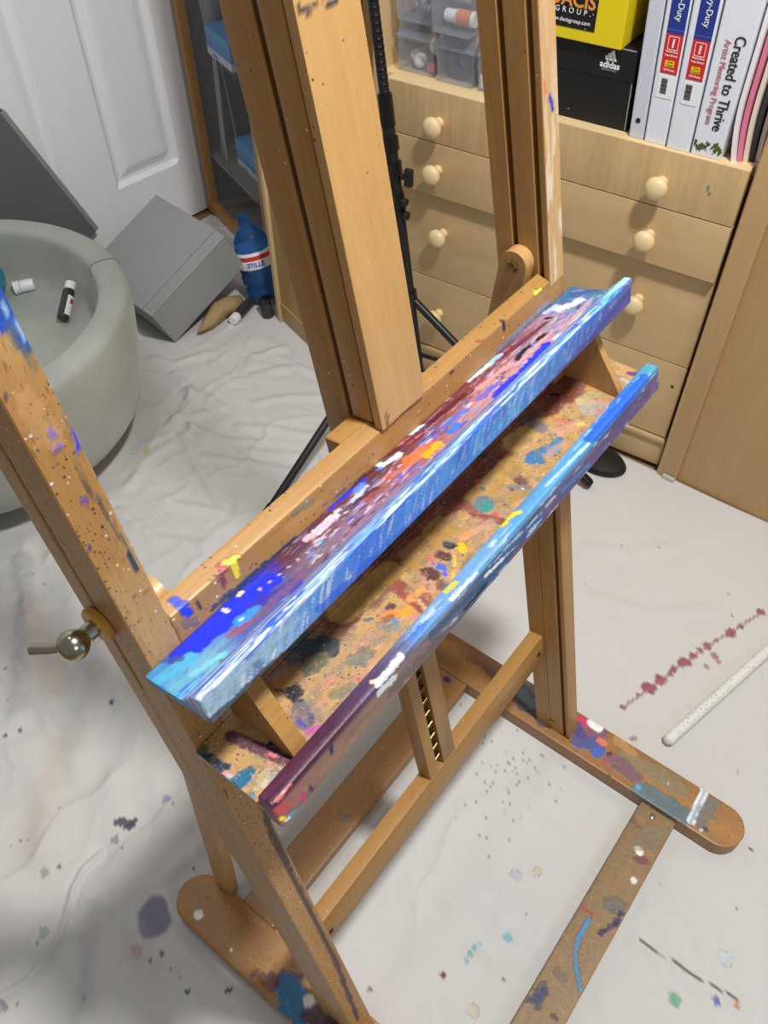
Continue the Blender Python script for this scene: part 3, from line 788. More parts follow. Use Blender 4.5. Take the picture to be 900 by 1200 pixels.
  (-0.0028, -0.0742, 0.6419, 0.0332, -0.0784, 0.6413, 0.0031, (72,28,55), 1, 0.4, 0.15),
  (0.0332, -0.0784, 0.6413, 0.0901, -0.0848, 0.6404, 0.0031, (72,28,55), 1, 0.4, 0.15),
  (0.0045, -0.0781, 0.6413, 0.0208, -0.0802, 0.6411, 0.0021, (236,115,112), 1, 0.8, 0.15),
  (0.01, -0.0777, 0.6414, 0.0143, -0.0784, 0.6413, 0.0009, (245,220,215), 1, 0.8, 0.15),
  (0.0308, -0.0805, 0.641, 0.0479, -0.0826, 0.6407, 0.0015, (190,130,140), 0.9, 0.9, 0.15),
  (0.0675, -0.0877, 0.64, 0.0937, -0.0897, 0.6398, 0.0016, (160,180,215), 0.9, 0.9, 0.15),
  (0.0605, -0.0858, 0.6403, 0.1239, -0.0896, 0.6398, 0.0022, (80,60,95), 0.8, 0.9, 0.15),
  (0.1144, -0.0766, 0.6416, 0.122, -0.0771, 0.6415, 0.0036, (228,234,242), 1, 0.6, 0.15),
  (0.122, -0.0771, 0.6415, 0.1416, -0.0764, 0.6416, 0.0036, (228,234,242), 1, 0.6, 0.15),
  (0.1115, -0.0726, 0.6421, 0.1139, -0.0746, 0.6418, 0.0019, (240,220,190), 1, 0.7, 0.15),
  (0.1584, -0.0734, 0.642, 0.178, -0.0736, 0.642, 0.003, (70,125,205), 1, 0.7, 0.15),
  (0.1778, -0.0705, 0.6424, 0.1903, -0.0713, 0.6423, 0.002, (190,205,225), 1, 0.6, 0.15),
  (0.1747, -0.0759, 0.6416, 0.2207, -0.0761, 0.6416, 0.0017, (85,140,215), 1, 0.7, 0.15),
  (0.2077, -0.0769, 0.6415, 0.2416, -0.0785, 0.6413, 0.0021, (232,238,245), 1, 0.8, 0.15),
  (0.2119, -0.0683, 0.6427, 0.2234, -0.0694, 0.6425, 0.0021, (240,205,30), 1, 0.7, 0.15),
  (0.2977, -0.0656, 0.6431, 0.3136, -0.0658, 0.643, 0.0026, (244,212,25), 1, 0.7, 0.15),
  (0.3136, -0.0658, 0.643, 0.3227, -0.0754, 0.6417, 0.0026, (244,212,25), 1, 0.7, 0.15),
  (0.2721, -0.071, 0.6423, 0.2789, -0.0708, 0.6423, 0.0022, (180,205,225), 1, 0.7, 0.15),
  (0.2984, -0.0752, 0.6417, 0.3542, -0.0754, 0.6417, 0.0032, (85,155,215), 1, 0.7, 0.15),
  (0.3542, -0.0754, 0.6417, 0.4147, -0.0756, 0.6417, 0.0032, (85,155,215), 1, 0.7, 0.15),
  (0.3588, -0.0727, 0.6421, 0.4293, -0.0763, 0.6416, 0.0016, (180,215,235), 0.9, 0.8, 0.15),
  (0.4346, -0.0735, 0.642, 0.4908, -0.075, 0.6418, 0.005, (35,100,230), 1, 0.5, 0.15),
  (0.4908, -0.075, 0.6418, 0.5477, -0.0738, 0.6419, 0.005, (35,100,230), 1, 0.5, 0.15),
  (0.5549, -0.0721, 0.6422, 0.565, -0.0746, 0.6418, 0.0041, (75,150,180), 1, 0.5, 0.15),
  (-0.0022, -0.0786, 0.6332, 0.0073, -0.0788, 0.6301, 0.0037, (190,70,75), 0.9, 0.7, 0.15),
  (0.0004, -0.0793, 0.6242, 0.0019, -0.0795, 0.622, 0.0022, (240,220,40), 1, 0.7, 0.15),
  (0.0078, -0.0798, 0.6178, 0.0185, -0.0801, 0.6143, 0.0022, (30,160,205), 1, 0.6, 0.15),
  (0.0029, -0.0798, 0.6185, 0.0059, -0.0798, 0.6174, 0.0016, (235,235,240), 1, 0.7, 0.15),
  (0.0223, -0.0792, 0.6249, 0.0205, -0.0799, 0.6168, 0.0016, (200,45,130), 1, 0.6, 0.15),
  (0.0298, -0.0793, 0.6239, 0.0293, -0.0799, 0.6164, 0.0016, (60,30,90), 1, 0.6, 0.15),
  (0.0572, -0.0782, 0.6373, 0.0557, -0.0789, 0.6292, 0.0019, (40,40,95), 1, 0.6, 0.15),
  (0.0406, -0.0791, 0.6261, 0.1002, -0.0797, 0.6189, 0.0039, (138,110,95), 0.8, 0.9, 0.15),
  (0.1111, -0.0785, 0.6344, 0.128, -0.0786, 0.6326, 0.0032, (205,218,225), 0.9, 0.8, 0.15),
  (0.1226, -0.0793, 0.6236, 0.1877, -0.0796, 0.6202, 0.0048, (95,85,85), 0.8, 0.9, 0.15),
  (0.1748, -0.0786, 0.633, 0.2889, -0.0795, 0.6216, 0.0033, (45,85,120), 0.9, 0.8, 0.15),
  (0.2178, -0.0796, 0.6208, 0.2493, -0.0795, 0.6215, 0.0018, (25,30,60), 1, 0.8, 0.15),
  (0.2516, -0.0789, 0.6294, 0.2769, -0.0791, 0.6269, 0.0018, (225,230,238), 0.9, 0.9, 0.15),
  (0.278, -0.0787, 0.6309, 0.3461, -0.0793, 0.6245, 0.0023, (60,95,160), 0.9, 0.8, 0.15),
  (0.2879, -0.0798, 0.6176, 0.3439, -0.0801, 0.6144, 0.0027, (120,85,95), 0.9, 0.8, 0.15),
  (0.3458, -0.0794, 0.6229, 0.5472, -0.0792, 0.6253, 0.0055, (95,78,120), 0.9, 0.8, 0.15),
  (0.3764, -0.0791, 0.6261, 0.4231, -0.0795, 0.6219, 0.0025, (70,120,180), 0.8, 0.9, 0.15),
 ],
 'POST': [
  (0.0185, 0, 0.8764, 0.0213, 0, 0.8458, 0.0013, (62,75,82), 0.85, 0.5, 0.15),
  (0.0213, 0, 0.8458, 0.0224, 0, 0.819, 0.0013, (62,75,82), 0.85, 0.5, 0.15),
  (0.0224, 0, 0.819, 0.0221, -0, 0.8071, 0.0013, (62,75,82), 0.85, 0.5, 0.15),
  (0.021, 0, 0.8188, 0.0223, 0, 0.8047, 0.0021, (52,66,76), 1, 0.3, 0.15),
  (0.0162, -0, 0.9203, 0.0185, 0, 0.8764, 0.0007, (95,100,85), 0.6, 0.9, 0.15),
  (0.0242, -0, 0.9204, 0.0207, 0, 0.8807, 0.0015, (140,120,90), 0.4, 1, 0.15),
  (0.0147, -0, 0.9133, 0.015, -0, 0.9099, 0.0014, (35,45,220), 1, 0.5, 0.15),
  (0.0126, 0, 0.9021, 0.0162, 0, 0.9018, 0.0017, (35,50,215), 1, 0.6, 0.15),
  (0.0265, 0, 0.908, 0.0244, 0, 0.8983, 0.0014, (30,50,220), 1, 0.5, 0.15),
  (0.0244, 0, 0.8983, 0.0235, -0, 0.8944, 0.0014, (30,50,220), 1, 0.5, 0.15),
  (0.0262, 0, 0.918, 0.0261, 0, 0.9137, 0.0007, (40,50,190), 1, 0.5, 0.15),
  (0.013, 0, 0.869, 0.0128, -0, 0.8673, 0.0012, (40,45,200), 1, 0.5, 0.15),
  (0.0136, 0, 0.8642, 0.0136, 0, 0.8642, 0.0007, (40,45,180), 1, 0.5, 0.15),
  (0.0026, 0, 0.841, 0.0039, -0, 0.84, 0.001, (50,45,170), 1, 0.5, 0.15),
  (0.0033, -0, 0.9414, 0.0033, -0, 0.9414, 0.0014, (80,50,110), 0.9, 0.7, 0.15),
  (0.021, -0, 0.9843, 0.0238, 0, 0.9696, 0.0068, (35,75,165), 1, 0.6, 0.15),
  (0.0238, 0, 0.9696, 0.0271, -0, 0.9576, 0.0068, (35,75,165), 1, 0.6, 0.15),
  (0.0199, 0, 0.9694, 0.0224, 0, 0.9469, 0.0032, (90,100,80), 0.6, 0.9, 0.15),
  (0.0228, 0, 0.9791, 0.0254, 0, 0.9618, 0.0011, (150,190,220), 0.9, 0.9, 0.15),
  (0.026, -0, 0.972, 0.0271, -0, 0.9595, 0.0007, (60,110,210), 0.9, 0.9, 0.15),
  (0.0108, -0, 0.7901, 0.0212, -0, 0.7878, 0.0016, (90,70,60), 0.6, 1, 0.15),
  (0.0107, 0, 0.9342, 0.0119, 0, 0.907, 0.0071, (195,150,100), 0.4, 1, 0.15),
  (-0.0118, 0, 0.5422, -0.0113, -0, 0.4535, 0.0022, (60,45,60), 0, 0.3, 0.15),
  (-0.0113, -0, 0.4535, -0.0101, -0, 0.3363, 0.0022, (60,45,60), 0, 0.3, 0.15),
  (-0.0101, -0, 0.3363, -0.0065, -0, 0.1079, 0.0022, (60,45,60), 0, 0.3, 0.15),
  (0.0263, -0, 0.5435, 0.0211, 0, 0.4894, 0.0029, (62,48,66), 0.9, 0.3, 0.15),
  (0.0211, 0, 0.4894, 0.0202, -0, 0.4212, 0.0029, (62,48,66), 0.9, 0.3, 0.15),
  (0.0202, -0, 0.4212, 0.0196, 0, 0.3341, 0.0029, (62,48,66), 0.9, 0.3, 0.15),
  (0.0196, 0, 0.3341, 0.0186, -0, 0.2105, 0.0029, (62,48,66), 0.9, 0.3, 0.15),
  (0.0186, -0, 0.2105, 0.0105, -0, 0.0633, 0.0029, (62,48,66), 0.9, 0.3, 0.15),
  (0.0033, 0, 0.5835, 0.0035, -0, 0.5707, 0.0014, (30,70,70), 0.9, 0.6, 0.15),
  (0.0066, -0, 0.5307, 0.0103, -0, 0.5303, 0.0018, (80,90,40), 0.6, 0.6, 0.15),
 ],
 'MAST': [
  (0.2477, -0.002, 1.044, 0.2724, -0.002, 1.042, 0.0011, (40,42,75), 1, 0.8, 0.15),
  (0.2467, -0.002, 1.045, 0.2553, -0.002, 1.041, 0.0017, (60,55,60), 0.9, 0.9, 0.15),
  (0.2688, -0.002, 1.042, 0.2775, -0.002, 1.041, 0.0017, (45,48,85), 1, 0.5, 0.15),
  (0.2518, -0.002, 0.7668, 0.2611, -0.002, 0.7655, 0.0005, (50,40,35), 0.8, 0.9, 0.15),
  (0.2611, -0.002, 0.7655, 0.2967, -0.002, 0.7647, 0.0005, (50,40,35), 0.8, 0.9, 0.15),
  (0.2524, -0.002, 0.7728, 0.2508, -0.002, 0.7593, 0.0017, (50,50,55), 0.8, 0.9, 0.15),
  (0.2478, -0.002, 0.8749, 0.2484, -0.002, 0.8708, 0.0006, (90,55,25), 0.9, 0.5, 0.15),
 ],
 'FOOT_R': [
  (0.5448, 0.196, 0.0271, 0.5315, 0.1221, 0.0271, 0.0182, (95,65,60), 0.7, 0.9, 0.15),
  (0.5465, 0.2481, 0.0271, 0.538, 0.1915, 0.0271, 0.0128, (140,90,50), 0.7, 0.9, 0.15),
  (0.5282, 0.1264, 0.0271, 0.5152, 0.0499, 0.0271, 0.0207, (58,58,72), 0.95, 0.6, 0.15),
  (0.5241, 0.1017, 0.0271, 0.5196, 0.0755, 0.0271, 0.0083, (100,125,140), 0.9, 0.4, 0.15),
  (0.5367, -0.0066, 0.0271, 0.5352, -0.0279, 0.0271, 0.0152, (120,75,110), 0.8, 0.9, 0.15),
  (0.5095, -0.0128, 0.0271, 0.5166, -0.0379, 0.0271, 0.0137, (75,80,140), 1, 0.7, 0.15),
  (0.5296, 0.0028, 0.0271, 0.5169, -0.0087, 0.0271, 0.0069, (80,65,120), 1, 0.6, 0.15),
  (0.5421, 0.0053, 0.0271, 0.5424, -0.0093, 0.0271, 0.0056, (205,50,90), 1, 0.8, 0.15),
  (0.5477, -0.0138, 0.0271, 0.5453, -0.0224, 0.0271, 0.009, (248,248,246), 1, 0.3, 0.15),
  (0.5268, -0.0353, 0.0271, 0.5278, -0.0434, 0.0271, 0.0055, (230,115,75), 1, 0.7, 0.15),
  (0.5045, -0.0401, 0.0271, 0.5092, -0.0418, 0.0271, 0.0068, (50,95,185), 1, 0.5, 0.15),
  (0.516, -0.0596, 0.0271, 0.5155, -0.0612, 0.0271, 0.0055, (50,40,80), 1, 0.8, 0.15),
  (0.5021, -0.057, 0.0271, 0.5178, -0.0685, 0.0271, 0.0055, (160,75,85), 0.9, 0.8, 0.15),
  (0.5132, -0.0737, 0.0271, 0.509, -0.1008, 0.0271, 0.013, (120,82,92), 0.95, 0.4, 0.15),
  (0.5315, -0.0797, 0.0271, 0.5326, -0.1677, 0.0271, 0.0124, (125,120,90), 0.7, 0.9, 0.15),
  (0.493, -0.1225, 0.0271, 0.4974, -0.1838, 0.0271, 0.015, (78,108,115), 0.9, 0.7, 0.15),
  (0.497, -0.1151, 0.0271, 0.497, -0.1151, 0.0271, 0.0048, (80,165,215), 1, 0.3, 0.15),
  (0.544, -0.0577, 0.0271, 0.5415, -0.0816, 0.0271, 0.0083, (190,140,75), 0.7, 0.9, 0.15),
  (0.551, -0.1897, 0.0271, 0.4946, -0.1941, 0.0271, 0.0027, (232,236,238), 1, 0.4, 0.15),
  (0.5507, -0.1976, 0.0271, 0.4937, -0.2009, 0.0271, 0.002, (225,230,236), 1, 0.5, 0.15),
  (0.5509, -0.1936, 0.0271, 0.4938, -0.1971, 0.0271, 0.002, (150,185,205), 0.8, 0.5, 0.15),
  (0.5007, -0.208, 0.0271, 0.5408, -0.2097, 0.0271, 0.0097, (90,110,110), 0.7, 0.9, 0.15),
  (0.4978, -0.2182, 0.0271, 0.4978, -0.2182, 0.0271, 0.0041, (70,45,65), 1, 0.5, 0.15),
  (0.4931, -0.214, 0.0271, 0.4931, -0.214, 0.0271, 0.002, (235,235,230), 1, 0.5, 0.15),
  (0.5281, -0.1471, 0.0271, 0.5281, -0.1471, 0.0271, 0.0021, (190,190,180), 1, 0.5, 0.15),
  (0.4857, -0.0312, 0.03, 0.4857, -0.0351, 0.0321, 0.0027, (60,90,50), 1, 0.7, 0.15),
  (0.4857, -0.0738, 0.0286, 0.4857, -0.0775, 0.0307, 0.0027, (60,90,50), 1, 0.7, 0.15),
 ],
 'PLANK': [
  (0.42, -0.1558, 0.0172, 0.4171, -0.1598, 0.0172, 0.0053, (240,238,228), 1, 0.4, 0.15),
  (0.3777, -0.1706, 0.0172, 0.3777, -0.1706, 0.0172, 0.0053, (230,225,212), 1, 0.3, 0.15),
  (0.4061, -0.1627, 0.0172, 0.4098, -0.1712, 0.0172, 0.006, (115,65,65), 0.9, 0.8, 0.15),
  (0.329, -0.1613, 0.0172, 0.3351, -0.1657, 0.0172, 0.011, (98,98,88), 0.9, 0.5, 0.15),
  (0.4268, -0.155, 0.0172, 0.4542, -0.1612, 0.0172, 0.0135, (110,112,90), 0.5, 1, 0.15),
  (0.4395, -0.1421, 0.0172, 0.3295, -0.1406, 0.0172, 0.0091, (135,110,70), 0.5, 1, 0.15),
  (0.4524, -0.1289, 0.0172, 0.4472, -0.1382, 0.0172, 0.0047, (110,75,60), 0.7, 1, 0.15),
  (0.3078, -0.1267, 0.0172, 0.3029, -0.1346, 0.0172, 0.0019, (190,70,45), 1, 0.7, 0.15),
  (0.3029, -0.1346, 0.0172, 0.3027, -0.1449, 0.0172, 0.0019, (190,70,45), 1, 0.7, 0.15),
  (0.2957, -0.1462, 0.0172, 0.2731, -0.146, 0.0172, 0.0032, (65,135,180), 1, 0.4, 0.15),
  (0.2731, -0.146, 0.0172, 0.251, -0.1508, 0.0172, 0.0032, (65,135,180), 1, 0.4, 0.15),
  (0.251, -0.1508, 0.0172, 0.2304, -0.1648, 0.0172, 0.0032, (65,135,180), 1, 0.4, 0.15),
  (0.2304, -0.1648, 0.0172, 0.2166, -0.1786, 0.0172, 0.0032, (65,135,180), 1, 0.4, 0.15),
  (0.2904, -0.1667, 0.0172, 0.3139, -0.1767, 0.0172, 0.0032, (45,40,85), 0.95, 0.9, 0.15),
  (0.3139, -0.1767, 0.0172, 0.3295, -0.1761, 0.0172, 0.0032, (45,40,85), 0.95, 0.9, 0.15),
  (0.1707, -0.1378, 0.0172, 0.1854, -0.1413, 0.0172, 0.0069, (45,60,90), 0.95, 0.9, 0.15),
  (0.1912, -0.1379, 0.0172, 0.1668, -0.1451, 0.0172, 0.005, (50,55,85), 0.8, 0.9, 0.15),
  (0.1693, -0.1679, 0.0172, 0.1693, -0.1679, 0.0172, 0.0044, (95,50,55), 1, 0.5, 0.15),
  (0.2165, -0.1467, 0.0172, 0.2155, -0.1535, 0.0172, 0.0057, (95,90,75), 0.6, 0.8, 0.15),
  (0.3799, -0.1134, 0.0172, 0.2151, -0.1288, 0.0172, 0.0063, (150,120,70), 0.4, 1, 0.15),
 ],
 'FOOT_L': [
  (-0.017, 0.265, 0.0271, -0.017, 0.265, 0.0271, 0.007, (240,235,222), 1, 0.3, 0.15),
  (-0.0211, 0.2009, 0.0271, -0.0211, 0.2009, 0.0271, 0.0025, (240,235,225), 1, 0.3, 0.15),
  (-0.0086, 0.1172, 0.0271, -0.0161, 0.096, 0.0271, 0.0173, (28,105,150), 1, 0.7, 0.15),
  (-0.0242, 0.0958, 0.0271, -0.0288, 0.0748, 0.0271, 0.0086, (30,105,150), 1, 0.6, 0.15),
  (-0.0224, 0.1556, 0.0271, -0.0197, 0.1316, 0.0271, 0.0062, (115,60,55), 0.8, 0.9, 0.15),
  (-0.0113, 0.1365, 0.0271, -0.0151, 0.1257, 0.0271, 0.0056, (85,50,70), 0.9, 0.9, 0.15),
  (-0.003, 0.0836, 0.0271, -0.0059, 0.0782, 0.0271, 0.0074, (225,220,212), 1, 0.3, 0.15),
  (-0.0136, 0.0701, 0.0271, -0.0077, 0.0475, 0.0271, 0.0122, (70,45,60), 0.95, 0.7, 0.15),
  (-0.0011, 0.1312, 0.0271, 0.0085, 0.1108, 0.0271, 0.0037, (90,80,130), 0.9, 0.9, 0.15),
 ],
 'CROSS': [
  (0.4738, 0.2092, 0.0255, 0.4742, 0.2061, 0.0255, 0.0056, (35,35,95), 1, 0.4, 0.15),
  (0.2004, 0.1972, 0.0255, 0.2023, 0.1909, 0.0255, 0.0058, (120,100,75), 0.9, 0.4, 0.15),
  (0.1916, 0.225, 0.0255, 0.191, 0.2196, 0.0255, 0.0052, (170,95,30), 0.6, 0.4, 0.15),
 ],
 'CLOTH': [
  (-0.0505, 0.3248, -0, -0.0572, 0.3157, 0, 0.0224, (128,128,150), 0.95, 0.25, 0.15),
  (0.0023, 0.4611, 0, 0.0118, 0.4384, 0, 0.0062, (80,78,88), 0.9, 1, 0.15),
  (0.0041, 0.4444, 0, 0.0216, 0.4422, 0, 0.0034, (80,78,88), 0.9, 1, 0.15),
  (0.6158, -0.0354, 0, 0.6158, -0.0354, 0, 0.0051, (150,85,92), 0.95, 0.6, 0.15),
  (0.6336, -0.0413, 0, 0.6336, -0.0413, 0, 0.0022, (150,85,92), 1, 0.6, 0.15),
  (0.65, -0.045, 0, 0.65, -0.045, 0, 0.0037, (150,85,92), 0.95, 0.6, 0.15),
  (0.6721, -0.0536, 0, 0.6721, -0.0536, 0, 0.0103, (150,82,90), 0.95, 0.6, 0.15),
  (0.6983, -0.062, 0, 0.6983, -0.062, 0, 0.0097, (150,82,90), 0.95, 0.6, 0.15),
  (0.7179, -0.0692, 0, 0.7179, -0.0692, 0, 0.0045, (150,82,90), 0.95, 0.6, 0.15),
  (0.7287, -0.0702, 0, 0.7287, -0.0702, 0, 0.006, (150,82,90), 0.95, 0.6, 0.15),
  (0.7516, -0.0762, 0, 0.7516, -0.0762, 0, 0.0106, (150,82,90), 0.95, 0.6, 0.15),
  (0.7733, -0.0829, 0, 0.7733, -0.0829, 0, 0.0069, (150,82,90), 0.95, 0.6, 0.15),
  (0.7904, -0.0889, 0, 0.7904, -0.0889, 0, 0.0062, (150,82,90), 0.95, 0.6, 0.15),
  (0.8052, -0.0945, 0, 0.8052, -0.0945, 0, 0.007, (150,82,90), 0.95, 0.6, 0.15),
  (0.8259, -0.1021, 0, 0.8259, -0.1021, 0, 0.0039, (150,82,90), 0.95, 0.6, 0.15),
  (0.8545, -0.1142, 0, 0.8545, -0.1142, 0, 0.0095, (150,82,90), 0.95, 0.6, 0.15),
  (0.8784, -0.1226, 0, 0.8784, -0.1226, 0, 0.0056, (150,82,90), 0.95, 0.6, 0.15),
  (0.9025, -0.131, 0, 0.9025, -0.131, 0, 0.0032, (150,82,90), 0.95, 0.6, 0.15),
  (0.9269, -0.1395, 0, 0.9269, -0.1395, 0, 0.0073, (150,82,90), 0.95, 0.6, 0.15),
  (0.7956, -0.1121, 0, 0.7956, -0.1121, 0, 0.0077, (170,120,125), 0.95, 0.6, 0.15),
  (0.7685, -0.109, 0, 0.7685, -0.109, 0, 0.0046, (175,130,132), 0.95, 0.6, 0.15),
  (0.7882, -0.1213, 0, 0.7882, -0.1213, 0, 0.0039, (175,130,132), 0.95, 0.6, 0.15),
  (0.5764, -0.0731, 0, 0.5764, -0.0731, 0, 0.005, (165,115,122), 0.95, 0.6, 0.15),
  (0.8914, -0.1019, 0, 0.8914, -0.1019, 0, 0.0024, (90,70,75), 1, 0.6, 0.15),
  (0.1791, -0.0439, 0, 0.1791, -0.0439, 0, 0.0045, (120,185,195), 0.95, 0.6, 0.15),
  (0.1697, -0.0435, 0, 0.1697, -0.0435, 0, 0.0032, (120,185,195), 0.95, 0.6, 0.15),
  (0.1602, -0.0445, 0, 0.1602, -0.0445, 0, 0.0032, (125,188,198), 0.95, 0.6, 0.15),
  (0.1867, -0.047, 0, 0.1867, -0.047, 0, 0.0032, (130,190,198), 0.95, 0.6, 0.15),
  (0.2156, -0.0725, 0, 0.2156, -0.0725, 0, 0.007, (110,180,195), 0.95, 0.6, 0.15),
  (0.1273, -0.0297, 0, 0.1273, -0.0297, 0, 0.0038, (110,60,75), 0.95, 0.6, 0.15),
  (0.285, -0.2769, 0, 0.285, -0.2769, 0, 0.0085, (120,175,140), 0.95, 0.6, 0.15),
  (0.314, -0.3191, 0, 0.314, -0.3191, 0, 0.0053, (110,110,185), 0.95, 0.6, 0.15),
  (0.313, -0.324, 0, 0.313, -0.324, 0, 0.0026, (110,110,185), 0.95, 0.6, 0.15),
  (0.3252, -0.3414, 0, 0.3252, -0.3414, 0, 0.004, (220,140,80), 0.95, 0.6, 0.15),
  (-0.014, 0.708, 0, -0.014, 0.708, 0, 0.0038, (95,115,140), 0.95, 0.6, 0.15),
  (0.0045, 0.6982, 0, 0.0045, 0.6982, 0, 0.0038, (95,115,140), 0.95, 0.6, 0.15),
  (0.1246, 0.6178, 0, 0.1246, 0.6178, 0, 0.0052, (80,95,125), 0.95, 0.6, 0.15),
  (0.0675, 0.4286, 0, 0.0675, 0.4286, 0, 0.0062, (150,160,185), 0.95, 0.6, 0.15),
  (0.5494, 1.016, 0, 0.5494, 1.016, 0, 0.0073, (205,185,110), 0.95, 0.6, 0.15),
  (0.5338, 1.032, 0, 0.5338, 1.032, 0, 0.0046, (235,238,235), 0.95, 0.6, 0.15),
  (0.5247, -0.2817, 0, 0.5247, -0.2817, 0, 0.0028, (90,100,60), 0.95, 0.6, 0.15),
  (0.5107, -0.2849, 0, 0.5107, -0.2849, 0, 0.0021, (245,245,240), 1, 0.6, 0.15),
  (-0.157, 0.4206, 0, -0.157, 0.4206, 0, 0.0061, (165,180,185), 0.95, 0.6, 0.15),
  (-0.0781, 0.2775, 0, -0.0781, 0.2775, 0, 0.0039, (95,75,80), 0.95, 0.6, 0.15),
  (-0.0933, 0.2838, 0, -0.0933, 0.2838, 0, 0.0033, (70,90,95), 0.95, 0.6, 0.15),
  (-0.0837, 0.2549, 0, -0.0837, 0.2549, 0, 0.0019, (120,70,75), 1, 0.6, 0.15),
  (-0.0967, 0.3066, 0, -0.0967, 0.3066, 0, 0.0092, (180,165,158), 0.95, 0.6, 0.15),
  (-0.0544, 0.1781, 0, -0.0544, 0.1781, 0, 0.0038, (70,70,75), 0.95, 0.6, 0.15),
  (-0.0886, 0.2177, -0, -0.0886, 0.2177, -0, 0.0032, (60,65,60), 0.95, 0.6, 0.15),
  (0.0237, 0.3263, 0, 0.0237, 0.3263, 0, 0.002, (50,40,50), 1, 0.6, 0.15),
  (-0.1077, 0.4855, 0, -0.1077, 0.4855, 0, 0.0069, (165,160,160), 0.95, 0.6, 0.15),
  (-0.0901, 0.476, 0, -0.0901, 0.476, 0, 0.0035, (110,105,110), 0.95, 0.6, 0.15),
  (-0.0179, 0.4428, 0, -0.0179, 0.4428, 0, 0.0055, (150,150,155), 0.95, 0.6, 0.15),
  (0.3136, -0.0595, 0, 0.3136, -0.0595, 0, 0.0066, (200,190,165), 0.95, 0.6, 0.15),
  (0.1163, -0.0834, 0, 0.1163, -0.0834, 0, 0.0075, (205,195,175), 0.95, 0.6, 0.15),
  (0.2919, -0.0369, 0, 0.2919, -0.0369, 0, 0.0078, (180,185,195), 0.95, 0.6, 0.15),
  (0.0569, 0.0357, 0, 0.0569, 0.0357, 0, 0.0038, (140,90,95), 0.95, 0.6, 0.15),
  (0.1709, -0.0943, 0, 0.1709, -0.0943, 0, 0.0025, (90,90,90), 0.95, 0.6, 0.15),
  (0.4016, -0.1999, 0, 0.4016, -0.1999, 0, 0.002, (80,75,70), 1, 0.6, 0.15),
  (0.3697, -0.3092, 0, 0.3697, -0.3092, 0, 0.0094, (195,205,210), 0.95, 0.6, 0.15),
  (0.4329, -0.0883, 0, 0.4329, -0.0883, 0, 0.002, (245,245,240), 1, 0.6, 0.15),
  (0.2565, -0.0751, 0, 0.2565, -0.0751, 0, 0.0019, (90,90,90), 1, 0.6, 0.15),
  (0.6223, -0.2216, 0, 0.6223, -0.2216, 0, 0.0022, (100,100,100), 1, 0.6, 0.15),
  (0.1886, 0.145, 0, 0.1886, 0.145, 0, 0.0033, (150,150,150), 0.95, 0.6, 0.15),
  (-0.1013, 0.5511, 0, -0.1013, 0.5511, 0, 0.0028, (90,90,95), 0.95, 0.6, 0.15),
  (-0.243, 0.3907, 0, -0.243, 0.3907, 0, 0.0054, (150,150,155), 0.95, 0.6, 0.15),
  (-0.1735, 0.3165, 0, -0.1735, 0.3165, 0, 0.004, (160,165,168), 0.95, 0.6, 0.15),
  (0.6158, -0.0354, 0, 0.6983, -0.062, 0, 0.002, (165,110,115), 0.8, 0.9, 0.15),
  (0.6983, -0.062, 0, 0.8052, -0.0945, 0, 0.002, (165,110,115), 0.8, 0.9, 0.15),
  (0.8052, -0.0945, 0, 0.9313, -0.1424, 0, 0.002, (165,110,115), 0.8, 0.9, 0.15),
  (0.3797, 0.0369, 0, 0.3797, 0.0369, 0, 0.0012, (135,138,128), 0.8, 0.5, 0.15),
  (0.3895, 0.036, 0, 0.3895, 0.036, 0, 0.0012, (135,138,128), 0.8, 0.5, 0.15),
  (0.4675, 0.027, 0, 0.4675, 0.027, 0, 0.0016, (135,138,128), 0.8, 0.5, 0.15),
  (0.3548, 0.0138, 0, 0.3548, 0.0138, 0, 0.0011, (135,138,128), 0.8, 0.5, 0.15),
  (0.3854, 0.0329, 0, 0.3854, 0.0329, 0, 0.0011, (135,138,128), 0.8, 0.5, 0.15),
  (0.4678, 0.022, 0, 0.4678, 0.022, 0, 0.0016, (135,138,128), 0.8, 0.5, 0.15),
  (0.4265, 0.0596, 0, 0.4265, 0.0596, 0, 0.0012, (135,138,128), 0.8, 0.5, 0.15),
  (0.4188, 0.1127, 0, 0.4188, 0.1127, 0, 0.0017, (135,138,128), 0.8, 0.5, 0.15),
  (0.4154, 0.0481, 0, 0.4154, 0.0481, 0, 0.0014, (135,138,128), 0.8, 0.5, 0.15),
  (0.4269, 0.0929, 0, 0.4269, 0.0929, 0, 0.0011, (135,138,128), 0.8, 0.5, 0.15),
  (0.3849, 0.0598, 0, 0.3849, 0.0598, 0, 0.0017, (135,138,128), 0.8, 0.5, 0.15),
  (0.4537, 0.0495, 0, 0.4537, 0.0495, 0, 0.0012, (135,138,128), 0.8, 0.5, 0.15),
  (0.4497, 0.036, 0, 0.4497, 0.036, 0, 0.0017, (135,138,128), 0.8, 0.5, 0.15),
  (0.4517, 0.0546, 0, 0.4517, 0.0546, 0, 0.0013, (135,138,128), 0.8, 0.5, 0.15),
  (0.4027, 0.0902, 0, 0.4027, 0.0902, 0, 0.001, (135,138,128), 0.8, 0.5, 0.15),
  (0.3188, 0.0249, 0, 0.3188, 0.0249, 0, 0.0009, (135,138,128), 0.8, 0.5, 0.15),
  (0.4102, 0.0018, 0, 0.4102, 0.0018, 0, 0.0011, (135,138,128), 0.8, 0.5, 0.15),
  (0.3825, 0.0872, 0, 0.3825, 0.0872, 0, 0.0012, (135,138,128), 0.8, 0.5, 0.15),
  (0.4118, 0.0311, 0, 0.4118, 0.0311, 0, 0.0012, (135,138,128), 0.8, 0.5, 0.15),
  (0.354, 0.0053, 0, 0.354, 0.0053, 0, 0.0011, (135,138,128), 0.8, 0.5, 0.15),
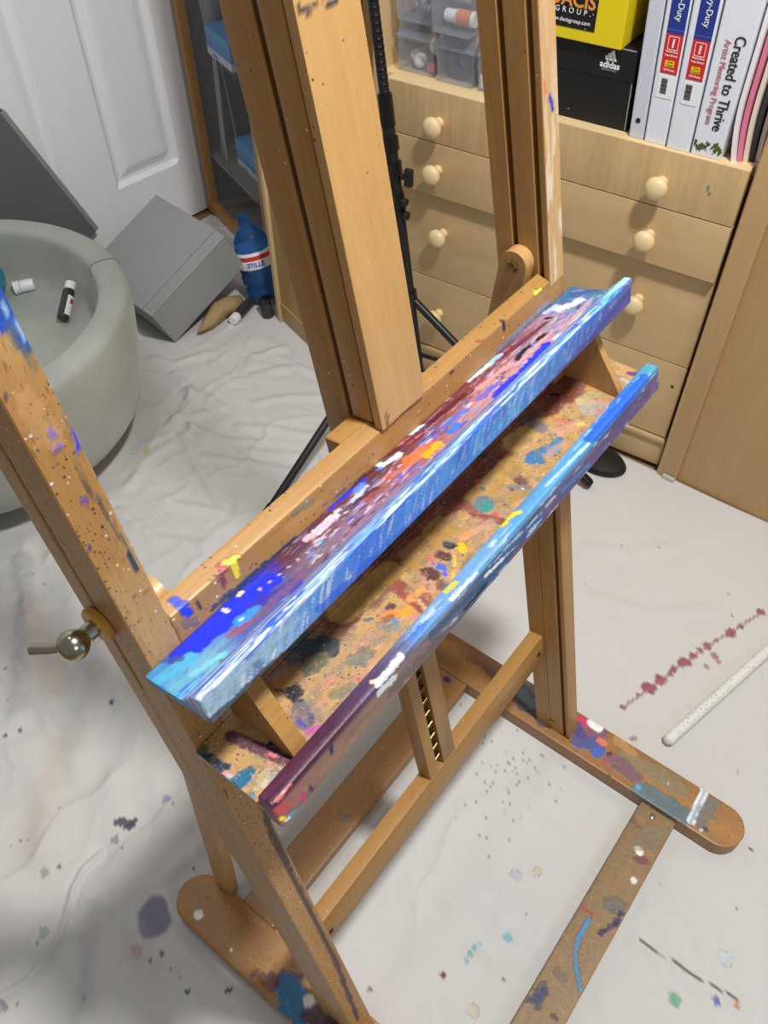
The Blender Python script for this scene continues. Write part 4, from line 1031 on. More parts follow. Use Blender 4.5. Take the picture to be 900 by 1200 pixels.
  (0.3255, 0.0459, 0, 0.3255, 0.0459, 0, 0.0011, (135,138,128), 0.8, 0.5, 0.15),
  (0.3835, 0.128, 0, 0.3835, 0.128, 0, 0.001, (135,138,128), 0.8, 0.5, 0.15),
  (0.4008, 0.024, 0, 0.4008, 0.024, 0, 0.0016, (135,138,128), 0.8, 0.5, 0.15),
  (0.4044, 0.0778, 0, 0.4044, 0.0778, 0, 0.0012, (135,138,128), 0.8, 0.5, 0.15),
  (0.369, 0.0117, 0, 0.369, 0.0117, 0, 0.0009, (135,138,128), 0.8, 0.5, 0.15),
  (0.4648, 0.1234, 0, 0.4648, 0.1234, 0, 0.0018, (135,138,128), 0.8, 0.5, 0.15),
  (0.4977, 0.1244, 0, 0.4977, 0.1244, 0, 0.0009, (135,138,128), 0.8, 0.5, 0.15),
  (0.2902, 0.0067, 0, 0.2902, 0.0067, 0, 0.0015, (135,138,128), 0.8, 0.5, 0.15),
  (0.3052, 0.0741, 0, 0.3052, 0.0741, 0, 0.0014, (135,138,128), 0.8, 0.5, 0.15),
  (0.4352, 0.059, 0, 0.4352, 0.059, 0, 0.0011, (135,138,128), 0.8, 0.5, 0.15),
  (0.3787, 0.0592, 0, 0.3787, 0.0592, 0, 0.0012, (135,138,128), 0.8, 0.5, 0.15),
  (0.4245, 0.0301, 0, 0.4245, 0.0301, 0, 0.0009, (135,138,128), 0.8, 0.5, 0.15),
  (0.403, 0.0288, 0, 0.403, 0.0288, 0, 0.0016, (135,138,128), 0.8, 0.5, 0.15),
  (0.361, 0.049, 0, 0.361, 0.049, 0, 0.001, (135,138,128), 0.8, 0.5, 0.15),
  (0.4246, 0.0229, 0, 0.4246, 0.0229, 0, 0.0011, (135,138,128), 0.8, 0.5, 0.15),
  (0.399, 0.0376, 0, 0.399, 0.0376, 0, 0.001, (135,138,128), 0.8, 0.5, 0.15),
  (0.4118, 0.0698, 0, 0.4118, 0.0698, 0, 0.0009, (135,138,128), 0.8, 0.5, 0.15),
  (0.3788, 0.0698, 0, 0.3788, 0.0698, 0, 0.0018, (135,138,128), 0.8, 0.5, 0.15),
  (0.3828, 0.0041, 0, 0.3828, 0.0041, 0, 0.0015, (135,138,128), 0.8, 0.5, 0.15),
  (0.2838, 0.079, 0, 0.2838, 0.079, 0, 0.0013, (135,138,128), 0.8, 0.5, 0.15),
  (0.3586, 0.0229, 0, 0.3586, 0.0229, 0, 0.0009, (135,138,128), 0.8, 0.5, 0.15),
  (0.3686, 0.0593, 0, 0.3686, 0.0593, 0, 0.0017, (135,138,128), 0.8, 0.5, 0.15),
  (0.4514, 0.0593, 0, 0.4514, 0.0593, 0, 0.0009, (135,138,128), 0.8, 0.5, 0.15),
  (0.3677, 0.0317, 0, 0.3677, 0.0317, 0, 0.0011, (135,138,128), 0.8, 0.5, 0.15),
  (0.3264, -0.0048, 0, 0.3264, -0.0048, 0, 0.001, (135,138,128), 0.8, 0.5, 0.15),
  (0.4154, -0.0289, 0, 0.4154, -0.0289, 0, 0.0014, (135,138,128), 0.8, 0.5, 0.15),
  (0.4215, 0.0223, 0, 0.4215, 0.0223, 0, 0.0017, (135,138,128), 0.8, 0.5, 0.15),
  (0.434, 0.117, 0, 0.434, 0.117, 0, 0.0016, (135,138,128), 0.8, 0.5, 0.15),
  (0.3868, 0.0617, 0, 0.3868, 0.0617, 0, 0.0011, (135,138,128), 0.8, 0.5, 0.15),
  (0.4937, 0.0451, 0, 0.4937, 0.0451, 0, 0.0017, (135,138,128), 0.8, 0.5, 0.15),
  (0.333, 0.0399, 0, 0.333, 0.0399, 0, 0.0016, (135,138,128), 0.8, 0.5, 0.15),
  (0.4298, 0.1206, 0, 0.4298, 0.1206, 0, 0.0014, (135,138,128), 0.8, 0.5, 0.15),
  (0.429, 0.1072, 0, 0.429, 0.1072, 0, 0.0011, (135,138,128), 0.8, 0.5, 0.15),
  (0.494, 0.0152, 0, 0.494, 0.0152, 0, 0.001, (135,138,128), 0.8, 0.5, 0.15),
  (0.4707, -0.0107, 0, 0.4707, -0.0107, 0, 0.0015, (135,138,128), 0.8, 0.5, 0.15),
  (0.4181, -0.0225, 0, 0.4181, -0.0225, 0, 0.001, (135,138,128), 0.8, 0.5, 0.15),
  (0.4405, 0.0154, 0, 0.4405, 0.0154, 0, 0.0009, (135,138,128), 0.8, 0.5, 0.15),
  (0.3647, 0.0001, 0, 0.3647, 0.0001, 0, 0.0014, (135,138,128), 0.8, 0.5, 0.15),
  (0.4917, 0.112, 0, 0.4917, 0.112, 0, 0.0011, (135,138,128), 0.8, 0.5, 0.15),
  (0.4443, -0.0156, 0, 0.4443, -0.0156, 0, 0.0009, (135,138,128), 0.8, 0.5, 0.15),
  (0.4186, 0.0482, 0, 0.4186, 0.0482, 0, 0.0016, (135,138,128), 0.8, 0.5, 0.15),
  (0.49, 0.09, 0, 0.49, 0.09, 0, 0.0014, (135,138,128), 0.8, 0.5, 0.15),
  (0.4262, 0.0474, 0, 0.4262, 0.0474, 0, 0.0015, (135,138,128), 0.8, 0.5, 0.15),
  (0.306, 0.033, 0, 0.306, 0.033, 0, 0.0015, (135,138,128), 0.8, 0.5, 0.15),
  (0.3624, 0.078, 0, 0.3624, 0.078, 0, 0.0009, (135,138,128), 0.8, 0.5, 0.15),
  (0.4142, 0.0055, 0, 0.4142, 0.0055, 0, 0.0013, (135,138,128), 0.8, 0.5, 0.15),
  (0.4588, 0.0498, 0, 0.4588, 0.0498, 0, 0.001, (135,138,128), 0.8, 0.5, 0.15),
  (0.3238, 0.0484, 0, 0.3238, 0.0484, 0, 0.0013, (135,138,128), 0.8, 0.5, 0.15),
  (0.4333, -0.0073, 0, 0.4333, -0.0073, 0, 0.0016, (135,138,128), 0.8, 0.5, 0.15),
  (0.3953, 0.0037, 0, 0.3953, 0.0037, 0, 0.0012, (135,138,128), 0.8, 0.5, 0.15),
  (0.4353, 0.0653, 0, 0.4353, 0.0653, 0, 0.0011, (135,138,128), 0.8, 0.5, 0.15),
  (0.3322, 0.1173, 0, 0.3322, 0.1173, 0, 0.001, (135,138,128), 0.8, 0.5, 0.15),
  (0.3839, -0.002, 0, 0.3839, -0.002, 0, 0.0016, (135,138,128), 0.8, 0.5, 0.15),
  (0.3771, 0.0819, 0, 0.3771, 0.0819, 0, 0.0016, (135,138,128), 0.8, 0.5, 0.15),
  (0.413, 0.0571, 0, 0.413, 0.0571, 0, 0.0017, (135,138,128), 0.8, 0.5, 0.15),
  (0.3721, 0.022, 0, 0.3721, 0.022, 0, 0.0016, (135,138,128), 0.8, 0.5, 0.15),
  (0.3308, 0.0729, 0, 0.3308, 0.0729, 0, 0.001, (135,138,128), 0.8, 0.5, 0.15),
  (0.4243, 0.0482, 0, 0.4243, 0.0482, 0, 0.001, (135,138,128), 0.8, 0.5, 0.15),
  (0.3759, 0.0745, 0, 0.3759, 0.0745, 0, 0.0014, (135,138,128), 0.8, 0.5, 0.15),
  (0.4619, 0.0349, 0, 0.4619, 0.0349, 0, 0.0009, (135,138,128), 0.8, 0.5, 0.15),
  (0.3423, 0.0343, 0, 0.3423, 0.0343, 0, 0.0013, (135,138,128), 0.8, 0.5, 0.15),
  (0.4371, 0.0858, 0, 0.4371, 0.0858, 0, 0.001, (135,138,128), 0.8, 0.5, 0.15),
  (0.325, 0.0015, 0, 0.325, 0.0015, 0, 0.0012, (135,138,128), 0.8, 0.5, 0.15),
  (0.5275, 0.1187, 0, 0.5275, 0.1187, 0, 0.0015, (135,138,128), 0.8, 0.5, 0.15),
  (0.4334, 0.0992, 0, 0.4334, 0.0992, 0, 0.0012, (135,138,128), 0.8, 0.5, 0.15),
  (0.4416, 0.0369, 0, 0.4416, 0.0369, 0, 0.0017, (135,138,128), 0.8, 0.5, 0.15),
  (0.3113, 0.0228, 0, 0.3113, 0.0228, 0, 0.0015, (135,138,128), 0.8, 0.5, 0.15),
  (0.4072, 0.0912, 0, 0.4072, 0.0912, 0, 0.001, (135,138,128), 0.8, 0.5, 0.15),
  (0.4378, 0.0701, 0, 0.4378, 0.0701, 0, 0.0015, (135,138,128), 0.8, 0.5, 0.15),
  (0.3909, 0.034, 0, 0.3909, 0.034, 0, 0.001, (135,138,128), 0.8, 0.5, 0.15),
  (0.4254, 0.0579, 0, 0.4254, 0.0579, 0, 0.0017, (135,138,128), 0.8, 0.5, 0.15),
  (0.3412, 0.0516, 0, 0.3412, 0.0516, 0, 0.0012, (135,138,128), 0.8, 0.5, 0.15),
  (0.4021, 0.0665, 0, 0.4021, 0.0665, 0, 0.0012, (135,138,128), 0.8, 0.5, 0.15),
  (0.4195, 0.0392, 0, 0.4195, 0.0392, 0, 0.0015, (135,138,128), 0.8, 0.5, 0.15),
  (0.3596, 0.042, 0, 0.3596, 0.042, 0, 0.0009, (135,138,128), 0.8, 0.5, 0.15),
  (0.4373, -0.0262, 0, 0.4373, -0.0262, 0, 0.0016, (135,138,128), 0.8, 0.5, 0.15),
  (0.481, 0.0778, 0, 0.481, 0.0778, 0, 0.0018, (135,138,128), 0.8, 0.5, 0.15),
  (0.3695, 0.0025, 0, 0.3695, 0.0025, 0, 0.0013, (135,138,128), 0.8, 0.5, 0.15),
  (0.3927, 0.1382, 0, 0.3927, 0.1382, 0, 0.0016, (135,138,128), 0.8, 0.5, 0.15),
  (0.4116, 0.0381, 0, 0.4116, 0.0381, 0, 0.0015, (135,138,128), 0.8, 0.5, 0.15),
  (0.4406, 0.11, 0, 0.4406, 0.11, 0, 0.0015, (135,138,128), 0.8, 0.5, 0.15),
  (0.436, 0.0565, 0, 0.436, 0.0565, 0, 0.0017, (135,138,128), 0.8, 0.5, 0.15),
  (0.3438, 0.0623, 0, 0.3438, 0.0623, 0, 0.0016, (135,138,128), 0.8, 0.5, 0.15),
  (0.4247, 0.0779, 0, 0.4247, 0.0779, 0, 0.0011, (135,138,128), 0.8, 0.5, 0.15),
  (0.3355, 0.0371, 0, 0.3355, 0.0371, 0, 0.0017, (135,138,128), 0.8, 0.5, 0.15),
  (0.439, 0.0414, 0, 0.439, 0.0414, 0, 0.0012, (135,138,128), 0.8, 0.5, 0.15),
  (0.4344, 0.0589, 0, 0.4344, 0.0589, 0, 0.0013, (135,138,128), 0.8, 0.5, 0.15),
  (0.4087, 0.0303, 0, 0.4087, 0.0303, 0, 0.0014, (135,138,128), 0.8, 0.5, 0.15),
  (0.439, 0.0973, 0, 0.439, 0.0973, 0, 0.0012, (135,138,128), 0.8, 0.5, 0.15),
  (0.4432, 0.0222, 0, 0.4432, 0.0222, 0, 0.001, (135,138,128), 0.8, 0.5, 0.15),
  (-0.2304, 0.3808, 0, -0.2304, 0.3808, 0, 0.002, (120,100,100), 0.8, 0.5, 0.15),
  (0.1714, 0.5703, 0, 0.1714, 0.5703, 0, 0.0013, (120,100,100), 0.8, 0.5, 0.15),
  (-0.0189, 0.4231, 0, -0.0189, 0.4231, 0, 0.0015, (90,90,95), 0.8, 0.5, 0.15),
  (0.3174, 0.6192, 0, 0.3174, 0.6192, 0, 0.0015, (120,100,100), 0.8, 0.5, 0.15),
  (0.2062, 0.9325, 0, 0.2062, 0.9325, 0, 0.0018, (90,90,95), 0.8, 0.5, 0.15),
  (0.068, 0.4122, 0, 0.068, 0.4122, 0, 0.002, (120,100,100), 0.8, 0.5, 0.15),
  (0.0581, 0.8123, 0, 0.0581, 0.8123, 0, 0.0021, (95,100,120), 0.8, 0.5, 0.15),
  (0.0245, 0.7561, 0, 0.0245, 0.7561, 0, 0.0014, (95,100,120), 0.8, 0.5, 0.15),
  (0.0678, 0.307, 0, 0.0678, 0.307, 0, 0.0016, (90,90,95), 0.8, 0.5, 0.15),
  (-0.0097, 0.3172, 0, -0.0097, 0.3172, 0, 0.0017, (95,100,120), 0.8, 0.5, 0.15),
  (0.0336, 0.2729, 0, 0.0336, 0.2729, 0, 0.0016, (90,90,95), 0.8, 0.5, 0.15),
  (-0.2134, 0.4402, 0, -0.2134, 0.4402, 0, 0.0012, (120,100,100), 0.8, 0.5, 0.15),
  (-0.1695, 0.4163, 0, -0.1695, 0.4163, 0, 0.0015, (95,100,120), 0.8, 0.5, 0.15),
  (0.1997, 0.7502, 0, 0.1997, 0.7502, 0, 0.0022, (90,90,95), 0.8, 0.5, 0.15),
  (-0.057, 0.4285, 0, -0.057, 0.4285, 0, 0.0019, (120,100,100), 0.8, 0.5, 0.15),
  (0.2071, 0.9055, 0, 0.2071, 0.9055, 0, 0.0025, (120,100,100), 0.8, 0.5, 0.15),
  (0.4375, 0.6779, 0, 0.4375, 0.6779, 0, 0.0023, (95,100,120), 0.8, 0.5, 0.15),
  (0.1498, 0.8908, 0, 0.1498, 0.8908, 0, 0.002, (95,100,120), 0.8, 0.5, 0.15),
  (-0.0385, 0.5434, 0, -0.0385, 0.5434, 0, 0.0016, (90,90,95), 0.8, 0.5, 0.15),
  (-0.1059, 0.2966, 0, -0.1059, 0.2966, 0, 0.0015, (90,90,95), 0.8, 0.5, 0.15),
  (-0.0835, 0.2359, 0, -0.0835, 0.2359, 0, 0.0019, (120,100,100), 0.8, 0.5, 0.15),
  (0.1835, 0.7572, 0, 0.1835, 0.7572, 0, 0.0018, (95,100,120), 0.8, 0.5, 0.15),
  (-0.0947, 0.5438, 0, -0.0947, 0.5438, 0, 0.002, (120,100,100), 0.8, 0.5, 0.15),
  (-0.0027, 0.2117, 0, -0.0027, 0.2117, 0, 0.0014, (90,90,95), 0.8, 0.5, 0.15),
  (-0.1156, 0.5572, 0, -0.1156, 0.5572, 0, 0.0014, (90,90,95), 0.8, 0.5, 0.15),
  (-0.0551, 0.3244, 0, -0.0551, 0.3244, 0, 0.0015, (120,100,100), 0.8, 0.5, 0.15),
  (0.941, -0.006, 0, 0.941, -0.006, 0, 0.0014, (120,110,100), 0.7, 0.5, 0.15),
  (0.4967, -0.2458, 0, 0.4967, -0.2458, 0, 0.0016, (110,110,105), 0.7, 0.5, 0.15),
  (0.4416, 0.044, 0, 0.4416, 0.044, 0, 0.0017, (95,100,120), 0.7, 0.5, 0.15),
  (0.7377, 0.3358, 0, 0.7377, 0.3358, 0, 0.0016, (110,110,105), 0.7, 0.5, 0.15),
  (0.9505, 0.0644, 0, 0.9505, 0.0644, 0, 0.0019, (120,110,100), 0.7, 0.5, 0.15),
  (0.3212, -0.2724, 0, 0.3212, -0.2724, 0, 0.0015, (95,100,120), 0.7, 0.5, 0.15),
  (0.2556, -0.169, 0, 0.2556, -0.169, 0, 0.0016, (95,100,120), 0.7, 0.5, 0.15),
  (0.5383, 0.2771, 0, 0.5383, 0.2771, 0, 0.0013, (95,100,120), 0.7, 0.5, 0.15),
  (0.317, -0.3259, 0, 0.317, -0.3259, 0, 0.001, (110,110,105), 0.7, 0.5, 0.15),
  (0.4633, 0.1732, 0, 0.4633, 0.1732, 0, 0.0017, (110,110,105), 0.7, 0.5, 0.15),
  (0.1654, -0.1377, 0, 0.1654, -0.1377, 0, 0.0015, (110,110,105), 0.7, 0.5, 0.15),
  (0.9143, 0.1215, 0, 0.9143, 0.1215, 0, 0.0016, (95,100,120), 0.7, 0.5, 0.15),
  (0.3381, -0.2512, 0, 0.3381, -0.2512, 0, 0.0012, (110,110,105), 0.7, 0.5, 0.15),
  (0.6298, 0.1873, 0, 0.6298, 0.1873, 0, 0.0017, (120,110,100), 0.7, 0.5, 0.15),
  (0.7614, 0.3534, 0, 0.7614, 0.3534, 0, 0.002, (120,110,100), 0.7, 0.5, 0.15),
  (0.1969, -0.1114, 0, 0.1969, -0.1114, 0, 0.0016, (120,110,100), 0.7, 0.5, 0.15),
  (0.3498, -0.0118, 0, 0.3498, -0.0118, 0, 0.0012, (110,110,105), 0.7, 0.5, 0.15),
  (0.4135, 0.1778, 0, 0.4135, 0.1778, 0, 0.0015, (110,110,105), 0.7, 0.5, 0.15),
  (0.9312, -0.0806, 0, 0.9312, -0.0806, 0, 0.0019, (95,100,120), 0.7, 0.5, 0.15),
  (0.4353, -0.2977, 0, 0.4353, -0.2977, 0, 0.0015, (110,110,105), 0.7, 0.5, 0.15),
  (0.1521, -0.0761, 0, 0.1521, -0.0761, 0, 0.0014, (110,110,105), 0.7, 0.5, 0.15),
  (0.7936, 0.132, 0, 0.7936, 0.132, 0, 0.0015, (120,110,100), 0.7, 0.5, 0.15),
  (0.3208, -0.2106, 0, 0.3221, -0.2525, 0, 0.0015, (90,85,82), 0.95, 0.2, 0.15),  # crease darkened in colour, a line painted along its fold
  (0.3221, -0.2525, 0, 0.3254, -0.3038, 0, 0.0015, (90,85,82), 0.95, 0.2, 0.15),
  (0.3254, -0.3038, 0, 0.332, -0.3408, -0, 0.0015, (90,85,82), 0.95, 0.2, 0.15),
  (0.1513, 0.6973, 0, 0.0457, 0.609, 0, 0.019, (150,150,152), 0.35, 0.8, 1),  # fold shading painted in as soft grey along the fold
  (0.2156, 0.9699, 0, 0.029, 0.7274, 0, 0.0168, (150,152,152), 0.35, 0.8, 1),  # soft grey shade painted beside the long fold
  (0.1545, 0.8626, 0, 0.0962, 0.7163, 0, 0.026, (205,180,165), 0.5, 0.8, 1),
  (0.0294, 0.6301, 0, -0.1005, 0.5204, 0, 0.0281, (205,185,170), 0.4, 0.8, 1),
  (-0.0931, 0.398, 0, -0.1797, 0.3088, 0, 0.0118, (165,168,172), 0.45, 0.8, 1),  # painted grey shade of the lower left fold
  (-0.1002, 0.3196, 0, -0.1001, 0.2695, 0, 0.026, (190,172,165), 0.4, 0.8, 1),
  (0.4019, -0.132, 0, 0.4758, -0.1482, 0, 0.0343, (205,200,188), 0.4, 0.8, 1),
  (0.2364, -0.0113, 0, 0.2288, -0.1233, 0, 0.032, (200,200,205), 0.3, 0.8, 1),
 ],
}
FOLDS = [
 ([(-0.242, 0.402), (-0.206, 0.391), (-0.166, 0.394), (-0.138, 0.405), (-0.097, 0.437), (-0.069, 0.446), (-0.042, 0.445)], 0.004, 0.0065),
 ([(0.217, 0.977), (0.145, 0.866), (0.063, 0.773), (0.009, 0.717)], 0.014, 0.006),
 ([(0.179, 0.711), (0.124, 0.693), (0.042, 0.607), (0.019, 0.575)], 0.02, 0.005),
 ([(-0.081, 0.386), (-0.024, 0.354), (0.053, 0.341)], 0.012, 0.005),
 ([(-0.102, 0.409), (-0.075, 0.348), (-0.072, 0.309)], 0.01, 0.003),
 ([(-0.114, 0.381), (-0.146, 0.329), (-0.192, 0.294)], 0.014, 0.005),
 ([(0.834, 1.111), (0.819, 1.055)], 0.01, 0.0035),
 ([(0.725, 1.092), (0.741, 1.056), (0.742, 0.99)], 0.01, 0.0035),
 ([(0.651, 1.041), (0.704, 1.004)], 0.01, 0.0035),
 ([(0.797, 0.94), (0.856, 0.894), (0.9, 0.832)], 0.01, 0.0035),
 ([(0.719, 0.916), (0.764, 0.835), (0.804, 0.739)], 0.01, 0.0035),
 ([(0.612, 0.909), (0.657, 0.808), (0.703, 0.687)], 0.01, 0.0035),
 ([(0.644, 1.128), (0.65, 1.052), (0.659, 0.996)], 0.01, 0.0035),
 ([(0.903, 1.055), (0.968, 1.022), (1.054, 1.017)], 0.01, 0.0035),
 ([(0.659, 0.996), (0.669, 0.917), (0.703, 0.851)], 0.01, 0.0035),
 ([(0.595, 0.993), (0.529, 0.997), (0.46, 0.97)], 0.01, 0.0035),
 ([(0.629, 0.991), (0.584, 0.905), (0.54, 0.788)], 0.01, 0.0035),
 ([(0.626, 1.039), (0.691, 1.043), (0.746, 1.088)], 0.01, 0.0035),
 ([(0.722, 1.049), (0.745, 1.114), (0.754, 1.152)], 0.01, 0.0035),
 ([(0.968, 1.188), (1.048, 1.151), (1.048, 1.053)], 0.01, 0.0035),
 ([(0.767, 1.237), (0.791, 1.178), (0.849, 1.154)], 0.01, 0.0035),
 ([(0.864, 1.005), (0.945, 0.948), (0.955, 0.885)], 0.01, 0.0035),
 ([(0.649, 0.986), (0.674, 0.847), (0.728, 0.755)], 0.01, 0.0035),
 ([(0.486, 0.974), (0.48, 0.867), (0.524, 0.772)], 0.01, 0.0035),
 ([(0.404, 0.93), (0.4, 0.828), (0.444, 0.736)], 0.01, 0.0035),
 ([(0.277, 1.134), (0.266, 1.039), (0.182, 0.949)], 0.02, 0.004),
 ([(0.27, 0.966), (0.224, 0.833), (0.146, 0.758)], 0.02, 0.004),
 ([(0.261, 0.784), (0.182, 0.712), (0.144, 0.603)], 0.02, 0.004),
 ([(-0.02, 0.671), (-0.039, 0.562), (-0.093, 0.511)], 0.02, 0.004),
 ([(0.102, 0.535), (0.024, 0.502), (-0.011, 0.423)], 0.02, 0.004),
 ([(0.09, 0.482), (0.052, 0.403), (0.011, 0.376)], 0.02, 0.004),
 ([(0.166, 0.089), (0.208, 0.026), (0.227, -0.017)], 0.012, 0.0018),
 ([(0.407, 0.026), (0.393, -0.041), (0.391, -0.098)], 0.012, 0.0018),
 ([(0.195, -0.011), (0.19, -0.056), (0.2, -0.102)], 0.012, 0.0018),
 ([(0.534, -0.161), (0.54, -0.211), (0.552, -0.258)], 0.012, 0.0018),
 ([(0.877, 0.168), (0.906, 0.097), (0.963, 0.056)], 0.012, 0.0018),
 ([(0.364, -0.177), (0.353, -0.233), (0.331, -0.256)], 0.012, 0.0018),
 ([(0.321, -0.211), (0.322, -0.252), (0.325, -0.304), (0.332, -0.341)], 0.012, 0.0018),
 ([(1.021, 0.119), (0.982, 0.031), (1.01, -0.072)], 0.012, 0.0018),
 ([(0.206, 0.01), (0.237, -0.066)], 0.012, 0.0018),
 ([(0.783, 0.1), (0.804, 0.012), (0.875, -0.066)], 0.012, 0.0018),
]
# ------------------------------------------------------------------ setting
FLOOR_Z = -.014
_fm = plain('floor_boards', (150, 120, 85), .5, vary=.1)
struct(bar('floor', rect(-2.2, 1.75, -2.0, 1.95), FLOOR_Z - .04, FLOOR_Z, fZ, _fm, r=0))
def fD(a, b, c):                 # door wall frame: a along the wall (to the right), b depth behind, c up
    ang = math.atan2(-.09, 1)
    return np.array([a * math.cos(ang) + b * .09, 1.76 + a * math.sin(ang) + b, c])
struct(bar('wall_back', rect(-2.2, 1.7, .03, .1), FLOOR_Z, 2.4, fD, M['wall'], r=0))
struct(bar('wall_right', rect(1.60, 1.70, -2.0, 1.9), FLOOR_Z, 2.4, fZ, M['wall'], r=0))

# door with raised panels
DP1 = (1.075, 1.275, .150, .80); DP2 = (.745, .945, .150, .80)
def door_build():
    # grid surface with moulded panel relief
    panels = []
    x0, x1 = .47, 1.36
    lay = [DP1, DP2]
    xs = {x0, x1}; zs = {-.005, 1.9}
    prof = [(0, 0), (.012, .010), (.020, .011), (.042, .003), (.052, .002)]
    for a, b, c, d in lay:
        for o, _ in prof:
            xs |= {a + o, b - o}; zs |= {c + o, d - o}
    xs = sorted(xs); zs = sorted(zs)
    def dep(x, z):
        for a, b, c, d in lay:
            if a <= x <= b and c <= z <= d:
                e = min(x - a, b - x, z - c, d - z)
                return float(np.interp(e, [p[0] for p in prof], [p[1] for p in prof]))
        return 0
    V = []; F = []
    for z in zs:
        for x in xs:
            V.append(fD(x, dep(x, z), z))
    n = len(xs)
    for j in range(len(zs) - 1):
        for i in range(n - 1):
            F.append([j * n + i, j * n + i + 1, (j + 1) * n + i + 1, (j + 1) * n + i])
    k = len(V)
    for z in (zs[0], zs[-1]):
        for x in (x0, x1):
            V.append(fD(x, .032, z))
    F.append([k, k + 2, k + 3, k + 1])
    F.append([0, k, k + 1] + [i for i in range(n - 1, 0, -1)])
    F.append([(len(zs) - 1) * n + i for i in range(n)] + [k + 3, k + 2])
    F.append([j * n for j in range(len(zs))] + [k + 2, k])
    F.append([j * n + n - 1 for j in range(len(zs) - 1, -1, -1)] + [k + 1, k + 3])
    d = mk('door_1', V, F, M['white_door'], base=fD(x0, 0, 0))
    bm = bmesh.new(); bm.from_mesh(d.data); bmesh.ops.recalc_face_normals(bm, faces=bm.faces); bm.to_mesh(d.data); bm.free()
    return struct(d)
door_build()

# drop cloth
def cloth_build():
    st = .0034
    xs = np.arange(-.42, 1.128, st); ys = np.arange(-.62, 1.60, st)
    X, Y = np.meshgrid(xs, ys)
    edge = 1.1375 - .07 * (np.clip(Y, .16, 2) - .16) - .004 - .004 * np.abs(np.sin(Y * 9 + 1))
    edge = edge + .27 * sstep(Y, 1.0, 1.13)
    X = -.42 + (X + .42) * (edge + .42) / (1.128 + .42 - st)
    P = np.stack([X.ravel(), Y.ravel(), np.zeros(X.size)], 1)
    x, y = P[:, 0], P[:, 1]
    warp = np.stack([fbm(P, 3, 3) - .5, fbm(P, 3, 31) - .5, np.zeros(len(P))], 1)
    Q = P + warp * .35
    r1 = (1 - np.abs(2 * fbm(Q, (5, 8, 1), 11, 3) - 1)) ** 7
    r2 = (1 - np.abs(2 * fbm(Q, (14, 9, 1), 23, 3) - 1)) ** 6
    big = fbm(P, 2.2, 77, 2) - .5
    left = sstep(x, .62, .30) * .55 + .12
    back = sstep(y, .28, .55)
    amp = np.clip(left + back * .75, 0, 1)
    h = amp * (r1 * .006 + r2 * .0028) + big * .004 * amp
    for pts, w, ht in FOLDS:
        d = np.full(len(P), 9.0)
        for a, b in zip(pts[:-1], pts[1:]):
            a = np.array(a); b = np.array(b); ab = b - a
            if not len(P):
                continue
            t = np.clip(((P[:, :2] - a) @ ab) / max(ab @ ab, 1e-9), 0, 1)
            d = np.minimum(d, np.linalg.norm(P[:, :2] - (a + t[:, None] * ab), axis=1))
        nn = .6 + .8 * noise3(P, 14, 5)
        h = h + 1.2 * ht * nn * np.exp(-(d / w) ** 2) - ht * .35 * np.exp(-((d - 2 * w) / w) ** 2)
    # lies flat where feet and furniture rest on it
    def flat(x0, x1, y0, y1, m=.02):
        dx = np.maximum(np.maximum(x0 - x, x - x1), 0); dy = np.maximum(np.maximum(y0 - y, y - y1), 0)
        return sstep(np.hypot(dx, dy), 0, m)
    k = flat(-.036, .032, -.28, .32) * flat(.485, .552, -.27, .32) * flat(0, .5, -.185, -.127) * flat(0, .5, .17, .24)
    k = k * sstep(np.hypot(x - .388, y - 1.283), .27, .33) * flat(.99, 1.2, -.7, .4, .03)
    k = k * flat(.59, .90, -.20, -.10, .01) * flat(.79, 1.09, 1.2, 1.5) * flat(1.0, 1.16, .85, 1.45, .04)
    h = np.clip(h, -.004, .02)
    P[:, 2] = -.0005 + h * k - .001 * (1 - k)
    P[:, 2] = np.maximum(P[:, 2], -.008)
    # outer border sinks onto the floor
    col = np.zeros((len(P), 4))
    col = blobs(col, np.stack([x, y, np.zeros(len(P))], 1), STAINS_AND_SHADE['CLOTH'])
    ny, nx = X.shape
    idx = np.arange(nx * ny).reshape(ny, nx)
    F = np.stack([idx[:-1, :-1].ravel(), idx[:-1, 1:].ravel(), idx[1:, 1:].ravel(), idx[1:, :-1].ravel()], 1)
    # hem going down to the floor all round, gives the cloth an underside
    ring = list(idx[0, :]) + list(idx[1:, -1]) + list(idx[-1, :-1][::-1]) + list(idx[1:-1, 0][::-1])
    V = np.concatenate([P, P[ring] * [1, 1, 0] + [0, 0, FLOOR_Z + .0005]])
    n0 = len(P); m = len(ring)
    H = [[ring[i], n0 + i, n0 + (i + 1) % m, ring[(i + 1) % m]] for i in range(m)]
    col = np.concatenate([col, np.zeros((m, 4))])
    o = mk('drop_cloth', V, F.tolist() + H + [[n0 + i for i in range(m)][::-1]], M['cloth'], base=(.35, .4, FLOOR_Z), smooth=True, paint=col)
    tag(o, 'off-white canvas drop cloth spread over the floor, spotted with paint and creased', 'drop cloth')
cloth_build()

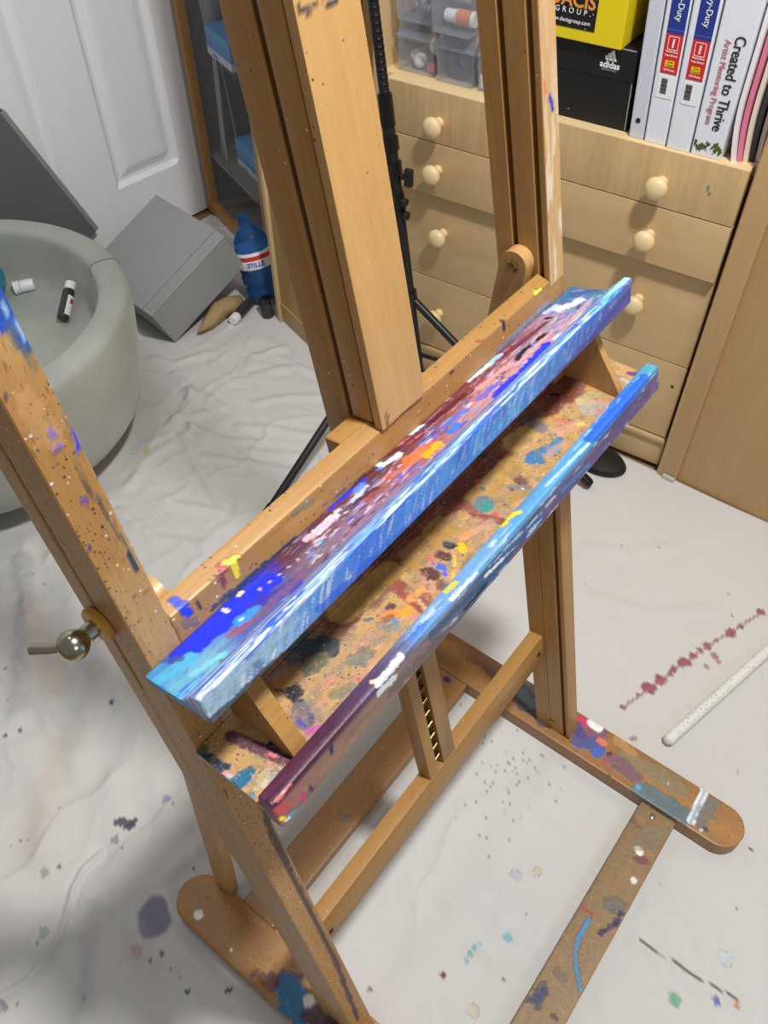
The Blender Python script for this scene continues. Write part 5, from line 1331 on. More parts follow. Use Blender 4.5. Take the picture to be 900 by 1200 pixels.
# ------------------------------------------------------------------ the easel
E_ = thing('artist_easel', 'beech wood studio easel with two paint-crusted trays standing on the drop cloth', 'easel', (.26, .02, 0))
TTOP = 1.62
def post(x0, x1, grooves, mat, key, pre=None, slots=()):
    # profile (x,n) of the post with grooves cut in from the given side faces
    pts = []
    D = .0568
    pts += [(x0, 0), (x1, 0)]
    rs = [g for g in grooves if g[0] == 'r']; ls = [g for g in grooves if g[0] == 'l']
    for _, a, b, d in sorted(rs, key=lambda g: g[1]):
        pts += [(x1, a), (x1 - d, a), (x1 - d, b), (x1, b)]
    pts += [(x1, D), (x0, D)]
    for _, a, b, d in sorted(ls, key=lambda g: -g[1]):
        pts += [(x0, b), (x0 + d, b), (x0 + d, a), (x0, a)]
    return bar('post', pts, .004, TTOP, fT, mat, E_, r=.0009, seg=1, step=.0022, nstep=.0035,
               paint=paintfn(key, pre))
def pre_left(P, col):
    # smeared varnish wear on the front face
    m = sstep(fbm(P, (60, 60, 9), 3, 3), .58, .7) * (P[:, 1] < .002) * .25 * (P[:, 2] > .55)
    return mixc(col, srgb((205, 165, 115)), m)
def post_l():
    # left post in two pieces of length: slotted above, plain below the slot end
    return post(0, .0259, [('l', .0335, .0375, .006), ('r', .0325, .0385, .006), ('r', .0065, .0105, .005)], M['beech_spattered'], 'POST', pre_left)
post_l()
def pre_right(P, col):
    fr = (P[:, 1] < .0006)
    m = fr * sstep(fbm(P, (200, 60, 26), 5, 3), .50, .60) * (.35 + .6 * sstep(P[:, 2], .98, .82)) * (P[:, 2] > .75)
    mixc(col, srgb((222, 205, 180)), np.clip(m, 0, .9))
    b = fr * (P[:, 2] > .75) * .45
    col = mixc(col, srgb((222, 186, 140)), b * (1 - col[:, 3]))
    col = blobs(col, P, [(.512, 0, .915, .5155, 0, .903, .0028, (30, 50, 160), 1, .5, .2), (.503, 0, .93, .505, 0, .92, .002, (225, 110, 70), .9, .8, .3)])
    return col
post(.5, .5252, [('l', .0325, .0375, .008), ('l', .0065, .0112, .008)], M['beech_clean_t'], 'POST_R', pre_right)
# filler block closing the left outer slot below its end
bar('slot_plug', rect(.0002, .0058, .0337, .0373), .006, .688, fT, M['beech_t'], E_, r=.0004, nstep=.05)
bar('slot_plug', rect(.5002, .5078, .0327, .0373), .006, .765, fT, M['beech_t'], E_, r=.0004, nstep=.05)

# feet with round ends
def foot(x0, x1, y0, y1, key, ends):
    xc = (x0 + x1) / 2; r = (x1 - x0) / 2
    ys = []
    def warp(a, b, c):
        w = 1.0
        if 'f' in ends and c < y0 + r:
            w = math.sqrt(max(0, 1 - ((y0 + r - c) / r) ** 2))
        if 'b' in ends and c > y1 - r:
            w = math.sqrt(max(0, 1 - ((c - y1 + r) / r) ** 2))
        return xc + (a - xc) * max(w, .02), b, c
    return bar('base_foot', rect(x0, x1, .0008, HR), y0, y1, fY, M['foot_dirty'], E_, r=.0016, step=.0025, nstep=.0025, warp=warp, paint=paintfn(key, None, True))
foot(.4857, .5506, -.2645, .3095, 'FOOT_R', 'fb')
foot(-.0344, .031, -.2645, .3095, 'FOOT_L', 'fb')
p = bar('base_plank', rect(-.182, -.1283, .0008, .0172), .031, .4857, fWX, M['plank_dirty'], E_, r=.0008, step=.0025, nstep=.0025, paint=paintfn('PLANK', None, True))
lathe('screw', [(0, 0), (.0042, 0), (.0042, .0012), (.003, .0018), (0, .0018)], (.474, -.151, .0168), (0, 0, 1), M['nickel'], E_, 16)
bar('rear_crosspiece', rect(.177, .2325, .006, .0255), .031, .4857, fWX, M['cross_dirty'], E_, r=.0015, step=.003, nstep=.003, paint=paintfn('CROSS', None, True))
# stretcher between the posts
bar('stretcher', rect(.0353, .055, .1779, .2245), .0259, .5, fX, M['beech_x'], E_, r=.0015)
lathe('bolt', [(0, 0), (.0034, 0), (.0034, .001), (.0022, .0016), (0, .0016)], PN(.487, .0355, .198), -NV, M['dark_metal'], E_, 14)
lathe('bolt', [(0, 0), (.0034, 0), (.0034, .001), (.0022, .0016), (0, .0016)], PN(.044, .0355, .193), -NV, M['dark_metal'], E_, 14)
lathe('bolt', [(0, 0), (.0048, 0), (.0048, .0012), (.003, .0024), (0, .0024)], PN(.5002, .029, .0262), (-1, 0, 0), M['brass'], E_, 18)
# rear braces: round-topped bars on the inner side of the posts
def brace(x0, x1, sgn, tt=.7745):
    top = np.array([.030, tt]); bot = np.array([.262, .040])
    d = (bot - top); L = np.linalg.norm(d); d /= L; q = np.array([-d[1], d[0]])
    w = .0142; poly = []
    for k in range(13):
        a = math.pi * k / 12
        poly.append(top + q * w * math.cos(a) - d * w * math.sin(a))
    poly += [bot - q * w, bot + q * w]
    b = bar('support_brace', poly, x0, x1, fX, M['brace_end'], E_, r=0)
    lathe('bolt', [(0, 0), (.0062, 0), (.0062, .0012), (.0045, .003), (0, .0034)], PN(x0 if sgn < 0 else x1, top[0], top[1]), (sgn, 0, 0), M['brass'], b, 20)
brace(.485, .4996, -1)
brace(.0262, .0405, 1, .7530)
# canvas rest rail between the posts, with its notch block
bar('canvas_rest', [(0, .7275), (0, .7567), (.0129, .763), (.0129, .7275)], .0262, .4998, fX, M['beech_paint_x'], E_, r=.0009, step=.0022, nstep=.0022,
    paint=paintfn('REST'))
bar('notch_block', [(.013, .7338), (.013, .763), (.029, .764), (.029, .7338)], .2125, .2432, fX, M['beech_x'], E_, r=.001)
# mast: two rails and the face board
bar('mast_rail', [(.2436, .031), (.2436, .0575), (.2975, .0575), (.2975, .031)], .60, TTOP, fT, M['beech_t'], E_, r=.0009)
bar('mast_rail', [(.2436, .0062), (.2436, .0255), (.2975, .0255), (.2975, .0062)], .7635, TTOP, fT, M['beech_t'], E_, r=.0009)
bar('mast_spacer', rect(.2455, .2955, .0262, .0312), .7635, TTOP, fT, M['dark_slot'], E_, r=0)
bar('mast_spacer', rect(.2470, .2945, .0050, .0064), .7640, TTOP, fT, M['dark_slot'], E_, r=0)
bar('mast_board', rect(.2440, .2990, -.0028, .0052), .7580, TTOP, fT, M['mast_face'], E_, r=.0009, step=.0028, nstep=.0028, paint=paintfn('MAST'))
# ratchet rack under the trays
for a, b in ((.2400, .2560), (.2680, .2915)):
    bar('ratchet_rail', rect(a, b, .0356, .0545), .2247, .626, fT, M['beech_t'], E_, r=.0012)
bar('ratchet_back', rect(.2555, .2685, .049, .0530), .2247, .626, fT, M['dark_slot'], E_, r=0)
for k in range(17):
    t = .240 + k * .0225
    tube('rung', [PN(.2545, .041, t - .0015), PN(.2695, .041, t + .0015)], .0021, M['brass'], E_, 10)

# paint ledge
def cramp(x, stops):
    xs = [s[0] for s in stops]; C = np.array([srgb(s[1]) for s in stops])
    return np.stack([np.interp(x, xs, C[:, i]) for i in range(3)], 1)
def pre_ledge(P, col):
    x, n, t = P[:, 0], P[:, 1], P[:, 2]
    N = len(P)
    wx = x + (fbm(P, (30, 90, 30), 2, 3) - .5) * .03
    rear = cramp(wx, [(-.01, (70, 140, 190)), (.025, (60, 110, 180)), (.035, (30, 50, 200)), (.10, (35, 45, 185)), (.118, (85, 40, 55)), (.2, (95, 50, 50)), (.3, (105, 42, 45)), (.42, (120, 55, 60)), (.47, (150, 110, 120)), (.5, (70, 100, 150)), (.54, (50, 100, 130))])
    fore = cramp(wx, [(-.01, (85, 160, 200)), (.03, (110, 160, 190)), (.05, (70, 90, 160)), (.09, (80, 70, 120)), (.13, (120, 90, 100)), (.2, (140, 105, 130)), (.25, (150, 90, 95)), (.3, (165, 105, 95)), (.36, (190, 135, 130)), (.43, (180, 130, 140)), (.47, (150, 130, 150)), (.51, (90, 120, 160)), (.54, (60, 110, 140))])
    s = sstep(-n, .008, .026)[:, None]
    base = rear * (1 - s) + fore * s
    st = fbm(P, (55, 420, 420), 4, 4)
    base = base * (.72 + .56 * st[:, None])
    tr = np.ones(N)
    col = mixc(col, np.clip(base, 0, 1), tr)
    # dragged streaks of thicker paint, running along the tray
    for sd, cc, th, lo, hi in ((41, (200, 150, 165), .62, .17, .53), (52, (60, 80, 190), .64, .0, .54), (63, (225, 195, 190), .68, .13, .5), (74, (60, 30, 60), .66, .02, .5), (85, (90, 150, 215), .67, -.01, .54)):
        m = sstep(fbm(P, (70, 520, 520), sd, 3), th, th + .06) * sstep(x, lo - .02, lo) * (1 - sstep(x, hi, hi + .02)) * (.35 + .65 * sstep(-n, .006, .02)) * .8
        col = mixc(col, srgb(cc), m)
    # lip: sky blue and white over cobalt
    lip = sstep(-n, .036, .041) * (t > .7345)
    f1 = fbm(P, (28, 500, 500), 91, 4); f2 = fbm(P, (40, 700, 700), 97, 3)
    lc = cramp(x, [(-.01, (200, 220, 238)), (.08, (185, 210, 240)), (.13, (120, 170, 235)), (.3, (140, 195, 240)), (.45, (110, 185, 240)), (.54, (120, 205, 240))])
    lc = lc * (1 - sstep(f1, .42, .60)[:, None]) + np.array(srgb((45, 95, 225)))[None, :] * sstep(f1, .42, .60)[:, None]
    wv = sstep(f2, .56, .64)[:, None] * .8
    lc = lc * (1 - wv) + np.array(srgb((222, 236, 245)))[None, :] * wv
    vv = sstep(fbm(P, (60, 300, 300), 13, 3), .66, .72)[:, None] * .7
    lc = lc * (1 - vv) + np.array(srgb((110, 90, 195)))[None, :] * vv
    col = mixc(col, np.clip(lc, 0, 1), lip)
    # front of the lip: cobalt with feathery strokes across it
    fr = (n < -.0600) * sstep(.7525 - t, 0, .0022) * (t > .7265)
    fcx = cramp(x, [(-.01, (150, 180, 205)), (.05, (140, 178, 215)), (.09, (90, 145, 220)), (.14, (60, 115, 220)), (.22, (75, 135, 220)), (.32, (90, 155, 220)), (.42, (75, 115, 195)), (.54, (80, 100, 180))])
    sl = np.stack([x - (t - .74) * .55, t, n], 1)
    g = fbm(sl, (520, 60, 60), 19, 3); g2 = fbm(P, (26, 120, 10), 29, 3)
    fcx = fcx * (.62 + .75 * g[:, None])
    dk = sstep(g2, .52, .68)[:, None] * .7
    dcol = cramp(x, [(0, (70, 85, 105)), (.1, (35, 75, 190)), (.3, (45, 95, 200)), (.54, (75, 70, 150))])
    fcx = fcx * (1 - dk) + dcol * dk
    wh = (sstep(fbm(sl, (420, 90, 60), 59, 3), .60, .70) * np.interp(x, [0, .12, .2, .54], [.8, .6, .35, .3]))[:, None]
    fcx = fcx * (1 - wh) + np.array(srgb((205, 222, 238)))[None, :] * wh
    col = mixc(col, np.clip(fcx, 0, 1), fr * 1.0)
    under = (t < .7268) * 1.0 + 0.0
    return col
pl = paintfn('LEDGE', pre_ledge)
LX0, LX1 = -.0060, .5370
led = bar('paint_ledge', [(-.0004, .7335), (-.0004, .7270), (-.0376, .7280), (-.0376, .7356)], LX0, LX1, fX, M['beech_paint_x'], E_, r=.0004, step=.0011, nstep=.0014, paint=pl)
bar('ledge_lip', [(-.0378, .7356), (-.0378, .7285), (-.0628, .7285), (-.0635, .7532), (-.0563, .7529)], LX0, LX1, fX, M['beech_paint_x'], led, r=.0007, step=.0011, nstep=.0014, paint=pl)

bar('tray_back', rect(.0505, .0550, .640, .690), .0420, .4845, fX, M['back_stained'], E_, r=.0004)
# utility tray underneath
def pre_tray(P, col):
    x, n, t = P[:, 0], P[:, 1], P[:, 2]
    top = 1.0 * (t > .6342 + n * .21)
    m = sstep(fbm(P, (28, 40, 20), 6, 4), .52, .64) * top * sstep(-n, .022, .045) * .55
    col = mixc(col, srgb((150, 128, 108)), m)
    m = sstep(fbm(P, (70, 90, 60), 16, 4), .60, .68) * top * sstep(-n, .018, .04) * .6
    col = mixc(col, srgb((205, 140, 110)), m)
    m = sstep(fbm(P, (80, 110, 60), 26, 4), .62, .70) * top * sstep(-n, .018, .04) * .55
    col = mixc(col, srgb((105, 120, 118)), m)
    return col
def pre_lip(P, col):
    x, n, t = P[:, 0], P[:, 1], P[:, 2]
    c = cramp(x + (fbm(P, (40, 300, 300), 3, 3) - .5) * .04, [(0, (85, 40, 62)), (.07, (75, 35, 60)), (.13, (90, 75, 110)), (.18, (110, 150, 200)), (.26, (110, 160, 210)), (.33, (95, 150, 200)), (.42, (85, 155, 215)), (.5, (40, 110, 225)), (.57, (70, 150, 185))])
    fc = cramp(x + (fbm(P, (40, 100, 100), 8, 3) - .5) * .05, [(0, (140, 90, 85)), (.05, (135, 105, 92)), (.13, (135, 110, 98)), (.2, (100, 95, 110)), (.26, (50, 85, 125)), (.33, (75, 85, 120)), (.42, (95, 100, 135)), (.5, (85, 85, 140)), (.57, (105, 90, 130))])
    k = sstep(.6385 - t, 0, .004)[:, None]
    b = c * (1 - k) + fc * k
    st = fbm(P, (36, 420, 260), 44, 4)
    b = b * (.66 + .68 * st[:, None])
    col = mixc(col, np.clip(b, 0, 1), np.ones(len(P)))
    m = sstep(fbm(P, (50, 500, 300), 54, 3), .63, .7) * sstep(x, .12, .2) * .7
    return mixc(col, srgb((190, 212, 232)), m)
TX0, TX1 = -.0017, .5718
tr = bar('utility_tray', [(-.0004, .6425), (-.0644, .6290), (-.0644, .6215), (-.0004, .6345)], TX0, TX1, fX, M['tray_floor'], E_, r=.0005, step=.0014, nstep=.0014, paint=paintfn('TRAY', pre_tray))
bar('tray_lip', [(-.0646, .6425), (-.0646, .6150), (-.0795, .6155), (-.0775, .6418), (-.0745, .6428)], TX0, TX1, fX, M['beech_paint_x'], tr, r=.0012, step=.0013, nstep=.0015, paint=paintfn('LIP', pre_lip))
bar('tray_rear_board', [(.0002, .6425), (.0002, .6345), (.0503, .6345), (.0503, .6500), (.0490, .6500), (.0480, .6430)], .0262, .4998, fX, M['tray_floor'], E_, r=.0004, step=.002, nstep=.002, paint=paintfn('TRAY', pre_tray))
# curved brackets carrying the ledge over the tray
def bracket(x0, x1):
    poly = [(-.0006, .6420), (-.0006, .7272), (-.0300, .7279), (-.0304, .7200), (-.0315, .7110), (-.0332, .7010), (-.0358, .6910),
            (-.0392, .6815), (-.0432, .6725), (-.0480, .6630), (-.0530, .6530), (-.0580, .6420), (-.0625, .6305)]
    return bar('tray_bracket', poly, x0, x1, fX, M['brace_end' if x0 > .3 else 'beech_paint_x'], E_, r=0, paint=None if x0 > .3 else (lambda V: blobs(np.zeros((len(V), 4)), V, [])))
bracket(.5195, .5285)
bracket(.0365, .0505)

# clamp with lever on the left post
kx = PN(-.0005, .036, .7600)
Wd = lathe('clamp_washer', [(0, 0), (.0125, 0), (.0132, .0015), (.0132, .0045), (.012, .006), (0, .006)], kx, (-1, 0, 0), M['collar'], E_, 28)
kp = lathe('clamp_knob', [(r_ * .8, h_ * .72) for r_, h_ in ((0, 0), (.0075, 0), (.0075, .009), (.0068, .010), (.0075, .011), (.0095, .013), (.0122, .0175), (.0132, .023), (.0122, .0285), (.0085, .0335), (.004, .0358), (0, .036))], kx + np.array([-.0062, 0, 0]), (-1, 0.0, -.02), M['nickel'], E_, 32)
kc = kx + np.array([-.0225, 0, -.0005])
tube('clamp_lever', [kc + np.array([-.002, .002, 0]), kc + np.array([-.009, .013, -.0055]), kc + np.array([-.0155, .027, -.0110])], [.0036, .0034, .0040], M['nickel'], kp, 16)

# ------------------------------------------------------------------ white rod lying on the cloth
def rod():
    a = np.array([.602, -.117, .0088]); b = np.array([1.02, -.219, .0088]); d = (b - a) / np.linalg.norm(b - a)
    r = .0092
    prof = [(0, -.006), (.004, -.0055), (.007, -.003), (r, 0)] + [(r, x) for x in np.linspace(.002, .425, 60)] + [(.007, .428), (0, .431)]
    V, F = lathe_geo(prof, a, d, 24)
    t = NT('speckled_white'); v = t.coord(); vo = t.n('ShaderNodeTexVoronoi'); vo.inputs['Scale'].default_value = 260; t.link(v, vo.inputs['Vector'])
    nb = t.noise(v, 22, 3)
    m = t.math('MULTIPLY', t.math('LESS_THAN', vo.outputs['Distance'], .28), t.math('GREATER_THAN', nb, .50))
    t.base(t.mixrgb(t.math('MULTIPLY', m, .6), srgb((226, 224, 218)), srgb((120, 118, 118)))); t.b.inputs['Roughness'].default_value = .45
    o = mk('speckled_rod', V, F, t.m, base=a * [1, 1, 0], smooth=40)
    tag(o, 'white speckled round rod lying on the drop cloth beside the easel foot', 'rod')
rod()

# ------------------------------------------------------------------ chest of drawers with open hutch
CH = thing('drawer_cabinet', 'maple drawer cabinet with round wooden knobs and an open shelf on top', 'cabinet', tuple(CB(.32, .15, 0)))
SL = .640
box('carcass', fC, (.008, SL + .03), (.022, .41), (.0, .600), M['maple_v'], CH)
box('shelf_board', fC, (-.002, SL + .03), (.024, .41), (.600, .6165), M['maple_edge'], CH, r=.001)
box('side_panel', fC, (.664, .683), (.018, .41), (.0, 1.25), M['maple_v'], CH, r=.001)
box('hutch_back', fC, (-.002, .664), (.40, .41), (.6165, 1.25), M['maple_v'], CH, r=0)
box('plinth', fC, (0.0, SL), (.012, .022), (.0, .062), M['maple_h'], CH, r=.0008)
box('plinth_moulding', fC, (0.0, SL), (.006, .022), (.062, .070), M['maple_h'], CH, r=.0008)
def drawer(z0, z1, d0, mat, knobs, hole=None):
    d = box('drawer', fC, (.0025, SL), (d0, .022), (z0, z1), mat, CH, r=.0012)
    box('drawer_top_edge', fC, (.0030, SL - .0005), (d0 + .0006, .021), (z1 - .0004, z1 + .0006), M['maple_edge'], d, r=0)
    for s, z in knobs:
        kn = lathe('knob', [(0, 0), (.0095, 0), (.0098, .002), (.0080, .006), (.0075, .010), (.0105, .0135), (.0155, .018), (.0180, .0235), (.0182, .027), (.0160, .0315), (.0105, .0348), (.004, .0362), (0, .0364)],
              CB(s, d0 + .0005, z), -CN, M['knob_wood'], d, 32)
    if hole:
        lathe('screw_hole', [(0, 0), (.0034, 0), (.0034, .0012), (0, .0012)], CB(hole[0], d0 + .0008, hole[1]), -CN, M['dark_metal'], d, 12)
drawer(.5295, .6175, -.004, M['maple_curly'], [(.125, .569), (.530, .566)])
drawer(.4300, .5265, -.004, M['maple_h'], [(.124, .479), (.529, .481)])
drawer(.2450, .4255, .012, M['maple_h'], [(.120, .349), (.521, .350)])
drawer(.0740, .2420, .012, M['maple_h'], [(.522, .166)], hole=(.019, .195))
b_ = np.zeros(3)
mk('paint_smear', *merge([bar_geo(rect(.052 - .004 * i, .0555 - .004 * i, .5745 - .006 * i, .583 - .009 * i), -.0046, -.0040, lambda a, b, c: CB(a, c, b), r=0) for i in range(2)]), plain('smear_green', (120, 140, 110), .6), CH)

# tall panel-door wardrobe to its right
WR = thing('wardrobe', 'tall plain maple wardrobe at the right edge beside the drawers', 'wardrobe', tuple(CB(-.4, .15, 0)))
fV = lambda a, b, c: np.array([1.1368 + b, .160 + a, c])
box('door_panel', fV, (-.80, -.046), (-.001, .016), (-.012, 1.3), M['wardrobe'], WR, r=.001)
bar('door_edge', [(-.046, -.009), (-.008, -.011), (-.0045, -.004), (-.0045, .02), (-.046, .02)], -.012, 1.3, fV, M['wardrobe_edge'], WR, r=.004, seg=3)
box('carcass', fV, (-.80, -.014), (.020, .36), (-.012, 1.3), M['maple_v'], WR)
box('hinge_foot', fV, (-.045, -.02), (-.016, -.010), (.0, .008), M['foot_tape'], WR, r=.001)

# ------------------------------------------------------------------ things on the hutch shelf
SZ = .6170
def quadbox(name, q0, q1, d0, d1, z0, z1, mat, parent=None, base=None, r=.0015):
    """box whose s-range changes from q0 at z0 to q1 at z1"""
    def f(a, b, c):
        k = (c - z0) / (z1 - z0)
        s0 = q0[0] + (q1[0] - q0[0]) * k; s1 = q0[1] + (q1[1] - q0[1]) * k
        return CB(s0 + (s1 - s0) * a, b, c)
    g = r / abs(q0[1] - q0[0])
    V, F = bar_geo([(0, d0), (1, d0), (1, d1), (0, d1)], z0, z1, f, r=0)
    o = mk(name, V, F, mat, parent, base, False)
    bm = bmesh.new(); bm.from_mesh(o.data)
    if r:
        bmesh.ops.bevel(bm, geom=list(bm.edges), offset=r, segments=2, affect='EDGES', profile=.5)
    bm.to_mesh(o.data); bm.free()
    return o
FONT_S = None
def text(name, s, size, fmap, mat, parent, thick=.0003, align='CENTER', sx=1.0, spacing=1.0, bold=0):
    """flat lettering; fmap(u, v, w) maps reading direction, letter-up and outward normal to a point"""
    cu = bpy.data.curves.new('lettering', 'FONT'); cu.body = s; cu.size = size; cu.align_x = align; cu.align_y = 'CENTER'
    cu.space_character = spacing; cu.extrude = thick; cu.resolution_u = 3; cu.offset = bold
    tmp = bpy.data.objects.new('lettering', cu)
    COL.objects.link(tmp)
    bpy.context.view_layer.update()
    me = bpy.data.meshes.new_from_object(tmp.evaluated_get(bpy.context.evaluated_depsgraph_get()))
    bpy.data.objects.remove(tmp, do_unlink=True)
    org = root_loc(parent)
    for v in me.vertices:
        p = fmap(v.co.x * sx, v.co.y, v.co.z)
        v.co = Vector(p - org)
    me.name = name
    for mm in list(me.materials):
        me.materials.clear()
    return put(name, me, mat, parent)

def binder(name, q0, q1, mat, label, d0=.004, dz=.29, extra=None):
    root = thing(name, label, 'binder', tuple(CB(sum(q0) / 2, d0 + .12, SZ)), 'ring binders on the hutch shelf')
    g = .0012
    b = quadbox('cover', (q0[0] + g, q0[1] - g), (q1[0] + g, q1[1] - g), d0, d0 + .24, SZ + .0005, SZ + dz, mat, root, r=.0025)
    return root
kk = dz_ = .29
def at(q0, q1, z, f):            # s position at height z, fraction f across the spine (0 = right edge)
    k = (z - SZ) / .29
    a = q0[0] + (q1[0] - q0[0]) * k; b = q0[1] + (q1[1] - q0[1]) * k
    return a + (b - a) * f
def lab(name, q0, q1, z0, z1, f0, f1, d, mat, parent, th=.0006):
    def f(a, b, c):
        z = z0 + (z1 - z0) * b
        return CB(at(q0, q1, z, f0 + (f1 - f0) * a), d - c, z)
    V, F = bar_geo(rect(0, 1, 0, 1), 0, th, f, r=0)
    return mk(name, V, F, mat, parent)
qs = [((.172, .1975), (.188, .2140)), ((.1355, .1715), (.150, .1875)), ((.0975, .135), (.1075, .1495)), ((.0500, .097), (.0505, .1070))]
# narrow binder with a rivet
r1 = binder('ring_binder', *qs[0], M['binder_grey'], 'narrow pale grey binder with a rivet hole, leftmost of the white binders', d0=.008)
lathe('rivet', [(0, 0), (.0038, 0), (.0038, .001), (.0022, .0012), (.0018, 0.0004), (0, .0004)], CB(at(*qs[0], .645, .5), .0082, .645), -CN, M['dark_metal'], r1, 16)
def labelled(q, label, d0, f0=.09, f1=.77):
    fm_ = (f0 + f1) / 2
    r = binder('ring_binder', *q, M['binder'], label, d0=d0)
    lab('blue_label', *q, .7715, .85, f0, f1, d0 - .0002, M['label_blue'], r)
    for k in range(9):
        z = .776 + k * .006
        lab('label_stripe', *q, z, z + .0012, f0, f1, d0 - .0008, plain('stripe_blue', (70, 100, 185), .4), r, .0002) if k == 0 else None
    red = lab('red_label', *q, .7195, .7712, f0, f1, d0 - .0002, M['label_red'], r)
    lab('yellow_sticker', *q, .7285, .7370, f0 + .16, f1 - .14, d0 - .0009, M['label_yellow'], red, .0003)
    def fm(z, fr):
        return lambda u, v, w: CB(at(*q, z, fr) - u, d0 - .0012 - w, z + v)
    text('number', '1', .015, fm(.7590, fm_), M['text_white'], red, bold=.0005)
    text('sticker_text', 'One\nTouch', .0042, fm(.7328, fm_), M['text_black'], red)
    for z, s_ in ((.7485, 'Heavy-Duty'), (.7435, 'View Binder'), (.7245, '220 Sheets')):
        text('small_print', s_, .0038, fm(z, fm_), M['text_white'], red)
    # rounded frame round the number
    fr = [bar_geo(p, 0, .0003, (lambda a, b, c: CB(at(*q, .76 + b, fm_) - a, d0 - .0010 - c, .76 + b)), r=0) for p in
          (rect(-.0072, .0072, .0078, .0086), rect(-.0072, .0072, -.0092, -.0084), rect(-.0078, -.0070, -.0088, .0082), rect(.0070, .0078, -.0088, .0082))]
    mk('number_frame', *merge(fr), M['text_white'], red)
    lab('barcode_label', *q, .6855, .7165, f0 + .02, f1 + .02, d0 - .0002, M['white_plastic'], r)
    gs = []
    zz = .7125
    for k in range(11):
        h = .0006 + .0010 * ((k * 7) % 3) / 2
        gs.append(bar_geo(rect(f0 + .30, f0 + .55, 0, 1), 0, .0003, (lambda a, b, c, zz=zz, h=h: CB(at(*q, zz, a), d0 - .0010 - c, zz - h * b)), r=0))
        zz -= h + .0009
    mk('barcode', *merge(gs), M['text_black'], r)
    def fv(u, v, w):
        z = .815 - u
        return CB(at(*q, z, fm_ - .04) - v, d0 - .0012 - w, z)
    text('label_text', 'Heavy-Duty', .0125, fv, M['text_white'], r, sx=.9)
labelled(qs[1], 'white binder with blue and red label, between the grey binder and another like it', .006)
labelled(qs[2], 'white binder with blue and red label, touching the Created to Thrive binder', .003, .10, .72)
r4 = binder('ring_binder', *qs[3], M['binder'], 'thick white binder titled Created to Thrive with leafy artwork at its foot', d0=.004)
def ft(fr):
    def f(u, v, w):
        z = .722 - u
        return CB(at(*qs[3], z, fr) - v, .0034 - w, z)
    return f
text('title', 'Created to Thrive', .0215, ft(.36), M['text_black'], r4, sx=.80, bold=.0002)
text('subtitle', 'Artist Mentoring Program', .0125, ft(.66), M['text_rose'], r4, sx=.86)
rr = random.Random(3)
gs = []; gl = []
for i in range(9):
    fx = .1 + .8 * i / 8; z = .622 + rr.uniform(0, .010)
    a = CB(at(*qs[3], z, fx), .0036, z); b = CB(at(*qs[3], z + .008, min(.95, fx + rr.uniform(-.15, .15))), .0036, z + .009)
    gs.append(tube_geo([a, b], .0005, 6))
    for k in range(5):
        c = b + (a - b) * rr.uniform(-.3, .6) + CD_ * rr.uniform(-.003, .003)
        gl.append(lathe_geo([(0, 0), (.0019, .0001), (.0019, .0004), (0, .0005)], c, -CN, 8))
mk('printed_branches', *merge(gs), M['stem'], r4)
mk('printed_leaves', *merge(gl), M['leaf'], r4)

# papers and magazines at the right end
cols = ['paper_white', 'paper_pink', 'paper_cream', 'paper_dark', 'paper_white']
nm = ['white magazine leaning on the hutch shelf, nearest the thick titled binder', 'pink-edged magazine in the curved stack at the right end of the shelf',
      'cream magazine in the curved stack at the right end of the shelf', 'thin dark booklet among the pale magazines at the right end', 'white booklet at the far right of the magazines']
for i in range(5):
    s0 = .0440 - i * .0092
    V = []
    n = 14
    def cur(z, s0=s0, i=i):
        k = (z - SZ) / .25
        return s0 + .0045 - (.013 - .0022 * i) * (1 - min(1, k * 2.6)) ** 2
    poly_rows = []
    for j in range(n + 1):
        z = SZ + .0006 + .24 * j / n
        s = cur(z)
        for (a, b) in ((0, .010), (.0062, .012 if i % 2 else .010), (.0062, .21), (0, .21)):
            V.append(CB(s - a, b + .006 * i, z))
    F = []
    for j in range(n):
        for k in range(4):
            F.append([j * 4 + k, j * 4 + (k + 1) % 4, j * 4 + 4 + (k + 1) % 4, j * 4 + 4 + k])
    F.append([0, 3, 2, 1]); F.append([n * 4 + k for k in range(4)])
    o = mk('magazine', V, F, M[cols[i]], base=CB(s0, .1, SZ), smooth=30)
    bm = bmesh.new(); bm.from_mesh(o.data); bmesh.ops.recalc_face_normals(bm, faces=bm.faces); bm.to_mesh(o.data); bm.free()
    tag(o, nm[i], 'magazine', 'magazines on the hutch shelf')

# black shoe box and the yellow box on it
bx = thing('shoe_box', 'black scuffed shoe box with three white stripes logo under the yellow box', 'box', tuple(CB(.39, .15, SZ)))
quadbox('box_body', (.2062, .40), (.2105, .40), .020, .26, SZ + .0005, .733, M['box_black'], bx, r=.001)
quadbox('box_flap', (.2085, .40), (.2105, .40), .0185, .0200, .690, .7345, M['box_black'], bx, r=.0003)
quadbox('worn_edge', (.2075, .2086), (.2125, .2138), .0192, .0204, SZ + .004, .733, M['scuff'], bx, r=0)
quadbox('worn_edge', (.213, .30), (.213, .30), .0180, .0186, .7335, .7348, M['scuff'], bx, r=0)
def fs(s, z, d=.0180):
    return lambda u, v, w: CB(s - u, d - w, z + v)
text('logo_text', 'adidas', .0128, fs(.2500, .7085), M['text_white'], bx, bold=.0003)
text('small_print', 'PERFORMANCE', .0035, fs(.2500, .7015), M['text_grey'], bx)
st = []
for k in range(3):
    x = -.0085 + k * .0062; h = .0065 + k * .0042
    st.append(bar_geo([(x, 0), (x + .0052, 0), (x + .0052 - h * .45 + .0006, h), (x - h * .45 + .0012, h * .86)], 0, .0004, lambda a, b, c: CB(.2495 - a, .0182 - c, .7150 + b), r=0))
mk('logo_stripes', *merge(st), M['text_white'], bx)
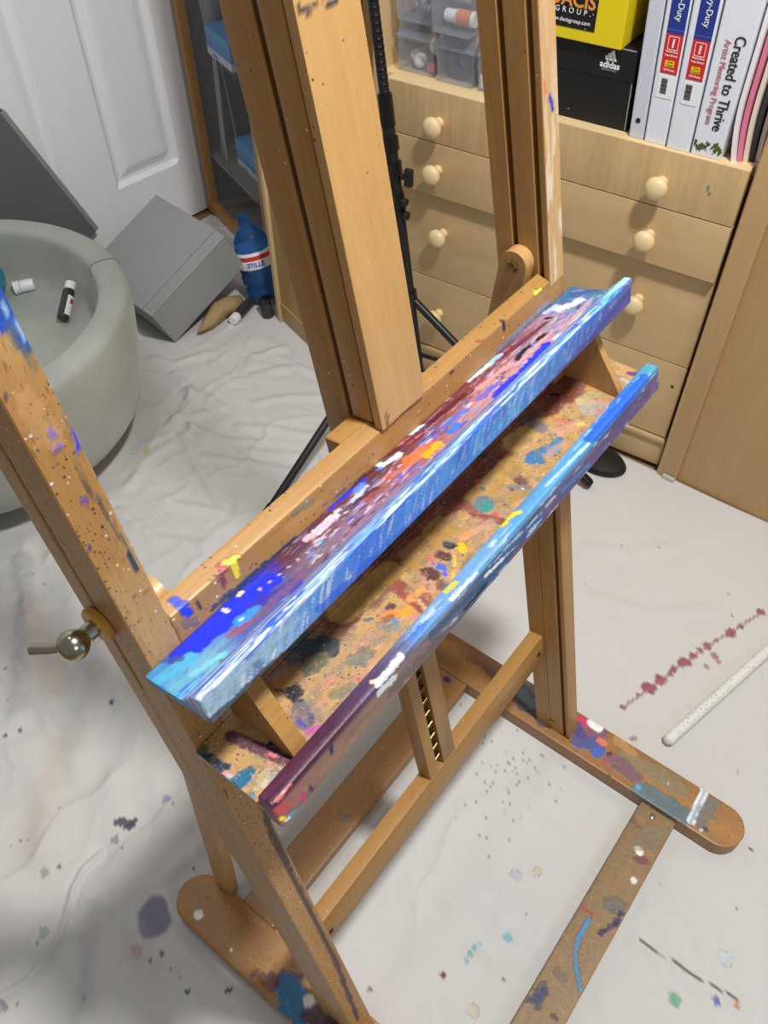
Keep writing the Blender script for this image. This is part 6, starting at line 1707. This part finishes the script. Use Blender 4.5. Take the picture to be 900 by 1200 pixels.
yb = thing('yellow_box', 'yellow cardboard box with black web address label stacked on the shoe box', 'box', tuple(CB(.39, .15, .735)))
quadbox('box_body', (.234, .40), (.236, .40), .008, .21, .7352, .86, M['box_yellow'], yb, r=.001)
quadbox('black_label', (.279, .385), (.2795, .385), .0072, .0079, .7515, .83, M['box_black'], yb, r=0)
fy = lambda s, z: fs(s, z, .0070)
text('label_title', 'DACIS', .026, fy(.319, .788), M['text_orange'], yb, bold=.0006)
text('label_word', 'GROUP.', .0105, fy(.3165, .7740), M['text_white'], yb, spacing=1.75)
text('web_address', 'www.dacisgroup.com', .0078, fy(.3205, .7610), M['text_white'], yb)
# card folders between the boxes and the binders
for i, (s, c, l) in enumerate(((.2020, 'paper_cream', 'cream card folder standing between the yellow box and the narrow binder'), (.1990, 'paper_dark', 'dark grey folder squeezed beside the narrow pale binder'))):
    o = quadbox('card_folder', (s, s + .0016), (s + .0155, s + .0171), .045, .25, SZ + .0005, SZ + .28, M[c] if i else M['text_grey'], base=CB(s, .1, SZ), r=.0004)
    tag(o, l, 'folder')

# clear organiser bins
def bin_(s0, s1, z0, z1, d0, label, fill):
    root = thing('organiser_bin', label, 'storage bin', tuple(CB((s0 + s1) / 2, d0 + .08, z0)), 'clear organiser bins on the hutch shelf')
    t = .0018; zb = z1 - .024
    # tapered scoop bin: front lower than the back
    def f(a, b, c):
        k = (c - z0) / (z1 - z0)
        return CB(s0 + (s1 - s0) * a + (.5 - a) * .006 * (1 - k), b, c)
    P = []
    G = []
    G.append(bar_geo(rect(0.02, .98, d0 + .004, d0 + .16), z0 + .0002, z0 + .002, f, r=0))
    G.append(bar_geo(rect(0.02, .98, 0, 1), 0, .0018, lambda a, b, c: f(a, d0 + .004 * (1 - b) + c, z0 + b * (zb - z0)), r=0))
    for a0 in (0.02, .96):
        G.append(bar_geo([(d0 + .004, z0), (d0, zb), (d0 + .018, z1), (d0 + .16, z1), (d0 + .16, z0)], a0, a0 + .02, lambda a, b, c: f(c, a, b), r=0))
    G.append(bar_geo(rect(0.02, .98, 0, 1), 0, .0018, lambda a, b, c: f(a, d0 + .018 * b + c, zb + b * (z1 - zb)), r=0))
    G.append(bar_geo(rect(0.02, .98, d0 + .018, d0 + .16), z1 - .0018, z1, f, r=0))
    mk('bin_body', *merge(G), M['clear_plastic'], root)
    rim = bar_geo(rect(0.0, 1, zb - .0022, zb + .0022), d0 - .0028, d0 - .0002, lambda a, b, c: f(a, c, b), r=0)
    mk('bin_rim', *rim, M['clear_plastic'], root)
    mk('bin_shade_sheet', *bar_geo(rect(.05, .95, d0 + .150, d0 + .156), z0 + .003, z1 - .004, f, r=0), plain('bin_shade', (120, 122, 130), .7), root)  # grey sheet added, its colour stands in for the shaded bin interior
    return root
bin_(.5665, .6460, SZ + .0006, .6985, .036, 'clear plastic bin holding white balls, bottom left against the cabinet side', 0)
bin_(.4860, .5635, SZ + .0006, .6985, .030, 'clear plastic bin holding a dark roll, bottom row second from the left', 0)
bin_(.4060, .4830, SZ + .0006, .6985, .030, 'clear plastic bin half hidden behind the right easel post', 0)
bin_(.5680, .6460, .7000, .7800, .030, 'clear plastic bin holding bluish wrappings, top row at the left', 0)
bin_(.4880, .5655, .7000, .7800, .012, 'clear plastic bin holding a glue tube, pulled forward in the top row', 0)
def ball(name, s, d, z, r, mat, label, cat, grp=None):
    V, F = lathe_geo([(r * math.sin(a), -r * math.cos(a)) for a in np.linspace(0, math.pi, 13)], CB(s, d, z), (0, 0, 1), 20)
    o = mk(name, V, F, mat, base=CB(s, d, z - r), smooth=True)
    return tag(o, label, cat, grp)
ball('white_ball', .610, .060, .6325, .0125, M['white_plastic'], 'shiny white ball in the bottom left clear bin', 'ball')
ball('white_ball', .582, .070, .6580, .0145, M['white_plastic'], 'larger white ball higher up at the right of the bottom left bin', 'ball')
ball('white_ball', .632, .080, .6305, .0105, M['white_plastic'], 'small dull white ball at the left of the bottom left bin', 'ball')
o = quadbox('pink_eraser', (.574, .592), (.574, .592), .050, .062, SZ + .0032, SZ + .017, M['pink_plastic'], base=CB(.583, .056, SZ), r=.002)
tag(o, 'small pink block in the corner of the bottom left clear bin', 'eraser')
def tape():
    V, F = lathe_geo([(.010, 0), (.024, 0), (.0245, .002), (.0245, .018), (.024, .02), (.010, .02), (.010, 0)], CB(.527, .050, SZ + .0285), (CN), 28)
    F = F[:-2]
    o = mk('tape_roll', V, F, M['dark_roll'], base=CB(.527, .06, SZ), smooth=30)
    tag(o, 'dark roll of tape standing inside a clear bin', 'tape roll')
tape()
def glue():
    z = .7195
    root = thing('glue_tube', 'white capped tube with an orange label lying in the top clear bin', 'tube', tuple(CB(.527, .05, .703)))
    lathe('tube_body', [(0, 0), (.010, 0), (.0118, .003), (.0118, .036), (.0115, .038), (0, .038)], CB(.5345, .045, z), -CD_, M['white_plastic'], root, 24)
    lathe('cap', [(0, 0), (.009, 0), (.0098, .001), (.0098, .016), (.009, .0175), (0, .0175)], CB(.5350, .045, z), CD_, M['white_plastic'], root, 24)
    lathe('tube_label', [(0.0, 0.0), (.0121, 0), (.0121, .026), (0, .026)], CB(.529, .045, z), -CD_, M['orange_plastic'], root, 24)
glue()
def wraps():
    rng = random.Random(8); G = []
    for i in range(22):
        c = CB(.59 + rng.uniform(0, .035), .055 + rng.uniform(0, .03), .712 + rng.uniform(0, .035))
        d = np.array([rng.uniform(-1, 1), rng.uniform(-1, 1), rng.uniform(-1, 1)]); d /= np.linalg.norm(d)
        G.append(tube_geo([c - d * .008, c + np.array([0, 0, .003]), c + d * .008], [.001, .0034, .001], 8))
    o = mk('plastic_wrappings', *merge(G), M['lilac'], base=CB(.605, .07, .702), smooth=True)
    tag(o, 'crumpled lilac blue wrappings piled in the top left clear bin', 'wrappings')
    o['kind'] = 'stuff'
wraps()
def pin():
    root = thing('small_bottle', 'little white bottle in the bin behind the easel post', 'bottle', tuple(CB(.475, .045, SZ)))
    lathe('bottle_body', [(0, 0), (.008, 0), (.0088, .002), (.0088, .018), (.004, .024), (.004, .027), (0, .027)], CB(.4735, .0465, SZ + .003), (0, 0, 1), M['white_plastic'], root, 18)
    lathe('cap', [(0, 0), (.006, 0), (.0066, .002), (.0066, .010), (.004, .012), (0, .012)], CB(.4735, .0465, SZ + .0302), (0, 0, 1), M['white_plastic'], root, 18)
pin()

# ------------------------------------------------------------------ bead strings on their little rack beside the cabinet
rk = thing('bead_rack', 'narrow wooden rack hung with turquoise beads between cabinet and wooden board', 'rack', tuple(CB(.75, .2, 0)))
box('rack_board', fC, (.700, .860), (.24, .25), (0, 1.0), M['panel_wood'], rk, r=.001)
box('rack_side', fC, (.688, .700), (.05, .25), (0, 1.0), M['maple_v'], rk, r=.001)
box('rack_arm', fC, (.700, .76), (.15, .16), (.735, .745), M['panel_wood'], rk, r=.001)
V, F = [], []
for j, (s, d) in enumerate(((.7215, .145), (.7295, .146), (.7365, .144))):
    G = []
    z = .76
    n = 16
    for k in range(n):
        G.append(lathe_geo([(.0036 * math.sin(a), -.0036 * math.cos(a)) for a in np.linspace(0, math.pi, 7)], CB(s + .0006 * math.sin(k), d, .728 - k * .0076 + .05), (0, 0, 1), 10))
    o = mk('bead_string', *merge(G), M['bead'], base=CB(s, d, .61), smooth=True)
    tag(o, 'string of small turquoise beads hanging beside the black stand', 'beads', 'turquoise bead strings')

# ------------------------------------------------------------------ black light stand
def stand():
    root = thing('light_stand', 'black folding light stand with clamp knobs standing behind the easel', 'light stand', (1.0, .66, 0))
    a = np.array([1.0, .775, .90]); b = np.array([1.0, .655, .12])
    P = lambda z: b + (a - b) * ((z - b[2]) / (a[2] - b[2]))
    d = (a - b) / np.linalg.norm(a - b)
    tube('upper_tube', [P(.56), P(1.15)], .0085, M['black'], root, 16)
    tube('lower_tube', [P(.10), P(.60)], .0105, M['black'], root, 16)
    pr = []
    for k in range(26):
        pr.append(lathe_geo([(.0086, 0), (.0091, .002), (.0091, .006), (.0086, .008)], P(.60 + k * .011), d, 14))
    mk('tube_ridges', *merge(pr), M['black_shiny'], root)
    for z, r, h in ((.585, .0125, .05), (.545, .014, .022), (.495, .015, .03), (.455, .013, .016), (.432, .013, .012), (.25, .015, .03)):
        lathe('collar', [(0, 0), (r, 0), (r, h), (0, h)], P(z), d, M['black_shiny'], root, 20)
    for z, L in ((.507, .026), (.461, .016), (.437, .016)):
        k = tube('clamp_screw', [P(z), P(z) + CD_ * -L + CN * -.006], .0045, M['black_shiny'], root, 12)
        q = P(z) + CD_ * -L + CN * -.006
        if z > .5:
            box('wing_handle', lambda a_, b_, c_: q + CD_ * a_ + CN * b_ + np.array([0, 0, c_]), (-.016, .0), (-.005, .005), (-.014, .016), M['black'], k, r=.003)
        else:
            lathe('round_knob', [(0, 0), (.007, 0), (.008, .004), (.007, .008), (0, .009)], q, -CD_, M['black'], k, 16)
    tops = P(.27)
    for i, (fx, fy) in enumerate(((1.008, .24), (.555, .688), (1.06, .80))):
        f_ = np.array([fx, fy, .011]); u = f_ - tops
        L = tube('tripod_leg', [tops + u * .03, tops + u * .5, f_], .0078, M['black'], root, 10)
        e = u / np.linalg.norm(u)
        tube('rubber_foot', [f_ - e * .03, f_ - e * .004, f_ + e * .002], [.0095, .0105, .008], M['black_shiny'], L, 12)
        if i < 2:
            low = P(.14); mid = tops + u * .42
            tube('leg_strut', [low, mid], .0045, M['black'], root, 8)
stand()
def pedal():
    V, F = lathe_geo([(0, 0), (.036, 0), (.040, .004), (.036, .012), (.02, .017), (0, .018)], (1.085, .262, .0005), (0, 0, 1), 32)
    V[:, 1] = .262 + (V[:, 1] - .262) * 1.5
    o = mk('black_base', V, F, M['black'], base=(1.085, .262, 0), smooth=30)
    tag(o, 'low rounded black base on the floor by the bottom drawer', 'base')
pedal()

# ------------------------------------------------------------------ glass-fronted cabinet by the door
ga = np.array([1.167, 1.234, 0.0]); gb = np.array([1.322, 1.624, 0.0])
gd = (gb - ga); gl_ = np.linalg.norm(gd); gd /= gl_; gn = np.array([gd[1], -gd[0], 0])   # gn points into the cabinet
def G_(s, d, z):
    return ga + gd * s + gn * d + np.array([0, 0, z])
fG = lambda a, b, c: G_(a, b, c)
gc = thing('glass_cabinet', 'wood-framed display cabinet with a glass front standing beside the white door', 'cabinet', tuple(G_(.19, .1, 0)))
fr = box('frame_post', fG, (gl_ - .034, gl_), (-.002, .02), (0, 1.4), M['pine_frame'], gc, r=.002)
box('frame_post', fG, (.0, .02), (.0, .02), (0, 1.4), M['pine_frame'], gc, r=.002)
box('frame_rail', fG, (.02, gl_ - .032), (.0, .018), (0, .035), M['pine_frame'], gc, r=.002)
box('glass_pane', fG, (.02, gl_ - .032), (.006, .009), (.035, 1.4), M['pane'], gc, r=0)
box('back_panel', fG, (.0, gl_), (.20, .21), (0, 1.4), M['cabinet_inside'], gc, r=0)
box('side_panel', fG, (.0, .012), (.02, .20), (0, 1.4), M['cabinet_inside'], gc, r=0)
box('side_panel', fG, (gl_ - .012, gl_), (.02, .20), (0, 1.4), M['cabinet_inside'], gc, r=0)
for z in (.02, .1680, .4400):
    box('shelf', fG, (.013, gl_ - .013), (.022 if z < .4 else .03, .20), (z - .008 if z < .4 else z - .003, z), M['cabinet_shelf'] if z < .4 else M['pane'], gc, r=0)
def tissue(s0, s1, z0, h, d0, label):
    r = thing('tissue_box', label, 'box', tuple(G_((s0 + s1) / 2, d0 + .05, z0)), 'blue boxes in the glass cabinet')
    box('box_body', fG, (s0, s1), (d0, d0 + .10), (z0 + .018, z0 + h), M['tissue_blue'], r, r=.001)
    box('white_band', fG, (s0, s1), (d0, d0 + .10), (z0 + .0005, z0 + .0179), M['tissue_white'], r, r=.0005)
    text('label_text', 'tissues', .011, lambda u, v, w: G_((s0 + s1) / 2 - u + .02, d0 - .0002 - w, z0 + .009 + v), M['text_blue'], r)
tissue(.169, .314, .4405, .063, .032, 'blue and white cardboard box on the upper glass shelf of the cabinet')
tissue(.142, .294, .1685, .070, .060, 'blue and white cardboard box on the lower shelf of the glass cabinet')
def basket():
    root = thing('lamp_stand', 'small lamp with woven grey shade and wavy white metal legs behind the glass', 'lamp', tuple(G_(.343, .065, .1685)))
    V, F = lathe_geo([(.020, .0), (.022, .002), (.029, .08), (.027, .082), (.021, .004), (.020, 0)], G_(.347, .067, .494), (0, 0, 1), 40)
    t = NT('woven_grey'); v = t.coord((1, 1, 1)); n = t.n('ShaderNodeTexBrick'); n.inputs['Scale'].default_value = 180; t.link(v, n.inputs['Vector'])
    n.inputs['Color1'].default_value = (*srgb((190, 190, 186)), 1); n.inputs['Color2'].default_value = (*srgb((150, 152, 150)), 1); n.inputs['Mortar'].default_value = (*srgb((70, 72, 75)), 1)
    t.base(n.outputs[0]); t.b.inputs['Roughness'].default_value = .8; t.bump(n.outputs[1], .5, .001)
    mk('woven_shade', V, F[:-2], t.m, root, smooth=40)
    lathe('shade_base', [(0, 0), (.021, 0), (.021, .004), (.0, .0045)], G_(.347, .067, .4895), (0, 0, 1), M['ribbon_metal'], root, 28)
    lathe('stem', [(0, 0), (.008, 0), (.008, .040), (0, .040)], G_(.347, .067, .450), (0, 0, 1), M['ribbon_metal'], root, 16)
    for k, (ds, dd) in enumerate(((.020, -.02), (-.018, -.025), (0, .03))):
        pts = []
        for j in range(15):
            u = j / 14; z = .458 - u * .289
            w = math.sin(u * 6.0) * .010 + u * .6 * .03
            pts.append(G_(.345 + ds * (.2 + .5 * u) + math.copysign(1, ds or 1) * w * .3, .063 + dd * (.2 + .6 * u), z))
        V = []; 
        for p in pts:
            for a, b in ((-.0055, -.0010), (.0055, -.0010), (.0055, .0010), (-.0055, .0010)):
                V.append(p + gd * a + gn * b)
        F = []
        for j in range(14):
            for q in range(4):
                F.append([j * 4 + q, j * 4 + (q + 1) % 4, j * 4 + 4 + (q + 1) % 4, j * 4 + 4 + q])
        F += [[3, 2, 1, 0], [56, 57, 58, 59]]
        mk('leg', V, F, M['ribbon_metal'], root, smooth=40)
basket()
def bag():
    P = []
    V, F = lathe_geo([(.0, 0)] + [(.055 * (1 - (u - .4) ** 2 * 1.6), u * .15) for u in np.linspace(0, 1, 14)] + [(0, .152)], G_(.13, .11, .0205), (0, 0, 1), 36)
    c = G_(.13, .11, 0)
    n = fbm(V, 28, 4, 3)[:, None] - .5
    V = V + (V - c) * [1, 1, 0] * n * .9
    o = mk('plastic_bag', V, F, plain('dark_bag', (52, 52, 58), .2, 0, .1), base=G_(.13, .11, .02), smooth=True)
    tag(o, 'crumpled dark plastic bag on the bottom shelf of the glass cabinet', 'bag')
bag()

# wooden board standing between the cabinet and the beads
wb = thing('wooden_board', 'tall light wooden board with a rounded edge standing right of the glass cabinet', 'board', (1.04, 1.06, 0))
wa = np.array([1.056, 1.112, 0]); wd = np.array([-.30, -.954, 0]); wn = np.array([.954, -.30, 0])
fW = lambda a, b, c: wa + wd * a + wn * b + np.array([0, 0, c])
box('edge_batten', fW, (0, .017), (-.004, .020), (.0, 1.1), M['maple_v'], wb, r=.003)
box('board_face', fW, (.017, .15), (.004, .016), (.0, 1.1), M['panel_wood'], wb, r=.0008)
box('lower_cleat', fW, (.017, .15), (.001, .006), (.04, .052), M['panel_wood'], wb, r=.001)

# ------------------------------------------------------------------ grey boxes
def rotv(r):
    a = np.linalg.norm(r); k = r / a
    K = np.array([[0, -k[2], k[1]], [k[2], 0, -k[0]], [-k[1], k[0], 0]])
    return np.eye(3) + math.sin(a) * K + (1 - math.cos(a)) * K @ K
Rb = rotv(np.array([-0.019, -0.4206, -0.1195])); ob = np.array([0.8368, 1.2392, 0.0012])
fB = lambda a, b, c: ob + Rb @ np.array([a, b, c])
gx = thing('grey_storage_box', 'grey lidded cardboard box tipped on its edge in front of the door', 'box', (.9, 1.3, 0))
bx1, by1, bz1 = .2487, .2683, .107
box('box_body', fB, (.0005, bx1), (.0005, by1 - .001), (.0005, bz1 - .002), M['grey_box'], gx, r=.002)
box('lid', fB, (-.0008, bx1 + .0008), (-.0008, by1), (bz1 - .002, bz1 + .0006), M['grey_box'], gx, r=.0008)
box('score_line', fB, (.0, bx1), (.034, .0355), (bz1 + .0004, bz1 + .0012), plain('grey_fold', (118, 118, 116), .5), gx, r=0)
box('score_line', fB, (.0, bx1), (.012, .0128), (bz1 + .0004, bz1 + .0010), plain('grey_fold2', (150, 150, 148), .4), gx, r=0)
# leaning grey board box
c0 = np.array([.822, 1.632, .4440]); e1 = np.array([.39, .02, -.92]); e1 /= np.linalg.norm(e1)
e2 = np.array([-.92, .05, -.39]); e2 -= e1 * (e2 @ e1); e2 /= np.linalg.norm(e2); e3 = np.cross(e1, e2)
if e3[1] < 0:
    e3 = -e3
e3t = e3
fL = lambda a, b, c: c0 + e1 * a + e2 * b + e3t * c
lb = thing('grey_folded_box', 'large dark grey flat box leaning on the door behind the round planter', 'box', (.65, 1.56, 0))
box('box_face', fL, (0, .378), (0, .235), (0, .018), M['grey_board'], lb, r=.0012)
box('box_rim', fL, (0, .378), (-.0012, .010), (-.0005, .0185), M['grey_box'], lb, r=.0004)

# kraft paper roll and capped tube under the tipped box
def kraft():
    pts = [np.array([.890, 1.212, .012]), np.array([.925, 1.214, .016]), np.array([.965, 1.222, .022]), np.array([1.0, 1.221, .024]), np.array([1.035, 1.216, .020])]
    V, F = tube_geo(pts, [.006, .016, .020, .021, .014], 24)
    V = V + (fbm(V, 90, 3, 3)[:, None] - .5) * np.array([.012, .012, .018])
    V[:, 2] = np.maximum(V[:, 2], .001)
    o = mk('kraft_paper_roll', V, F, M['kraft'], base=(.97, 1.22, 0), smooth=True)
    tag(o, 'crumpled brown paper roll poking out under the grey lidded box', 'paper')
kraft()
def tube2():
    root = thing('paint_tube', 'dark tube with a big white cap lying on the cloth under the grey box', 'tube', (.985, 1.20, 0))
    a = np.array([.968, 1.178, .0135]); d = np.array([.9, .25, 0.0]); d /= np.linalg.norm(d)
    d2 = np.array([.5, .86, 0]); d2 /= np.linalg.norm(d2)
    lathe('cap', [(0, 0), (.0105, 0), (.0122, .002), (.0122, .020), (.011, .022), (0, .022)], a, d, M['white_plastic'], root, 24)
    lathe('tube_body', [(0, 0), (.0095, 0), (.0118, .004), (.0122, .07), (0, .072)], a + d * .0222, d, M['dark_jar'], root, 24)
tube2()
# big blue water bottle
def bottle():
    root = thing('water_bottle', 'large blue plastic water bottle with a white and red label beside the grey box', 'bottle', (1.098, 1.195, 0))
    a = np.array([1.062, 1.243, .050]); a = np.array([1.020, 1.212, .062]); ax = np.array([.55, .62, .36])
    a = np.array([1.030, 1.190, .058]); ax = np.array([.42, .72, .38]); ax /= np.linalg.norm(ax)
    a = np.array([1.012, 1.205, .0])
    base = np.array([1.012, 1.19, .002]); ax = np.array([.10, .62, .62]); ax /= np.linalg.norm(ax)
    base = np.array([1.000, 1.205, .030])
    R_ = .046
    prof = [(0, .004), (.018, .004), (.028, .0), (.040, .002), (R_, .010), (R_, .030), (R_ - .003, .036), (R_, .042), (R_, .064), (R_ - .003, .070), (R_, .076), (R_, .125), (R_ - .004, .132), (.040, .150), (.026, .172), (.015, .182), (.014, .205), (0, .206)]
    cen = np.array([1.100, 1.190, .0085])
    ax = np.array([.02, .26, 1.0]); ax /= np.linalg.norm(ax)
    lathe('bottle_body', prof, cen, ax, M['bottle_blue'], root, 40)
    lathe('bottle_label', [(R_ + .0004, .086), (R_ + .0010, .087), (R_ + .0010, .125), (R_ + .0004, .126)], cen, ax, M['paper_white'], root, 40)
    lathe('label_stripe', [(R_ + .0011, .108), (R_ + .0015, .1085), (R_ + .0015, .118), (R_ + .0011, .1185)], cen, ax, M['text_red'], root, 40)
    u, v, w = frame_of(ax)
    # lettering wraps on the side facing the room
    n_ = np.array(CAM_LOC) - cen; n_ = np.array([-.60, -.62, .2]); n_ -= ax * (n_ @ ax); n_ /= np.linalg.norm(n_); s_ = np.cross(ax, n_)
    def fm(u_, v_, w_):
        al = u_ / R_
        return cen + ax * (.0975 + v_) + (n_ * math.cos(al) + s_ * math.sin(al)) * (R_ + .0014 + w_)
    text('label_text', 'STILLE', .0150, fm, M['text_blue'], root, bold=.0004)
bottle()
def jar():
    root = thing('dark_jar', 'small dark glass jar on the floor by the wooden board', 'jar', (1.049, 1.140, 0))
    lathe('jar_body', [(0, 0), (.014, 0), (.0155, .002), (.0155, .034), (.013, .038), (0, .038)], (1.049, 1.140, .0005), (0, 0, 1), M['dark_jar'], root, 24)
    lathe('lid', [(0, 0), (.014, 0), (.0145, .001), (.0145, .010), (.013, .011), (0, .011)], (1.049, 1.140, .0388), (0, 0, 1), M['black_shiny'], root, 24)
jar()

# ------------------------------------------------------------------ round felt planter
PC = np.array([.388, 1.283, 0])
def planter():
    root = thing('felt_tub', 'round grey felt tub with a thick padded rim standing left of the grey boxes', 'tub', tuple(PC))
    out = [(.0, .060), (.150, .060), (.262, .064), (.292, .074), (.306, .095), (.316, .14), (.326, .20), (.333, .26), (.3335, .300), (.3325, .310), (.329, .3175), (.322, .3205), (.305, .3225), (.288, .3215), (.2805, .3185), (.2775, .311), (.2765, .300), (.274, .27), (.270, .235), (.262, .212), (.245, .204), (.20, .201), (0, .200)]
    V, F = lathe_geo(out, PC, (0, 0, 1), 96)
    n = fbm(V, 6, 8, 3)[:, None] - .5
    V = V + (V - PC) * [1, 1, 0] * n * .016
    mk('tub_body', V, F, M['felt'], root, smooth=True)
    # stitched seam across the rim
    th0 = math.atan2(.32, .30)
    pts = []
    a0 = math.radians(-20)
    for r, z in [(.334, .29), (.3338, .311), (.3295, .3185), (.322, .3212), (.305, .3232), (.2875, .3222), (.2798, .3190), (.2768, .311), (.2758, .295)]:
        pts.append(PC + np.array([r * math.cos(a0), r * math.sin(a0), z]))
    tube('rim_seam', pts, .0007, plain('seam', (120, 122, 112), .9), root, 6)
    for k in range(4):
        a = math.radians(-42 + 90 * k)
        p = PC + np.array([.235 * math.cos(a), .235 * math.sin(a), 0])
        lathe('leg', [(0, 0), (.014, 0), (.022, .0605), (0, .0605)], p + [0, 0, .001], (0, 0, 1), M['dark_jar'], root, 20)
planter()
# small things lying in the tub
FZ = .2015
def cap_item():
    p = np.array([.6010, 1.3960, FZ + .0145])
    root = thing('pipe_fitting', 'white ribbed plastic fitting lying inside the felt tub by the teal ball', 'fitting', (p[0], p[1], FZ))
    d = np.array([.85, -.52, 0.02]); d /= np.linalg.norm(d)
    lathe('cap_body', [(0, 0), (.011, 0), (.0125, .002), (.0125, .026), (.0115, .028), (0, .028)], p, d, M['white_plastic'], root, 24)
    lathe('collar', [(0, 0), (.014, 0), (.014, .004), (.012, .006), (.014, .008), (.014, .012), (0, .012)], p - d * .0126, d, M['white_plastic'], root, 24)
cap_item()
def tubep():
    p = np.array([.5830, 1.2330, FZ + .013])
    root = thing('small_paint_tube', 'small black, white and red paint bottle leaning inside the felt tub', 'paint bottle', (p[0], p[1], FZ))
    d = np.array([.70, .42, .40]); d /= np.linalg.norm(d)
    lathe('bottle_body', [(0, 0), (.010, 0), (.0118, .002), (.0118, .062), (.010, .066), (0, .066)], p, d, M['dark_jar'], root, 24)
    lathe('cap', [(0, 0), (.010, 0), (.0108, .001), (.0105, .016), (.008, .018), (0, .018)], p + d * .0662, d, M['white_plastic'], root, 24)
    V, F = lathe_geo([(.0121, .008), (.0123, .0085), (.0123, .05), (.0121, .0505)], p, d, 24)
    F = [f for i, f in enumerate(F[:-2]) if (i % 24) in range(8, 18)]
    mk('white_label', V, F, M['paper_white'], root, smooth=True)
    V, F = lathe_geo([(.01235, .034), (.0125, .0345), (.0125, .044), (.01235, .0445)], p, d, 24)
    F = [f for i, f in enumerate(F[:-2]) if (i % 24) in range(10, 16)]
    mk('red_mark', V, F, M['text_red'], root, smooth=True)
tubep()
def tealball():
    R0 = .052
    c = np.array([.535, 1.425, FZ + R0 + .0005])
    V, F = lathe_geo([(R0 * math.sin(a), -R0 * math.cos(a)) for a in np.linspace(0, math.pi, 25)], c, (0, 0, 1), 40)
    o = mk('teal_ball', V, F, M['teal'], base=c - [0, 0, R0], smooth=True)
    tag(o, 'glossy teal ball resting inside the felt tub at the left edge', 'ball')
tealball()
